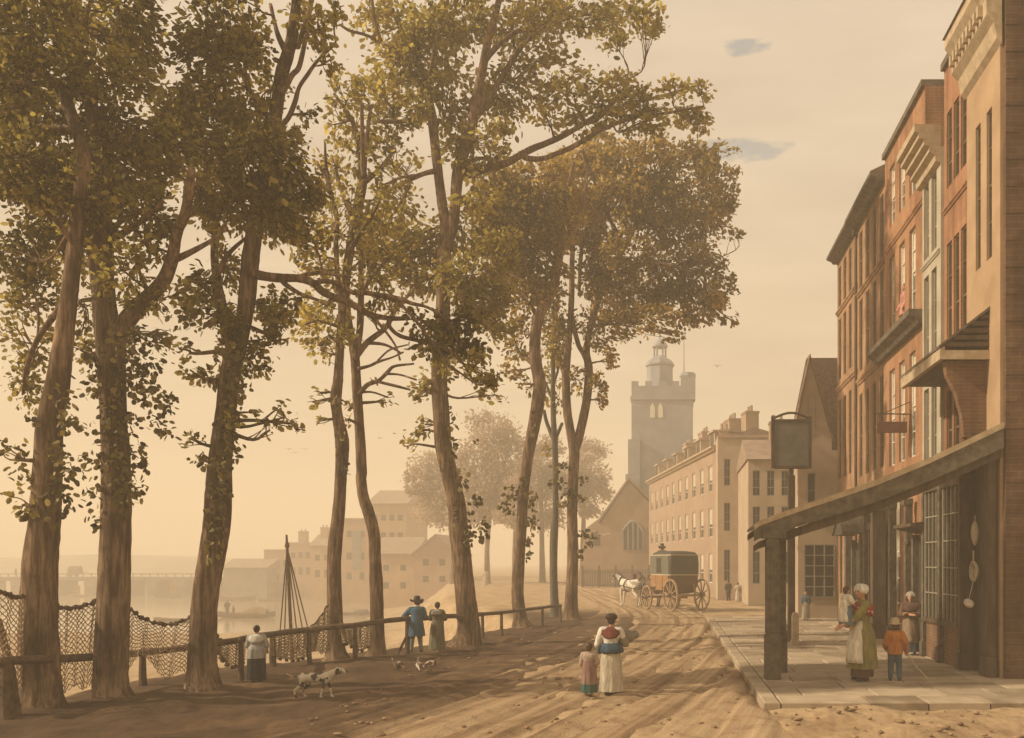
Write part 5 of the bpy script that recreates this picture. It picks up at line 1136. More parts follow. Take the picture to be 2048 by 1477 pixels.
def person(label, loc, h, rz, arms, legs=STAND, hair=None, bun=True, group=None, vox=.009, **k):
    t = thing('person', label, 'person', loc, rz, group)
    mb = MB(); hc, Rm, hs = body(mb, h, arms, legs, **k); mb.fused('body', SKIN, t, max(vox*h/1.5, .0055), 2)
    if hair:
        mb = MB(); mb.ell(hc + Rm @ V((0, -.010*h*hs, .016*h*hs)), (.058*h*hs, .062*h*hs, .062*h*hs), 14, 10)
        if bun: mb.ell(hc + Rm @ V((.0, -.04*h*hs, .045*h*hs)), (.035*h*hs, .035*h*hs, .032*h*hs), 10, 8)
        mb.ell(hc + Rm @ V((0, -.035*h*hs, -.02*h*hs)), (.05*h*hs, .032*h*hs, .04*h*hs), 10, 8)
        mb.fused('hair', hair, t, .009*h, 2)
    eyes(t, hc, Rm, hs, h)
    return t, hc, Rm, hs
def kerchief(t, h, c, lean=0.0, low=.70, name='kerchief', spots=None, w=.135):
    mb = MB(); R_ = []
    for z, rx, ry in ((.845, .040, .042), (.825, .075, .062), (.80, .125, .085), (.765, .135, .095), (low+.02, .115, .098), (low, .10, .094)):
        dz = 0
        R_.append([(rx*1.16*(w/.135)*h*math.cos(a), (ry*1.16*math.sin(a) + lean*max(0, z-.5))*h, (z - (.035 if z < .78 else 0)*max(0, -math.sin(a)) - .02*max(0, math.sin(a)))*h) for a in [2*math.pi*i/28 for i in range(28)]])
    mb.rings(R_, False); m = cloth(c)
    if spots:
        m, nt, b = newmat('spotted_cloth'); N, L = nt.nodes, nt.links
        tc = N.new('ShaderNodeTexCoord'); vo = N.new('ShaderNodeTexVoronoi'); vo.inputs['Scale'].default_value = 17; L.new(tc.outputs['Object'], vo.inputs['Vector'])
        rp = N.new('ShaderNodeValToRGB'); rp.color_ramp.elements[0].position = .24; rp.color_ramp.elements[0].color = lin(spots); rp.color_ramp.elements[1].position = .3; rp.color_ramp.elements[1].color = lin(c)
        L.new(vo.outputs['Distance'], rp.inputs[0]); L.new(rp.outputs[0], b.inputs['Base Color']); b.inputs['Roughness'].default_value = .9
    o = mb.build(name, m, t, smooth=True); s = o.modifiers.new('thick', 'SOLIDIFY'); s.thickness = .012*h; return o
def shoes(t, h, legs=STAND):
    for s, (k, a) in zip((-1, 1), legs):
        A = V(a)*h; mb = MB(); mb.cap(A - V((0, .016*h, .019*h)), .026*h, A + V((.008*s*h, .088*h, -.024*h)), .020*h, 10); mb.ell(A + V((0, -.012*h, -.0)), (.026*h, .028*h, .03*h), 10, 6); mb.fused('shoe', SHOE, t, .010*h, 2)
def cap_(t, hc, Rm, hs, h, c, name='cap', frill=True):
    mb = MB(); mb.ell(hc + Rm @ V((0, -.012*h*hs, .022*h*hs)), (.066*h*hs, .070*h*hs, .066*h*hs), 14, 10); mb.ell(hc + Rm @ V((0, -.05*h*hs, .03*h*hs)), (.055*h*hs, .045*h*hs, .05*h*hs), 12, 8)
    if frill:
        for i in range(13):
            a = math.pi*(i/12); mb.ell(hc + Rm @ V((.066*h*hs*math.cos(a), .028*h*hs, (.012 + .062*math.sin(a))*h*hs)), (.016*h*hs,)*3, 7, 5)
    return mb.fused(name, cloth(c), t, .010*h, 1)
def apron(t, h, c, ztop=.62, hem=.12, w0=.07, w1=.14, y0=.095, y1=.165, side=0.0, name='apron'):
    mb = MB(); R_ = []
    for i in range(9):
        f = i/8; z = ztop + (hem-ztop)*f; w = w0 + (w1-w0)*f; y = y0 + (y1-y0)*min(1, f*1.6)
        R_.append([((side*f + w*math.sin(u*1.15))*h, (y*math.cos(u*1.15) + .006*math.sin(9*u+f*3))*h, z*h) for u in np.linspace(-1, 1, 15)])
    n = 15; vs = [p for r in R_ for p in r]; fs = [(i*n+k, i*n+k+1, (i+1)*n+k+1, (i+1)*n+k) for i in range(8) for k in range(n-1)]
    mb.add(vs, fs); o = mb.build(name, cloth(c), t, smooth=True); s = o.modifiers.new('thick', 'SOLIDIFY'); s.thickness = .012*h; return o
def hat(t, hc, Rm, hs, h, m, brim=.12, crown=.055, flop=.02, name='hat', tilt=0.0):
    mb = MB(); q = []
    for r, z in ((.005, crown+.045), (.045, crown+.042), (.060, crown+.02), (.064, .02), (.068, .012), (brim, .0), (brim*1.01, -.008), (.062, .0)):
        q.append([tuple(hc + Rm @ (Matrix.Rotation(tilt, 3, 'X') @ V((r*hs*h*math.cos(a), r*hs*h*math.sin(a), (z+.030 + flop*(r/brim)**2*math.cos(2*a)*(1 if r > .07 else 0))*hs*h)))) for a in [2*math.pi*i/24 for i in range(24)]])
    mb.rings(q); return mb.build(name, m, t, smooth=True, sharp=50)
def breeches(t, h, c, legs, to=.0, name='breeches', zt=.58):
    """to: 0 stops at the knee, 1 reaches the ankle"""
    mb = MB(); mb.cap(V((-.035*h, 0, .55*h)), .080*h, V((.035*h, 0, .55*h)), .080*h, 12); mb.cap(V((0, 0, zt*h)), .076*h, V((0, 0, .55*h)), .085*h, 12)
    for s, (k, a) in zip((-1, 1), legs):
        hp = V((.05*s*h, 0, .52*h)); K, A = V(k)*h, V(a)*h
        mb.cap(hp, .072*h, K, .052*h, 12)
        if to: mb.cap(K, .052*h, K + (A-K)*to, .043*h, 10)
    return mb.fused(name, cloth(c), t, .012*h, 3)
ZP = .155   # pavement

# ---- 1: woman in cream skirt, walking away down the road
h = 1.47; L1 = G(1222, 1391)
arms = (((-.165, .01, .62), (-.13, .07, .52)), ((.175, .03, .635), (.145, .125, .70)))
t, hc, Rm, hs = person('woman seen from behind in cream skirt, white blouse and blue sash on the road', L1, h, R(-4), arms, hair=HAIR_D, head=V((.004, 0, .004)))
mb = MB(); mb.ell(hc + V((0, -.01*h, .035*h)), (.078*h, .07*h, .045*h), 14, 10); mb.fused('bonnet', HAIR_D, t, .01*h, 2)
bodice(t, h, (.72, .68, .58), (arms[0], ((.14, .0, .72), (.14, .0, .72))), 1.4, 'blouse', .014)
mb = MB(); E, W = V(arms[1][0])*h, V(arms[1][1])*h; sh = V((.10*h, 0, .785*h)); mb.cap(sh, .058*h, E, .05*h); mb.cap(E, .05*h, E + (W-E)*.85, .036*h); mb.fused('sleeve', cloth((.24, .21, .15)), t, .011*h, 2)  # right arm's sleeve in grey: its shadow put into the cloth colour
skirt(t, h, (.58, .51, .38), .64, .055, .145, ph=.9, hip=.128)
mb = MB(); R_ = [folds(z, r, 1.0, .95, 7, .05, 1.2, .012*f, -.02*f, h) for z, r, f in ((.645, .088, 0), (.625, .115, .5), (.585, .137, 1), (.545, .141, 1), (.525, .128, 1), (.52, .10, 1))]
mb.rings(R_); mb.build('sash', cloth((.035, .075, .115)), t, smooth=True, sharp=60)
mb = MB(); mb.ell((-.142*h, .0, .56*h), (.03*h, .05*h, .055*h)); mb.build('sash_knot', cloth((.035, .075, .115)), t, smooth=True)
kerchief(t, h, (.17, .045, .03), low=.735, w=.115); shoes(t, h)
mb = MB(); c = L1 + V((.27, .16, 1.03)); Mz = Matrix.Rotation(R(-20), 3, 'Y')
mb.ell(c, (.18, .11, .115), 14, 10, Mz); mb.ell(c + V((.15, .02, .05)), (.085, .08, .08), 10, 8); mb.ell(c + V((-.1, .0, -.06)), (.1, .09, .1), 10, 8)
b = tag(mb.fused('wrapped_baby', cloth((.24, .22, .16)), None, .012, 3), 'grey green swaddled bundle on the right arm of the cream-skirted woman', 'bundle')
b.location = (0, 0, 0)
# ---- 2: child beside her
h = .98; L2 = G(1178, 1398)
arms = (((-.15, .02, .63), (-.13, .06, .50)), ((.16, .02, .65), (.12, .09, .58)))
t, hc, Rm, hs = person('small child seen from behind in dusty pink pinafore over a teal skirt', L2, h, R(-6), arms, hair=HAIR_B, bun=False, child=True)
bodice(t, h, (.42, .33, .26), arms, .7, 'blouse', .012); skirt(t, h, (.035, .105, .09), .45, .12, .155, hip=.14, top=.12, ph=.3, fold=.06)
skirt(t, h, (.28, .165, .135), .70, .27, .150, 'pinafore', ph=1.1, hip=.125, top=.092); shoes(t, h)
# ---- 3: woman with toddler on the pavement
h = 1.82; L3 = G(1724, 1362, ZP)
arms = (((-.10, .12, .655), (-.09, .235, .60)), ((.13, .06, .64), (.05, .22, .575)))
t, hc, Rm, hs = person('woman in olive gown, white cap and spotted red kerchief on the flagstones', L3, h, R(104), arms, hair=HAIR_B, bun=False, headturn=R(12))
bodice(t, h, (.25, .22, .07), arms, 1.0, 'bodice', .012)
skirt(t, h, (.12, .062, .045), .60, .05, .125, 'petticoat', hip=.118, ph=.2)
skirt(t, h, (.235, .205, .075), .645, .135, .165, 'gown_skirt', ph=.7, hip=.14, fold=.07)
apron(t, h, (.74, .66, .52), .63, .20, .10, .165, .10, .180, -.03)
kerchief(t, h, (.30, .035, .02), low=.70, spots=(.72, .62, .5)); cap_(t, hc, Rm, hs, h, (.78, .73, .63)); shoes(t, h)
# ---- 4: toddler she carries
c = L3 + V((-.33, -.16, 1.08)); h = .88
arms = (((-.15, .04, .66), (-.17, .10, .56)), ((.15, .05, .68), (.13, .15, .70)))
legs = (((-.06, .10, .38), (-.06, .06, .16)), ((.06, .12, .36), (.06, .07, .15)))
t, hc, Rm, hs = person('dark haired toddler in a white gown carried on the arm of the capped woman', c - V((0, 0, .18)), h, R(-60), arms, legs, hair=HAIR_B, bun=False, child=True)
bodice(t, h, (.74, .68, .56), arms, .8, 'gown', .02); skirt(t, h, (.13, .17, .20), .60, .20, .17, 'underskirt', hip=.15, top=.1)
apron(t, h, (.74, .68, .56), .74, .26, .10, .17, -.11, -.17, .0, 'gown_tail'); 
# ---- 5: boy
h = 1.12; L5 = G(1790, 1362, ZP)
arms = (((-.16, -.01, .62), (-.15, .09, .55)), ((.175, .0, .63), (.19, .07, .50)))
legs = (((-.07, .005, .27), (-.075, -.015, .045)), ((.065, .01, .27), (.07, .0, .045)))
t, hc, Rm, hs = person('boy in orange jacket, blue trousers and straw hat holding a stick', L5, h, R(-12), arms, legs, hair=HAIR_B, bun=False, child=True)
bodice(t, h, (.46, .17, .035), arms, 1.9, 'jacket', .022, zlow=.52); breeches(t, h, (.075, .12, .16), legs, .95, 'trousers'); skirt(t, h, (.46, .17, .035), .66, .455, .128, 'jacket_hem', hip=.122, top=.105, fold=.03); hat(t, hc, Rm, hs, h, STRAW, .095, .045, .01, tilt=R(-8)); shoes(t, h, legs)
mb = MB(); w = L5 + V((.23, .05, .52)); mb.tube([w, w + V((.18, -.05, -.26)), w + V((.40, -.14, -.505))], .011, 6)
tag(mb.build('stick', mat('peeled_stick', (.36, .27, .17), (.48, .38, .25), 8), origin=tuple(w)), 'thin pale stick trailing from the hand of the boy in orange', 'stick')
# ---- 6: woman at the shop door
h = 1.52; L6 = V((5.86, 21.9, ZP))
arms = (((-.15, .05, .64), (.03, .13, .66)), ((.15, .05, .64), (-.03, .15, .64)))
t, hc, Rm, hs = person('woman with folded arms in white cap, brown shawl and blue skirt by the flat-hooded doorway', L6, h, R(160), arms, hair=HAIR_B, bun=False)
bodice(t, h, (.13, .075, .05), arms, 1.6, 'bodice', .014); skirt(t, h, (.06, .09, .12), .64, .05, .135, hip=.125); apron(t, h, (.27, .19, .125), .64, .20, .09, .145, .10, .150, name='apron')
skirt(t, h, (.25, .175, .115), .64, .235, .137, 'overskirt', hip=.13, top=.084); kerchief(t, h, (.12, .06, .045), low=.71, name='shawl'); cap_(t, hc, Rm, hs, h, (.5, .44, .36)); shoes(t, h)
# ---- 7: woman at the nets
h = 1.14; L7 = G(513, 1364)
arms = (((-.15, .02, .63), (-.11, .09, .54)), ((.16, .03, .65), (.15, .10, .56)))
t, hc, Rm, hs = person('woman with white collar and black skirt looking out over the nets', L7, h, R(8), arms, hair=HAIR_D, headturn=R(10))
bodice(t, h, (.42, .40, .36), arms, 1.4, 'blouse', .018); skirt(t, h, (.020, .020, .024), .63, .045, .155, hip=.150, top=.09); skirt(t, h, (.36, .34, .31), .66, .42, .157, 'jacket_skirt', hip=.148, top=.088)
kerchief(t, h, (.72, .68, .6), low=.72, name='collar', w=.13); shoes(t, h)
# ---- 8, 9: couple at the rail
h = 1.44; L8 = G(833, 1306)
legs = (((-.075, .02, .28), (-.09, -.01, .045)), ((.06, .0, .28), (.085, .0, .045)))
arms = (((-.23, .10, .66), (-.155, .20, .625)), ((.15, .10, .66), (.04, .20, .62)))
t, hc, Rm, hs = person('man in blue coat and dark slouch hat leaning on the rail', L8, h, R(14), arms, legs, hair=HAIR_D, bun=False, headturn=R(30), lean=.25)
bodice(t, h, (.055, .135, .21), arms, 1.95, 'coat', .018, zlow=.5, lean=.25); skirt(t, h, (.055, .135, .21), .64, .31, .155, 'coat_skirt', hip=.125, top=.1, fold=.05); breeches(t, h, (.16, .125, .08), legs, .1)
for s, (k, a) in zip((-1, 1), legs):
    mb = MB(); K, A = V(k)*h, V(a)*h; mb.cap(K, .043*h, K + (A-K)*.3, .044*h); mb.cap(K + (A-K)*.3, .044*h, A, .028*h); mb.fused('stocking', cloth((.22, .25, .24)), t, .012*h, 1)
mb = MB(); mb.lathe([(.05*h, .835*h), (.058*h, .855*h), (.05*h, .87*h)], 14, (0, .085*h, 0)); mb.build('collar', cloth((.7, .66, .58)), t, smooth=True)
hat(t, hc, Rm, hs, h, HAIR_D, .125, .05, .035, tilt=R(6)); shoes(t, h, legs)
h = 1.33; L9 = G(868, 1303)
arms = (((-.15, .05, .65), (-.11, .18, .63)), ((.15, .06, .65), (.10, .19, .63)))
t, hc, Rm, hs = person('woman in grey green gown standing at the rail right of the blue-coated man', L9 + V((.06, .1, 0)), h, R(-2), arms, hair=HAIR_D, headturn=R(20))
bodice(t, h, (.14, .12, .085), arms, 1.9, 'bodice', .016); skirt(t, h, (.17, .155, .10), .65, .04, .165, hip=.14, top=.09, ph=2.); kerchief(t, h, (.45, .42, .36), low=.76, w=.11, name='collar'); shoes(t, h)
# ---- small figures further off
def small(label, x, y, h, rz, top, bottom, hairm=HAIR_D, skirted=True, z=0.0, hatm=None, group=None, Y=None, loc=None):
    L_ = loc if loc is not None else (G(x, y, z) if Y is None else P(x, y, Y))
    arms = (((-.15, .0, .63), (-.12, .06, .53)), ((.15, .02, .64), (.10, .10, .55)))
    t, hc, Rm, hs = person(label, L_, h, rz, arms, hair=hairm, bun=False, group=group, vox=.016)
    bodice(t, h, top, arms, 1.8, 'coat', .018, vox=.022)
    if skirted: skirt(t, h, bottom, .64, .05, .15)
    else: breeches(t, h, bottom, STAND, .95, 'trousers'); skirt(t, h, top, .62, .38, .125, 'coat_skirt', hip=.11)
    if hatm: hat(t, hc, Rm, hs, h, hatm, .09, .07, .0)
    return t
small('small woman in a blue shawl walking beyond the bollard', 1612, 1240, 1.12, R(150), (.07, .10, .14), (.38, .34, .27), HAIR_B, z=.155)
small('distant man in a dark coat before the plain hazy house', 1457, 1203, 1.3, R(20), (.03, .026, .022), (.04, .033, .028), skirted=False, hatm=HAIR_D)
small('distant pale figure, the taller of two walking close together', 1476, 1204, 1.18, R(0), (.5, .44, .36), (.48, .42, .33))
small('distant brown figure, the shorter of two walking close together', 1487, 1204, 1.02, R(10), (.18, .13, .09), (.24, .18, .13), HAIR_B)
small('distant pale woman below the hazy trees beyond the field', 971, 1172, 1.7, R(0), (.55, .48, .38), (.5, .43, .34))
# person leaning out of a window of the orange house
small('person in pink looking out of an upper window of the tall orange house', 0, 0, 1.45, R(90), (.55, .25, .20), (.3, .12, .1), HAIR_B, skirted=False, loc=V((6.55, 25.05, 8.72)))

# ================================================================== dog
def furmat(name, c1, c2, sc, thr, seed=0):
    m, nt, b = newmat(name); N, L = nt.nodes, nt.links
    tc = N.new('ShaderNodeTexCoord'); mp = N.new('ShaderNodeMapping'); mp.inputs['Location'].default_value = (seed, seed*.7, 0); L.new(tc.outputs['Object'], mp.inputs[0])
    n = N.new('ShaderNodeTexNoise'); n.inputs['Scale'].default_value = sc; n.inputs['Detail'].default_value = 2; L.new(mp.outputs[0], n.inputs['Vector'])
    rp = N.new('ShaderNodeValToRGB'); rp.color_ramp.elements[0].position = thr; rp.color_ramp.elements[0].color = lin(c1); rp.color_ramp.elements[1].position = thr+.05; rp.color_ramp.elements[1].color = lin(c2)
    L.new(n.outputs[0], rp.inputs[0]); L.new(rp.outputs[0], b.inputs['Base Color']); b.inputs['Roughness'].default_value = .85
    return m
LD = G(636, 1396); t = thing('dog', 'white dog with dark patches trotting right beside the road', 'dog', LD, R(-3))
mb = MB(); s = 1.0
mb.cap((-.24, 0, .36), .085, (.0, 0, .36), .082); mb.cap((.0, 0, .36), .085, (.16, 0, .355), .105); mb.cap((-.26, 0, .365), .085, (-.28, 0, .34), .075)
mb.cap((.20, 0, .39), .085, (.33, 0, .47), .055); mb.ell((.385, 0, .50), (.075, .058, .06)); mb.cap((.43, 0, .485), .040, (.51, 0, .455), .028); mb.cap((.51, 0, .458), .03, (.52, 0, .452), .024)
for y, kn, pa, f in ((.06, (.19, .16), (.22, .015), 1), (-.06, (.12, .17), (.07, .015), 1)):
    mb.cap((.17, y, .33), .05, (kn[0], y, kn[1]+.03), .027, 8); mb.cap((kn[0], y, kn[1]+.03), .026, (pa[0], y, .03), .019, 8); mb.cap((pa[0], y, .02), .021, (pa[0]+.035, y, .016), .017, 8)
for y, st, ho, pa in ((.06, (-.20, .22), (-.29, .13), -.27), (-.06, (-.27, .23), (-.40, .13), -.38)):
    mb.cap((-.26, y, .34), .065, (st[0]-.0, y, st[1]), .040, 8); mb.cap((st[0], y, st[1]), .036, (ho[0], y, ho[1]), .022, 8); mb.cap((ho[0], y, ho[1]), .021, (pa, y, .03), .018, 8); mb.cap((pa, y, .02), .021, (pa+.035, y, .016), .017, 8)
tail = [(-.32, 0, .39), (-.40, 0, .37), (-.50, 0, .385), (-.58, 0, .43)]
for i in range(3): mb.cap(tail[i], .02 - i*.004, tail[i+1], .016 - i*.004, 8)
mb.fused('body', furmat('dog_coat', (.05, .036, .026), (.55, .48, .37), 7.5, .435, 1), t, .012, 2)
for y in (-1, 1):
    mb = MB(); mb.ell((.375, .062*y, .475), (.038, .014, .062), 10, 8, Matrix.Rotation(R(12), 3, 'Y')); mb.build('ear', HAIR_D, t, smooth=True)
mb = MB(); mb.ell((.535, 0, .462), (.014, .016, .013), 8, 6); mb.build('nose', EYEM, t, smooth=True)
for y in (-1, 1): mb = MB(); mb.ell((.435, .032*y, .512), (.009, .007, .009), 8, 6); mb.build('eye', EYEM, t)

# ================================================================== hens
def hen(x, y, rz, c1, c2, label, sd):
    t = thing('hen', label, 'hen', G(x, y), rz, 'hens scratching under the trees')
    mb = MB(); mb.ell((0, 0, .17), (.12, .075, .08)); mb.cap((-.06, 0, .19), .06, (-.16, 0, .27), .02, 8); mb.cap((-.14, 0, .25), .03, (-.19, 0, .32), .012, 8)
    mb.cap((.08, 0, .17), .05, (.15, 0, .12), .028, 8); mb.ell((.17, 0, .10), (.032, .026, .028)); mb.cap((.19, 0, .095), .009, (.215, 0, .08), .003, 6)
    for y_ in (-1, 1): mb.cap((.0, .03*y_, .12), .02, (.0, .03*y_, .02), .011, 6); mb.cap((.0, .03*y_, .014), .01, (.045, .03*y_, .008), .007, 6)
    mb.fused('body', furmat('plumage', c1, c2, 9, .5, sd), t, .009, 2)
    mb = MB(); mb.box(.145, .19, -.005, .005, .12, .142); mb.build('comb', cloth((.3, .04, .025)), t)
hen(797, 1345, R(-25), (.05, .03, .02), (.30, .2, .12), 'dark brown hen pecking, leftmost of the three', 1)
hen(838, 1347, R(-70), (.12, .08, .05), (.55, .48, .38), 'pale speckled hen in the middle of the three', 2)
hen(862, 1344, R(205), (.13, .06, .035), (.58, .5, .4), 'white and russet hen turned away from the other two', 5)

# ================================================================== coach, coachman and horses
CR = R(27); CO = V((.18, 45.0, 0.03))
t = thing('stagecoach', 'old stagecoach with dark leather top and brown lower body, seen from behind', 'coach', CO, CR)
MC_D = mat('coach_leather', (.032, .030, .022), (.055, .051, .038), 5, .55); MC_B = mat('coach_brown', (.085, .048, .024), (.125, .072, .038), 4, .5); MC_O = mat('coach_orange', (.26, .13, .055), (.34, .18, .08), 4, .5)
MC_G = mat('coach_grey', (.10, .095, .07), (.155, .148, .11), 5, .6); MC_W = mat('wheel_wood', (.24, .16, .09), (.36, .25, .15), 9, .7); MC_M = mat('coach_moulding', (.45, .38, .26), (.55, .47, .34), 6, .6)
def sect(z, hw, y0, y1, r=.12):
    out = []
    for cx_, cy_, a0 in ((hw-r, y1-r, 0), (-hw+r, y1-r, 90), (-hw+r, y0+r, 180), (hw-r, y0+r, 270)):
        for k in range(4): a = R(a0 + 30*k); out.append((cx_ + r*math.cos(a), cy_ + r*math.sin(a), z))
    return out
mb = MB(); mb.rings([sect(.82, .42, -.75, .65), sect(.86, .60, -.98, .85), sect(1.02, .70, -1.12, .95), sect(1.35, .76, -1.18, 1.0), sect(1.75, .79, -1.2, 1.02)]); mb.build('lower_body', MC_B, t, smooth=True, sharp=50)
mb = MB(); mb.rings([sect(1.753, .80, -1.21, 1.03), sect(2.3, .81, -1.22, 1.03), sect(2.72, .78, -1.20, 1.0), sect(2.86, .70, -1.1, .92, .2), sect(2.93, .4, -.7, .6, .2)]); mb.build('hood', MC_D, t, smooth=True, sharp=50)
mb = MB(); mb.rings([sect(1.73, .815, -1.225, 1.045), sect(1.78, .82, -1.235, 1.05)]); mb.rings([sect(2.70, .80, -1.23, 1.03), sect(2.745, .80, -1.23, 1.03)]); mb.build('moulding', MC_M, t)
for sx in (-1, 1):
    def bx_(mb, y0, y1, z0, z1, x0=.80, x1=.835): mb.box(min(sx*x0, sx*x1), max(sx*x0, sx*x1), y0, y1, z0, z1)
    mb = MB(); bx_(mb, -.36, .36, 1.0, 1.73, .78, .826); dr = mb.build('door', MC_O, t)
    mb = MB(); bx_(mb, -1.0, -.40, 1.15, 1.72, .77, .822); mb.build('side_panel', MC_O, t); mb = MB(); bx_(mb, .40, .95, 1.15, 1.72, .77, .822); mb.build('side_panel', MC_O, t)
    mb = MB(); bx_(mb, -1.05, .98, 1.79, 2.69, .79, .824); mb.build('side_curtain', MC_G, t)
    mb = MB(); bx_(mb, -.26, .26, 1.85, 2.6, .825, .832); w_ = mb.build('window', MGLASS, t)
    mb = MB(); bx_(mb, .30, .36, 1.2, 1.3, .827, .87); mb.build('handle', MC_M, dr)
mb = MB(); mb.box(-.55, .55, 1.06, 1.65, 2.14, 2.26); mb.box(-.62, .62, 1.55, 2.05, 1.45, 1.54); mb.bar((-.5, 1.1, 2.15), (-.5, 2.0, 1.5), .06, .06); mb.bar((.5, 1.1, 2.15), (.5, 2.0, 1.5), .06, .06); mb.bar((0, 1.15, .9), (0, 1.30, 2.2), .8, .1, (0, 1, 0)); mb.build('driving_seat', MC_B, t)
mb = MB(); mb.box(-.07, .07, -1.35, 1.9, .60, .72); mb.box(-.78, .78, -1.42, -1.28, .70, .82); mb.box(-.78, .78, 1.35, 1.49, .55, .66); mb.bar((-.5, -1.38, .75), (-.5, -1.15, 1.3), .07, .07); mb.bar((.5, -1.38, .75), (.5, -1.15, 1.3), .07, .07)
for sx in (-.5, .5): mb.bar((sx, -1.3, .78), (sx, 1.4, .72), .06, .05)
mb.build('undercarriage', MC_W, t)
mb = MB(); mb.bar((0, 1.8, .66), (0, 4.6, .85), .07, .08); mb.build('pole', MC_W, t)
def wheel(x, y, r):
    mb = MB(); sg_ = 1 if x > 0 else -1; n = 32
    for q0, q1, w_ in ((r-.075, r, .04),):
        ri = [[(x - w_, y + q0*math.cos(a), r + q0*math.sin(a)), (x + w_, y + q0*math.cos(a), r + q0*math.sin(a)), (x + w_, y + q1*math.cos(a), r + q1*math.sin(a)), (x - w_, y + q1*math.cos(a), r + q1*math.sin(a))] for a in [2*math.pi*i/n for i in range(n+1)]]
        mb.rings(ri, False)
    for i in range(10):
        a = 2*math.pi*(i+.3)/10; mb.bar((x, y, r), (x, y + (r-.06)*math.cos(a), r + (r-.06)*math.sin(a)), .05, .05)
    o = mb.build('wheel', MC_W, t)
    mb = MB(); mb.lathe([(.06, -.16), (.11, -.10), (.13, 0), (.11, .10), (.06, .18)], 12, (x, y, r), 'x'); mb.build('hub', MC_B, o, smooth=True)
for sx in (-1, 1): wheel(.86*sx, -1.35, .78); wheel(.80*sx, 1.42, .60)
Mc = Matrix.Rotation(CR, 3, 'Z')
legs_s = (((-.07, .20, .50), (-.07, .24, .25)), ((.07, .20, .50), (.07, .24, .25)))
h = 1.70; arms = (((-.17, .08, .62), (-.07, .24, .60)), ((.17, .08, .62), (.07, .24, .60)))
t, hc, Rm, hs = person('coachman in a caped grey coat and black cocked hat on the driving seat', CO + Mc @ V((0, 1.28, 1.52)), h, CR, arms, legs_s, hair=HAIR_D, bun=False, vox=.016)
bodice(t, h, (.13, .115, .085), arms, 1.9, 'greatcoat', .03, zlow=.5, vox=.02); kerchief(t, h, (.15, .135, .10), low=.70, name='cape', w=.16); hat(t, hc, Rm, hs, h, SHOE, .115, .075, .045)
breeches(t, h, (.10, .08, .055), legs_s, .9); shoes(t, h, legs_s)
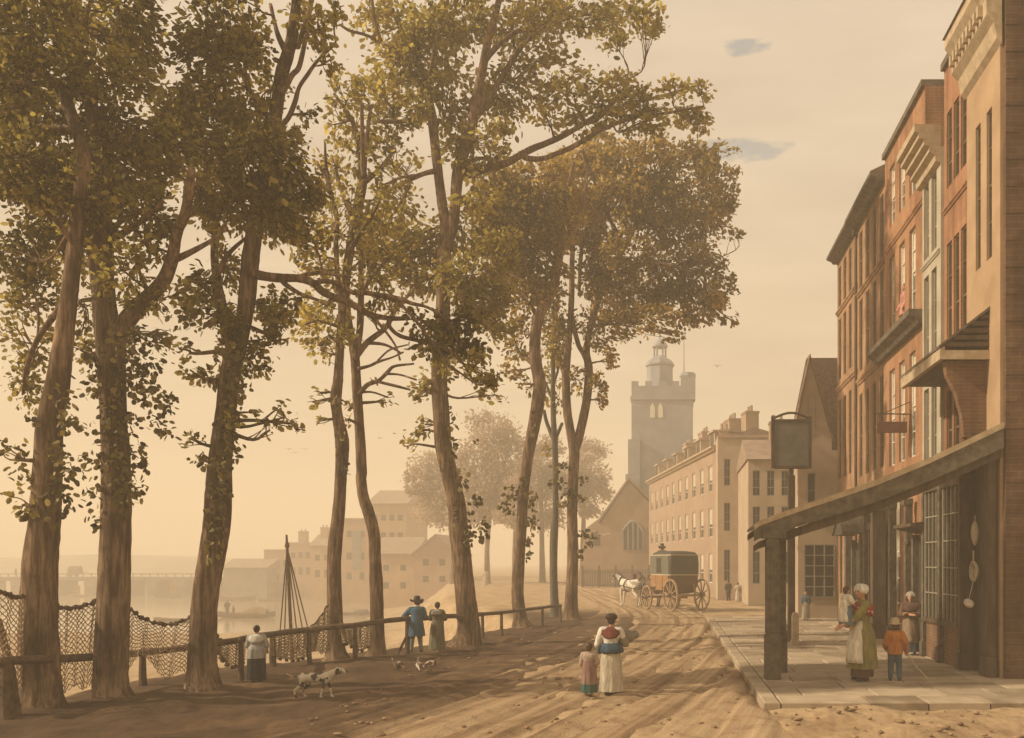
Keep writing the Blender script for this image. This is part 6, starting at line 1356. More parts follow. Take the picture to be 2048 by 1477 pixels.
def horse(off, label, c1, c2, head_dz):
    L_ = CO + Mc @ V(off); t = thing('horse', label, 'horse', (L_.x, L_.y, 0.02), CR + R(12), 'coach horses')
    mb = MB()      # faces +y
    mb.cap((0, -.55, 1.18), .29, (0, .1, 1.13), .30); mb.cap((0, .1, 1.13), .30, (0, .55, 1.20), .30); mb.cap((0, -.62, 1.22), .27, (0, -.72, 1.12), .24)
    mb.cap((0, .62, 1.30), .22, (0, 1.05, 1.62+head_dz), .13); mb.cap((0, 1.05, 1.62+head_dz), .12, (0, 1.22, 1.63+head_dz), .115); mb.cap((0, 1.22, 1.62+head_dz), .105, (0, 1.55, 1.36+head_dz), .065); mb.cap((0, 1.55, 1.36+head_dz), .07, (0, 1.58, 1.33+head_dz), .06)
    for s in (-1, 1): mb.cap((.05*s, 1.12, 1.72+head_dz), .035, (.055*s, 1.13, 1.83+head_dz), .010, 8)
    for s, ky, fy in ((-1, .62, .55), (1, .70, .80)):
        mb.cap((.15*s, .55, 1.05), .13, (.14*s, ky, .55), .062, 10); mb.cap((.14*s, ky, .55), .058, (.14*s, fy, .14), .042, 10); mb.cap((.14*s, fy, .14), .05, (.14*s, fy+.05, .05), .062, 10)
    for s, sy, hy, fy in ((-1, -.55, -.88, -.84), (1, -.42, -.72, -.62)):
        mb.cap((.15*s, -.66, 1.05), .19, (.15*s, sy, .82), .11, 10); mb.cap((.15*s, sy, .82), .10, (.14*s, hy, .52), .058, 10); mb.cap((.14*s, hy, .52), .055, (.14*s, fy, .14), .042, 10); mb.cap((.14*s, fy, .14), .05, (.14*s, fy+.06, .05), .062, 10)
    mb.fused('body', furmat('horse_coat', c1, c2, 2.2, .42, head_dz*9), t, .03, 3)
    mb = MB(); tl = [(0, -.92, 1.25), (0, -1.02, 1.1), (0, -1.04, .85), (0, -1.0, .55)]
    for i in range(3): mb.cap(tl[i], .05 + .015*i, tl[i+1], .065 - .01*i, 8)
    mb.fused('tail', HAIR_D, t, .025, 2)
    mb = MB(); q = [(0, .55, 1.52), (0, .85, 1.72+head_dz*.7), (0, 1.08, 1.80+head_dz)]
    for i in range(2): mb.cap(q[i], .06, q[i+1], .05, 8)
    mb.fused('mane', HAIR_D, t, .02, 1)
    mb = MB()
    ring = [(.27*math.cos(a), .60 + .10*math.sin(a), 1.22 + .34*math.sin(a)) for a in np.linspace(0, 2*math.pi, 20)]; mb.tube(ring, .06, 6, False); mb.build('collar', SHOE, t, smooth=True)
    mb = MB(); rg = lambda y, r, zc: [(r*math.cos(a), y, zc + r*math.sin(a)) for a in np.linspace(0, 2*math.pi, 18)]
    mb.tube(rg(.15, .315, 1.13), .025, 5, False); mb.tube([(.30, .55, 1.15), (.31, -.2, 1.05), (.29, -1.1, .95)], .025, 5); mb.tube([(-.30, .55, 1.15), (-.31, -.2, 1.05), (-.29, -1.1, .95)], .025, 5); mb.tube([(0, .3, 1.45), (0, -.4, 1.49), (0, -.85, 1.42)], .03, 5)
    mb.tube([(.09, 1.12, 1.7+head_dz), (.10, 1.3, 1.52+head_dz), (.08, 1.5, 1.38+head_dz)], .018, 5); mb.tube([(-.09, 1.12, 1.7+head_dz), (-.10, 1.3, 1.52+head_dz), (-.08, 1.5, 1.38+head_dz)], .018, 5); mb.build('harness', SHOE, t)
    for s in (-1, 1): mb = MB(); mb.box(min(.115*s, .15*s), max(.115*s, .15*s), 1.22, 1.34, 1.55+head_dz, 1.68+head_dz); mb.build('blinker', SHOE, t)
horse((-.62, 3.9, 0), 'white grey coach horse with dark blinkers and harness, nearer of the pair', (.30, .26, .21), (.66, .60, .5), 0.0)
horse((.62, 4.0, 0), 'dark brown coach horse half hidden behind the white one', (.06, .035, .022), (.13, .075, .045), .06)

# ================================================================== birds
MGULL = mat('gull_white', (.6, .56, .5), (.75, .7, .62), 5); MBIRD = mat('dark_plumage', (.045, .035, .03), (.08, .06, .05), 5)
def bird(px, py, Y, span, m, label, up=.25, group=None, rz=0):
    p = P(px, py, Y); t = thing('bird', label, 'bird', p, rz, group); s = span/2
    mb = MB(); mb.cap((0, -.22*s, 0), .06*s, (0, .25*s, .0), .10*s, 8); mb.cap((0, .3*s, .02*s), .07*s, (0, .42*s, .02*s), .03*s, 8); mb.cap((0, -.2*s, 0), .05*s, (0, -.5*s, 0), .02*s, 6); mb.fused('body', m, t, .03*s, 1)
    for k in (-1, 1):
        mb = MB(); R_ = []
        for x, y, c, z in ((.05, 0, .30, 0), (.45, .06, .26, up*.8), (.75, .0, .18, up*.75), (1.0, -.14, .04, up*.35)):
            R_.append([(k*x*s, (y-c/2)*s, z*s), (k*x*s, y*s, (z+.035)*s), (k*x*s, (y+c/2)*s, z*s), (k*x*s, y*s, (z-.01)*s)])
        mb.rings(R_); mb.build('wing', m, t)
bird(1207, 1071, 62, .95, MGULL, 'white gull gliding low before the church', .3)
bird(1435, 733, 60, .6, MBIRD, 'dark bird flying right of the church tower', .35, rz=.4)
for i, (x, y, lb) in enumerate(((577, 899, 'leftmost tiny bird of the trio in the hazy sky'), (590, 906, 'lowest tiny bird of the trio in the hazy sky'), (609, 899, 'rightmost tiny bird of the trio in the hazy sky'),
        (760, 877, 'tiny bird left of the great forked trunk'), (789, 868, 'tiny bird close to the great forked trunk'), (1017, 806, 'tiny bird right of the great forked tree below its leaves'))):
    bird(x, y, 70, .55, MBIRD, lb, .3, 'tiny birds over the river', rz=.3*i)
# ================================================================== fence, nets, boats, bridge, houses along the shore
MRAIL = mat('rail_wood', (.055, .034, .020), (.15, .095, .055), 7, .85, (1, 1, 1), .4)
MNET = mat('fishing_net', (.28, .195, .11), (.42, .31, .185), 6, .95, bump=0); MCORK = mat('cork', (.06, .034, .018), (.12, .07, .04), 20, .9)
FP = [(12,1430,1322,.16),(285,1372,1306,.12),(482,1360,1280,.10),(545,1332,1269,.13),(618,1326,1260,.10),(710,1322,1251,.10),(815,1306,1238,.12),(883,1298,1233,.14),(965,1277,1229,.10),(1003,1271,1226,.10),(1085,1254,1216,.09),(1121,1246,1212,.09)]
fn = thing('fence', 'rough wooden post and rail fence along the river walk', 'fence', G(545, 1332))
tops = []
rr = random.Random(4)
for x, yb, yt, w in FP:
    b = G(x, yb); Yb = b.y; top = P(x, yt, Yb); tops.append(top)
    mb = MB(); lean = rr.uniform(-.05, .05); mb.tube([(b.x - lean, b.y, -.3), (b.x, b.y, .2), (top.x, top.y, top.z - .02)], [w*.62, w*.6, w*.5], 7, True, .08, int(x)); mb.build('post', MRAIL, fn, world=True)
first = P(-60, 1325, 13.6)
seq = [first] + tops
for a, b in zip(seq[:-1], seq[1:]):
    d = b - a; mid = a + d*.5 + V((0, 0, rr.uniform(-.03, .02)))
    pts = spline([a - d*.03, mid, b + d*.03], 5)
    mb = MB(); mb.tube([V(p) for p in pts], .068 if a.y < 26 else .058, 8, True, .12, int(a.y*10)); mb.build('rail', MRAIL, fn, world=True, smooth=True)
mb = MB(); a = G(812, 1312) + V((-.25, .0, -.05)); mb.tube([a, P(812, 1275, a.y+.3)], .035, 6); mb.build('brace', MRAIL, fn, world=True)
a = P(935, 1236, 26.6); mb = MB(); mb.tube([P(905, 1232, 25.8), P(925, 1236, 25.9), P(940, 1256, 26.2)], [.07, .06, .03], 7, True, .1); mb.build('rail_end', MRAIL, fn, world=True)
b0 = G(44, 1424); mb = MB(); mb.tube([b0 + V((.0, -.1, -.1)), P(22, 1340, b0.y), P(-4, 1240, b0.y + .25)], [.065, .06, .05], 7, True, .08)
tag(mb.build('prop', MRAIL, origin=tuple(b0)), 'dark slanting prop stuck in the ground at the far left edge', 'pole')
# ---- nets: diamond mesh hung from a corked rope
def ydep(x): return float(np.interp(x, [-60, 12, 75, 225, 405, 545, 672, 745, 815], [13.6, 14.4, 15.5, 16.5, 17.6, 20.95, 22.2, 22.6, 24.0]))
def net(label, top, bot, nu, nv, corks=0, ripple=.06, bcorks=0, r=.0075, seed=0, group='fishing nets hung along the fence'):
    """top and bottom edges as pixel polylines, hung at the fence's own depth, with loose folds"""
    rr = random.Random(seed); T = spline(top, 8); B = spline(bot, 8)
    T = [T[int(round(i*(len(T)-1)/nu))] for i in range(nu+1)]; B = [B[int(round(i*(len(B)-1)/nu))] for i in range(nu+1)]
    pt = {}
    for i in range(nu+1):
        for j in range(nv+1):
            f = j/nv; x = T[i][0] + (B[i][0]-T[i][0])*f + 1.5*math.sin(f*3 + i); y = T[i][1] + (B[i][1]-T[i][1])*f + 1.2*math.sin(i*1.3 + f*5)
            Y = ydep(x) - .14 + ripple*math.sin(i*.9 + seed)*(.3 + f) + ripple*.6*math.sin(i*2.1 - f*4)
            pt[i, j] = P(x, y, Y)
    o = thing('fishing_net', label, 'net', pt[nu//2, nv], 0, group)
    mb = MB()
    for i in range(nu):
        for j in range(nv):
            if (i + j) % 2 == 0: a, b, c, d = (i, j), (i+1, j+1), None, None
            else: a, b = (i+1, j), (i, j+1)
            q = (pt[a] + pt[b])/2 + V((rr.uniform(-.008, .008), 0, -.006))
            mb.tube([pt[a], q, pt[b]], r, 3, False)
    mb.build('mesh', MNET, o, world=True)
    mb = MB(); mb.tube([pt[i, 0] for i in range(nu+1)], .017, 6); rp = mb.build('rope', MCORK, o, world=True)
    def cork(p):
        m_ = MB(); m_.lathe([(.02, -.035), (.042, -.03), (.042, .03), (.02, .035)], 8, (0, 0, 0), 'x'); return m_
    proto = None
    for k, (row_, n) in enumerate(((0, corks), (nv, bcorks))):
        for i in range(n):
            u = (i + .5)/n*nu; i0 = int(u); p = pt[i0, row_].lerp(pt[min(nu, i0+1), row_], u - i0)
            if proto is None:
                proto = cork(p).build('cork', MCORK, o, smooth=False); c = proto
            else:
                c = proto.copy(); COL.objects.link(c); c.parent = o
            c.location = p - o.location; c.rotation_euler = (rr.uniform(-.4, .4), rr.uniform(-.5, .5), rr.uniform(-.4, .4))
    return o
net('net hanging at the far left, in front of the corner post', [(-40, 1180), (5, 1185), (28, 1195), (52, 1192)], [(-40, 1400), (0, 1395), (30, 1385), (55, 1375)], 17, 30, 9, seed=1, r=.009)
net('net slung between the leaning tree and the stout ivied tree', [(98, 1205), (125, 1216), (150, 1216), (180, 1208), (203, 1196)], [(104, 1365), (125, 1388), (150, 1372), (170, 1380), (195, 1345)], 26, 30, 11, seed=2, r=.009)
net('net slung between the stout ivied tree and the tall forked tree', [(255, 1215), (285, 1236), (320, 1248), (350, 1248), (385, 1232)], [(256, 1345), (280, 1310), (305, 1330), (330, 1360), (355, 1345), (382, 1345)], 28, 24, 11, seed=3, r=.009)
net('small corked net looped left of the woman in the black skirt', [(432, 1268), (440, 1280), (465, 1282), (490, 1278)], [(432, 1300), (445, 1322), (465, 1334), (490, 1325)], 26, 16, 4, bcorks=7, ripple=.04, seed=4, r=.013)
net('net draped over the rail left of the slender wavering tree', [(542, 1273), (575, 1268), (610, 1262), (640, 1258)], [(545, 1312), (575, 1320), (605, 1318), (632, 1296)], 40, 16, 0, bcorks=8, ripple=.06, seed=5, r=.015)
net('net gathered up like a tent on the slender wavering tree', [(612, 1262), (630, 1246), (645, 1228), (656, 1210)], [(615, 1290), (630, 1300), (645, 1308), (660, 1300)], 20, 20, 0, ripple=.05, seed=6, r=.014)
net('net in scallops on the rail right of the slender wavering tree', [(676, 1222), (688, 1252), (715, 1250), (742, 1246)], [(684, 1285), (698, 1290), (718, 1304), (742, 1290)], 30, 16, 0, bcorks=6, ripple=.06, seed=7, r=.015)

# ---- beached boat with a mast, behind the fence
MHULL = mat('tarred_hull', (.05, .034, .022), (.11, .075, .045), 3, .6)
def boat(loc, rz, L_, W_, H_, label, group=None, m=None, name='boat', cat='boat', sheer=.35, thwarts=3):
    t = thing(name, label, cat, loc, rz, group); n = 15; mb = MB(); R_ = []
    for i in range(n):
        f = i/(n-1); x = (f-.5)*L_; w = W_/2*(math.sin(math.pi*(.06 + .90*f))**.6)*(1 if f < .8 else 1 - (f-.8)*2.6); z = H_*(1 + sheer*(2*f-1)**2*1.2); keel = H_*.5*abs(2*f-1)**3
        R_.append([(x, -w, z), (x, -w*.85, z*.45 + keel*.3), (x, -w*.35, keel*.9), (x, 0, keel), (x, w*.35, keel*.9), (x, w*.85, z*.45 + keel*.3), (x, w, z), (x, w*.9, z), (x, w*.72, z*.5 + keel*.3 + .04), (x, 0, keel + .12*H_), (x, -w*.72, z*.5 + keel*.3 + .04), (x, -w*.9, z)])
    mb.rings(R_); mb.build('hull', m or MHULL, t, smooth=True, sharp=40)
    for k in range(thwarts):
        x = (-.25 + .25*k)*L_; mb = MB(); mb.box(x-.04*L_*.5, x+.04*L_*.5, -W_*.42, W_*.42, H_*.78, H_*.84); mb.build('thwart', MRAIL, t)
    return t
bz = float(ground_z(-13.2, 31))
b = boat((-13.0, 31, bz), R(20), 6.2, 2.0, .85, 'beached fishing smack with a bare raking mast behind the fence', name='fishing_boat')
M0 = mworld(b).inverted()
def inb(p): return M0 @ p
mt, mbm = P(573, 1070, 31), P(585, 1330, 31)
mb = MB(); mb.tube([inb(mt), inb(mt.lerp(mbm, .12)), inb(mbm)], [.035, .05, .06], 8); mb.lathe([(.06, 0), (.08, .05), (.06, .18)], 8, tuple(inb(mt.lerp(mbm, .10)))); mb.build('mast', MRAIL, b, smooth=True)
hd = mt.lerp(mbm, .10)
for px, py, dy in ((559, 1275, .5), (569, 1272, -.6), (594, 1268, .6), (606, 1264, -.5), (617, 1262, .2)):
    e = P(px, py, 31 + dy); e2 = hd + (e-hd)*1.25; mb = MB(); mb.tube([inb(hd), inb(e2)], .022, 5); mb.build('rigging', MCORK, b)

# ---- boats on the river and the shore
MOLD = mat('weathered_hull', (.14, .085, .055), (.22, .14, .09), 1.5, .8)
def wloc(x, y): Y = (EYE + 4.0)*F/(y - HY); return V(((x-VX)/F*Y, Y, -4.12))
bg_ = boat(wloc(492, 1236), R(4), 6.6, 1.7, .62, 'laden river barge with a humped tilt and two boatmen', m=MOLD, name='barge', thwarts=1)
mb = MB(); R_ = []
for i in range(9):
    f = i/8; x = -.2 + 2.6*f; hh = .35 + .55*math.sin(math.pi*(.15+.75*f)); R_.append([(x, .72*math.cos(a), .55 + hh*math.sin(a)) for a in np.linspace(0, math.pi, 9)])
mb.rings(R_); mb.build('tilt', mat('canvas_tilt', (.18, .12, .075), (.27, .19, .12), 2, .9), bg_, smooth=True, sharp=50)
mworld(bg_)
def on(o, x, y, z): return mworld(o) @ V((x, y, z))
small('boatman standing at the stern of the laden barge', 0, 0, 1.7, R(40), (.08, .055, .04), (.07, .05, .035), skirted=False, loc=on(bg_, -2.1, 0, .45))
small('boatman seated lower beside the standing one on the barge', 0, 0, 1.1, R(-30), (.15, .1, .07), (.09, .06, .045), skirted=False, loc=on(bg_, -1.45, .1, .4))
wk = [(712, 1230, 4.2, 'small rowing boat with a dark bundle moored below the shore houses', 8), (470, 1201, 7.5, 'long low boat drawn up near the moored barge fleet', -6), (466, 1192, 6.5, 'dark flat lighter lying beyond the long low boat', 5), (350, 1243, 4.5, 'small boat seen through the nets left of the tall forked tree', 0), (545, 1203, 4.5, 'thin skiff just below the great beached hull', 3)]
boats = [boat(wloc(x, y), R(a), L_, L_*.26, L_*.09, lb, 'small boats on the river', MOLD, thwarts=2) for x, y, L_, lb, a in wk]
mb = MB(); p = on(boats[0], .5, 0, .35); mb.ell(p, (.9, .5, .42), 12, 8); mb.ell(p + V((.6, 0, .05)), (.5, .42, .4), 10, 8); tag(mb.fused('bundle', MHULL, None, .05, 2), 'dark covered cargo heaped in the small rowing boat', 'cargo')
p = wloc(570, 1196); boat((p.x, p.y, -4.0), R(3), 10.0, 3.2, 2.6, 'great dark hull of a ship lying below the waterside warehouses', m=mat('ship_hull', (.075, .05, .042), (.12, .085, .07), .8, .8), name='ship_hull', sheer=.05, thwarts=0)
def sailboat(x, y, label, hgt, rz):
    b = boat(wloc(x, y), rz, 4.4, 1.3, .5, label, 'sailing boats under the bridge', MOLD, name='sailing_boat', thwarts=1)
    mb = MB(); mb.tube([(0, 0, .2), (0, 0, hgt)], .05, 6); mb.build('mast', MRAIL, b)
    mb = MB(); mb.rings([[(.08, -.02, .7), (.08, .02, .7), (1.5, .25, .8), (1.5, .21, .8)], [(.06, -.02, hgt*.6), (.06, .02, hgt*.6), (1.0, .3, hgt*.62), (1.0, .26, hgt*.62)], [(.04, -.02, hgt*.96), (.04, .02, hgt*.96), (.25, .06, hgt*.97), (.25, .02, hgt*.97)]]); mb.build('sail', mat('tan_sail', (.22, .10, .055), (.32, .16, .09), 2, .9), b)
sailboat(338, 1196, 'sailing boat with a tan sail between two bridge piers', 3.4, R(15)); sailboat(160, 1194, 'sailing boat with a lower sail left of the stout ivied trunk', 2.2, R(170))

# ---- wooden bridge
br = thing('bridge', 'long timber bridge on squared piers crossing the river in the haze', 'bridge', (-110, 175, -4.5))
MBR = mat('bridge_timber', (.12, .09, .07), (.19, .145, .11), .6, .9)
bx0, bx1 = (-150 - VX)/F*175, (470 - VX)/F*175; zd = EYE + (HY - 1162)/F*175; zr = EYE + (HY - 1147)/F*175
mb = MB(); mb.box(bx0, bx1, 173, 178, zd, zd+.75); mb.box(bx0, bx1, 172.8, 172.99, zd+.3, zd+.6); mb.build('deck', MBR, br, world=True)
mb = MB(); mb.box(bx0, bx1, 172.9, 173.05, zr-.18, zr)
x = bx0
while x < bx1: mb.box(x, x+.18, 172.92, 173.03, zd+.752, zr-.182); x += 1.6
mb.build('railing', MBR, br, world=True)
for px in (-95, -25, 50, 122, 195, 266, 316, 372, 432):
    x = (px - VX)/F*175; mb = MB(); mb.box(x-1.05, x+1.05, 172.5, 178.5, -5, zd-.002); mb.prism([(x-1.05, 172.5), (x+1.05, 172.5), (x, 171.3)], 'z', -5, -2.2); mb.build('pier', MBR, br, world=True)
dz = zd + .76
for px, lb in ((32, 'tiny walker on the bridge at the far left'), (260, 'tiny walker on the bridge beside the stout trunk')):
    small(lb, 0, 0, 1.7, R(90), (.08, .06, .05), (.08, .06, .05), skirted=False, loc=V(((px-VX)/F*174, 174, dz)))
ct = thing('cart', 'tiny covered cart crossing the bridge', 'cart', ((152-VX)/F*175, 175, dz))
mb = MB(); mb.box(-1.2, 1.0, -.7, .7, .6, 1.2); mb.bar((1.0, 0, .9), (2.4, 0, .9), .1, .1); mb.build('cart_body', MOLD, ct)
mb = MB(); R_ = [[(x, .7*math.cos(a), 1.2 + .9*math.sin(a)) for a in np.linspace(0, math.pi, 9)] for x in (-1.2, -.2, .9)]; mb.rings(R_); mb.build('tilt', MHULL, ct)
for x in (-.6, .6): mb = MB(); mb.lathe([(.5, -.08), (.55, 0), (.5, .08)], 14, (x, -.8, .55), 'y'); mb.build('wheel', MHULL, ct)

# ---- houses and warehouses along the far shore
MSH1 = mat('shore_brick', (.30, .19, .13), (.38, .25, .175), .5, .9); MSH2 = mat('shore_plaster', (.34, .22, .13), (.45, .30, .19), .5, .9); MSH3 = mat('shore_grey', (.17, .14, .115), (.26, .21, .17), .5, .9)
def shore(x0, x1, ytop, ybase, Y, D, m, label, roof='flat', n=0, rows=(), name='warehouse', rise=0, win_w=.8):
    a = P(x0, ybase, Y); b = P(x1, ybase, Y); W = b.x - a.x; H_ = P(x0, ytop, Y).z
    ws = [(W*(i+.7)/(n+.4), win_w, P(0, q, Y).z, P(0, p, Y).z) for i in range(n) for p, q in rows]
    t = house(name, label, (a.x, Y, 0), 0, W, H_, D, m, ws, depth=.2, nx=2, ny=2, sash=MSASH_D, group='buildings on the far shore', cat='building', z0=-6)
    if roof == 'gable':
        mb = MB(); mb.prism([(0, H_), (W, H_), (W*.55, H_+rise)], 'y', 0.0, .3); mb.build('gable', m, t)
        mb = MB()
        for p, q in (((-.4, H_-.3), (W*.55, H_+rise+.05)), ((W*.55, H_+rise+.05), (W+.4, H_-.3))):
            mb.add([(p[0], -.4, p[1]), (q[0], -.4, q[1]), (q[0], D, q[1]), (p[0], D, p[1]), (p[0], -.4, p[1]+.25), (q[0], -.4, q[1]+.25), (q[0], D, q[1]+.25), (p[0], D, p[1]+.25)], [(0,1,2,3),(4,7,6,5),(0,4,5,1),(1,5,6,2),(2,6,7,3),(3,7,4,0)])
        mb.build('roof', MHZR, t)
    elif roof == 'ridge':
        mb = MB(); mb.add([(-.3,-.4,H_+.002),(W+.3,-.4,H_+.002),(W+.3,D/2,H_+rise),(-.3,D/2,H_+rise),(W+.3,D,H_+.002),(-.3,D,H_+.002)], [(0,1,2,3),(3,2,4,5),(1,4,2),(0,3,5),(0,5,4,1)]); mb.build('roof', MHZR, t)
    else:
        coping(t, W, D, H_, m, .25, .15)
    return t
shore(447, 534, 1136, 1188, 158, 8, MSH3, 'low long shed at the foot of the bridge', 'ridge', rise=1.6, name='shed')
shore(528, 580, 1102, 1190, 162, 8, MSH1, 'square brick warehouse behind the bow of the great hull', n=3, rows=((1120, 1132), (1148, 1160)))
s_ = shore(576, 626, 1088, 1190, 160, 8, MSH1, 'brick warehouse behind the raking mast', n=3, rows=((1105, 1117), (1135, 1150))); chimney(s_, 1.0, 2, P(0, 1088, 160).z, 1.4, 1.2, 2.2, MSH1)
s_ = shore(622, 684, 1092, 1195, 148, 8, MSH2, 'plastered house with two tall chimneys behind the slender wavering tree', 'ridge', n=3, rows=((1110, 1122), (1140, 1155)), rise=2.0, name='shore_house'); chimney(s_, .6, 2.4, P(0, 1092, 148).z, 1.2, 1.0, 3.0, MSH2); chimney(s_, 2.9, 2.4, P(0, 1092, 148).z, 1.5, 1.0, 4.2, MSH2)
s_ = shore(680, 742, 1040, 1195, 140, 9, MSH1, 'tallest shore warehouse with a blue grey hoist front', n=2, rows=((1062, 1075), (1105, 1120), (1145, 1160)))
mb = MB(); xw = 1.9; mb.box(xw, xw+1.4, -.12, -.003, P(0, 1140, 140).z, P(0, 1062, 140).z); mb.build('hoist_front', mat('slate_boards', (.13, .14, .15), (.2, .21, .22), 1, .8), s_)
shore(738, 812, 1008, 1190, 136, 12, MSH2, 'broad pale building rising behind the tiled shore house', 'ridge', n=4, rows=((1030, 1042), (1065, 1078)), rise=2.5, name='shore_building')
s_ = shore(748, 830, 1108, 1210, 122, 9, MSH2, 'lower tiled wing left of the gabled shore house', 'ridge', n=2, rows=((1130, 1142), (1165, 1178)), rise=2.4, name='shore_house')
shore(828, 908, 1108, 1212, 118, 9, MSH1, 'gabled brick shore house behind the great forked trunk', 'gable', n=2, rows=((1118, 1132), (1152, 1165)), rise=2.3, name='shore_house')
HAZE = .0047
# ================================================================== camera, sky, sun, air
cam = bpy.data.cameras.new('camera'); co = bpy.data.objects.new('camera', cam); COL.objects.link(co)
co.location = (0, 0, EYE); co.rotation_euler = (R(90), 0, 0)
cam.sensor_fit = 'HORIZONTAL'; cam.sensor_width = 36.0; cam.lens = 36.0 * F / 2048.0
cam.shift_x = (1024 - VX) / 2048.0; cam.shift_y = (HY - 738.5) / 2048.0
cam.clip_start = 0.1; cam.clip_end = 3000
S.camera = co
SUN_EL, SUN_AZ = 34.0, 189.0     # azimuth of the sun, degrees anticlockwise from +X: from the river side
sv = Vector((math.cos(R(SUN_AZ)) * math.cos(R(SUN_EL)), math.sin(R(SUN_AZ)) * math.cos(R(SUN_EL)), math.sin(R(SUN_EL))))
sl = bpy.data.lights.new('sun', 'SUN'); so = bpy.data.objects.new('sun', sl); COL.objects.link(so)
sl.energy = 5.0; sl.angle = R(0.8); sl.color = (1.0, 0.84, 0.61)
so.rotation_euler = sv.to_track_quat('Z', 'Y').to_euler()
w = bpy.data.worlds.new('World'); S.world = w; w.use_nodes = True
nt = w.node_tree; N, L = nt.nodes, nt.links
bg = N['Background']; bg.inputs['Strength'].default_value = 0.1
sky = N.new('ShaderNodeTexSky'); sky.sky_type = 'NISHITA'; sky.sun_disc = False
sky.sun_elevation = R(SUN_EL); sky.sun_rotation = R(90 - SUN_AZ)
sky.dust_density = 3.0
tc = N.new('ShaderNodeTexCoord')
sp = N.new('ShaderNodeSeparateXYZ'); L.new(tc.outputs['Generated'], sp.inputs[0])
def math_(op, a, b=None, c=None):
    n = N.new('ShaderNodeMath'); n.operation = op
    for i, v in enumerate((a, b, c)):
        if v is None: continue
        if isinstance(v, (int, float)): n.inputs[i].default_value = v
        else: L.new(v, n.inputs[i])
    return n.outputs[0]
# high thin cloud covers the sky; colour runs from straw low down to pinkish cream higher up
mp = N.new('ShaderNodeMapping'); mp.inputs['Scale'].default_value = (1.6, 1.6, 7.0); L.new(tc.outputs['Generated'], mp.inputs[0])
nz = N.new('ShaderNodeTexNoise'); nz.inputs['Scale'].default_value = 1.9; nz.inputs['Detail'].default_value = 8; nz.inputs['Roughness'].default_value = .58
L.new(mp.outputs[0], nz.inputs['Vector'])
hz = N.new('ShaderNodeValToRGB'); e = hz.color_ramp.elements
e[0].position, e[0].color = 0.0, (7.1, 5.62, 3.55, 1); e[1].position, e[1].color = 0.6, (7.0, 5.72, 4.35, 1)
x = e.new(.2); x.color = (7.15, 5.7, 3.75, 1)
L.new(sp.outputs[2], hz.inputs[0])
cl = N.new('ShaderNodeValToRGB'); e = cl.color_ramp.elements
e[0].position, e[0].color = 0.3, (.82, .80, .80, 1); e[1].position, e[1].color = 0.72, (1.08, 1.08, 1.07, 1)
L.new(nz.outputs[0], cl.inputs[0])
mul = N.new('ShaderNodeMix'); mul.data_type = 'RGBA'; mul.blend_type = 'MULTIPLY'; mul.inputs[0].default_value = 1
L.new(hz.outputs[0], mul.inputs[6]); L.new(cl.outputs[0], mul.inputs[7])
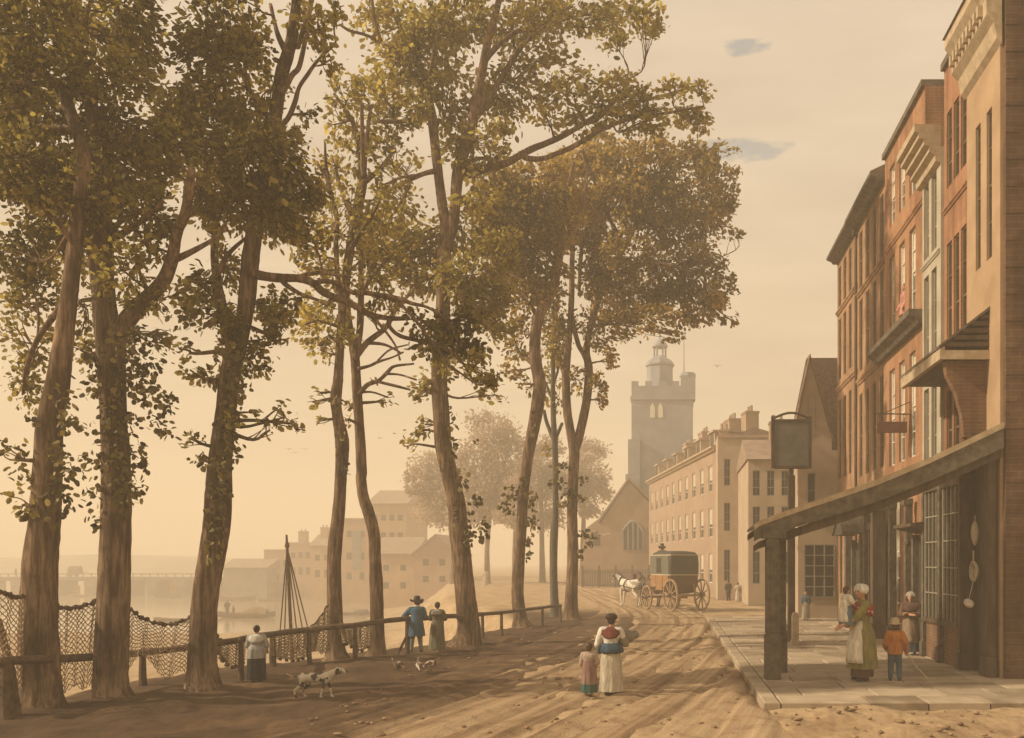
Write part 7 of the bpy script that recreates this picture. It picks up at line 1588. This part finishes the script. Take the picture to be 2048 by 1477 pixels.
# small openings in the cloud where the blue sky shows
def gap(px, py, wx, wy):
    d = Vector(((px - VX) / F, 1.0, (HY - py) / F))
    az = math.atan2(d.x, d.y); el = math.atan2(d.z, math.hypot(d.x, d.y))
    A = math_('ARCTAN2', sp.outputs[0], sp.outputs[1])
    E = math_('ARCSINE', sp.outputs[2])
    n2 = N.new('ShaderNodeTexNoise'); n2.inputs['Scale'].default_value = 34; n2.inputs['Detail'].default_value = 5
    m2 = N.new('ShaderNodeMapping'); m2.inputs['Scale'].default_value = (1, 1, 3); L.new(tc.outputs['Generated'], m2.inputs[0]); L.new(m2.outputs[0], n2.inputs['Vector'])
    a = math_('DIVIDE', math_('SUBTRACT', A, az), wx / F); b = math_('DIVIDE', math_('SUBTRACT', E, el), wy / F)
    q = math_('ADD', math_('MULTIPLY', a, a), math_('MULTIPLY', b, b))
    v = math_('SUBTRACT', math_('MULTIPLY_ADD', n2.outputs[0], 3.6, -1.0), q)
    r = N.new('ShaderNodeMapRange'); r.inputs[1].default_value = -.15; r.inputs[2].default_value = .5; L.new(v, r.inputs[0])
    return r.outputs[0]
gp = math_('MAXIMUM', gap(1485, 300, 105, 22), gap(1490, 93, 50, 15))
gp = math_('MULTIPLY', gp, .62)
fin = N.new('ShaderNodeMix'); fin.data_type = 'RGBA'
skc = N.new('ShaderNodeMix'); skc.data_type = 'RGBA'; skc.blend_type = 'MULTIPLY'; skc.inputs[0].default_value = 1; skc.inputs[7].default_value = (1.75, 1.55, 1.12, 1)
L.new(sky.outputs[0], skc.inputs[6])
thin = N.new('ShaderNodeMix'); thin.data_type = 'RGBA'; thin.inputs[0].default_value = .94
L.new(sky.outputs[0], thin.inputs[6]); L.new(mul.outputs[2], thin.inputs[7])
L.new(gp, fin.inputs[0]); L.new(thin.outputs[2], fin.inputs[6]); L.new(skc.outputs[2], fin.inputs[7])
L.new(fin.outputs[2], bg.inputs['Color'])
# river haze
mb = MB(); mb.box(-720, 720, -40, 1010, -7.5, 36)
hm = bpy.data.materials.new('haze'); hm.use_nodes = True; hn = hm.node_tree; hn.nodes.remove(hn.nodes['Principled BSDF'])
pv = hn.nodes.new('ShaderNodeVolumePrincipled'); pv.inputs['Color'].default_value = (.98, .89, .74, 1); pv.inputs['Density'].default_value = HAZE
pv.inputs['Anisotropy'].default_value = 0.0
hn.links.new(pv.outputs[0], hn.nodes['Material Output'].inputs['Volume'])
hz_ = tag(mb.build('haze', hm), 'warm river haze filling the street', 'haze', kind='stuff')
S.view_settings.view_transform = 'Standard'; S.view_settings.look = 'None'; S.view_settings.gamma = 1.0; S.view_settings.exposure = 0.20
S.render.engine = 'CYCLES'
S.cycles.use_denoising = True
S.cycles.max_bounces = 8; S.cycles.diffuse_bounces = 5; S.cycles.glossy_bounces = 2; S.cycles.transmission_bounces = 5; S.cycles.volume_bounces = 1
S.cycles.sample_clamp_indirect = 8
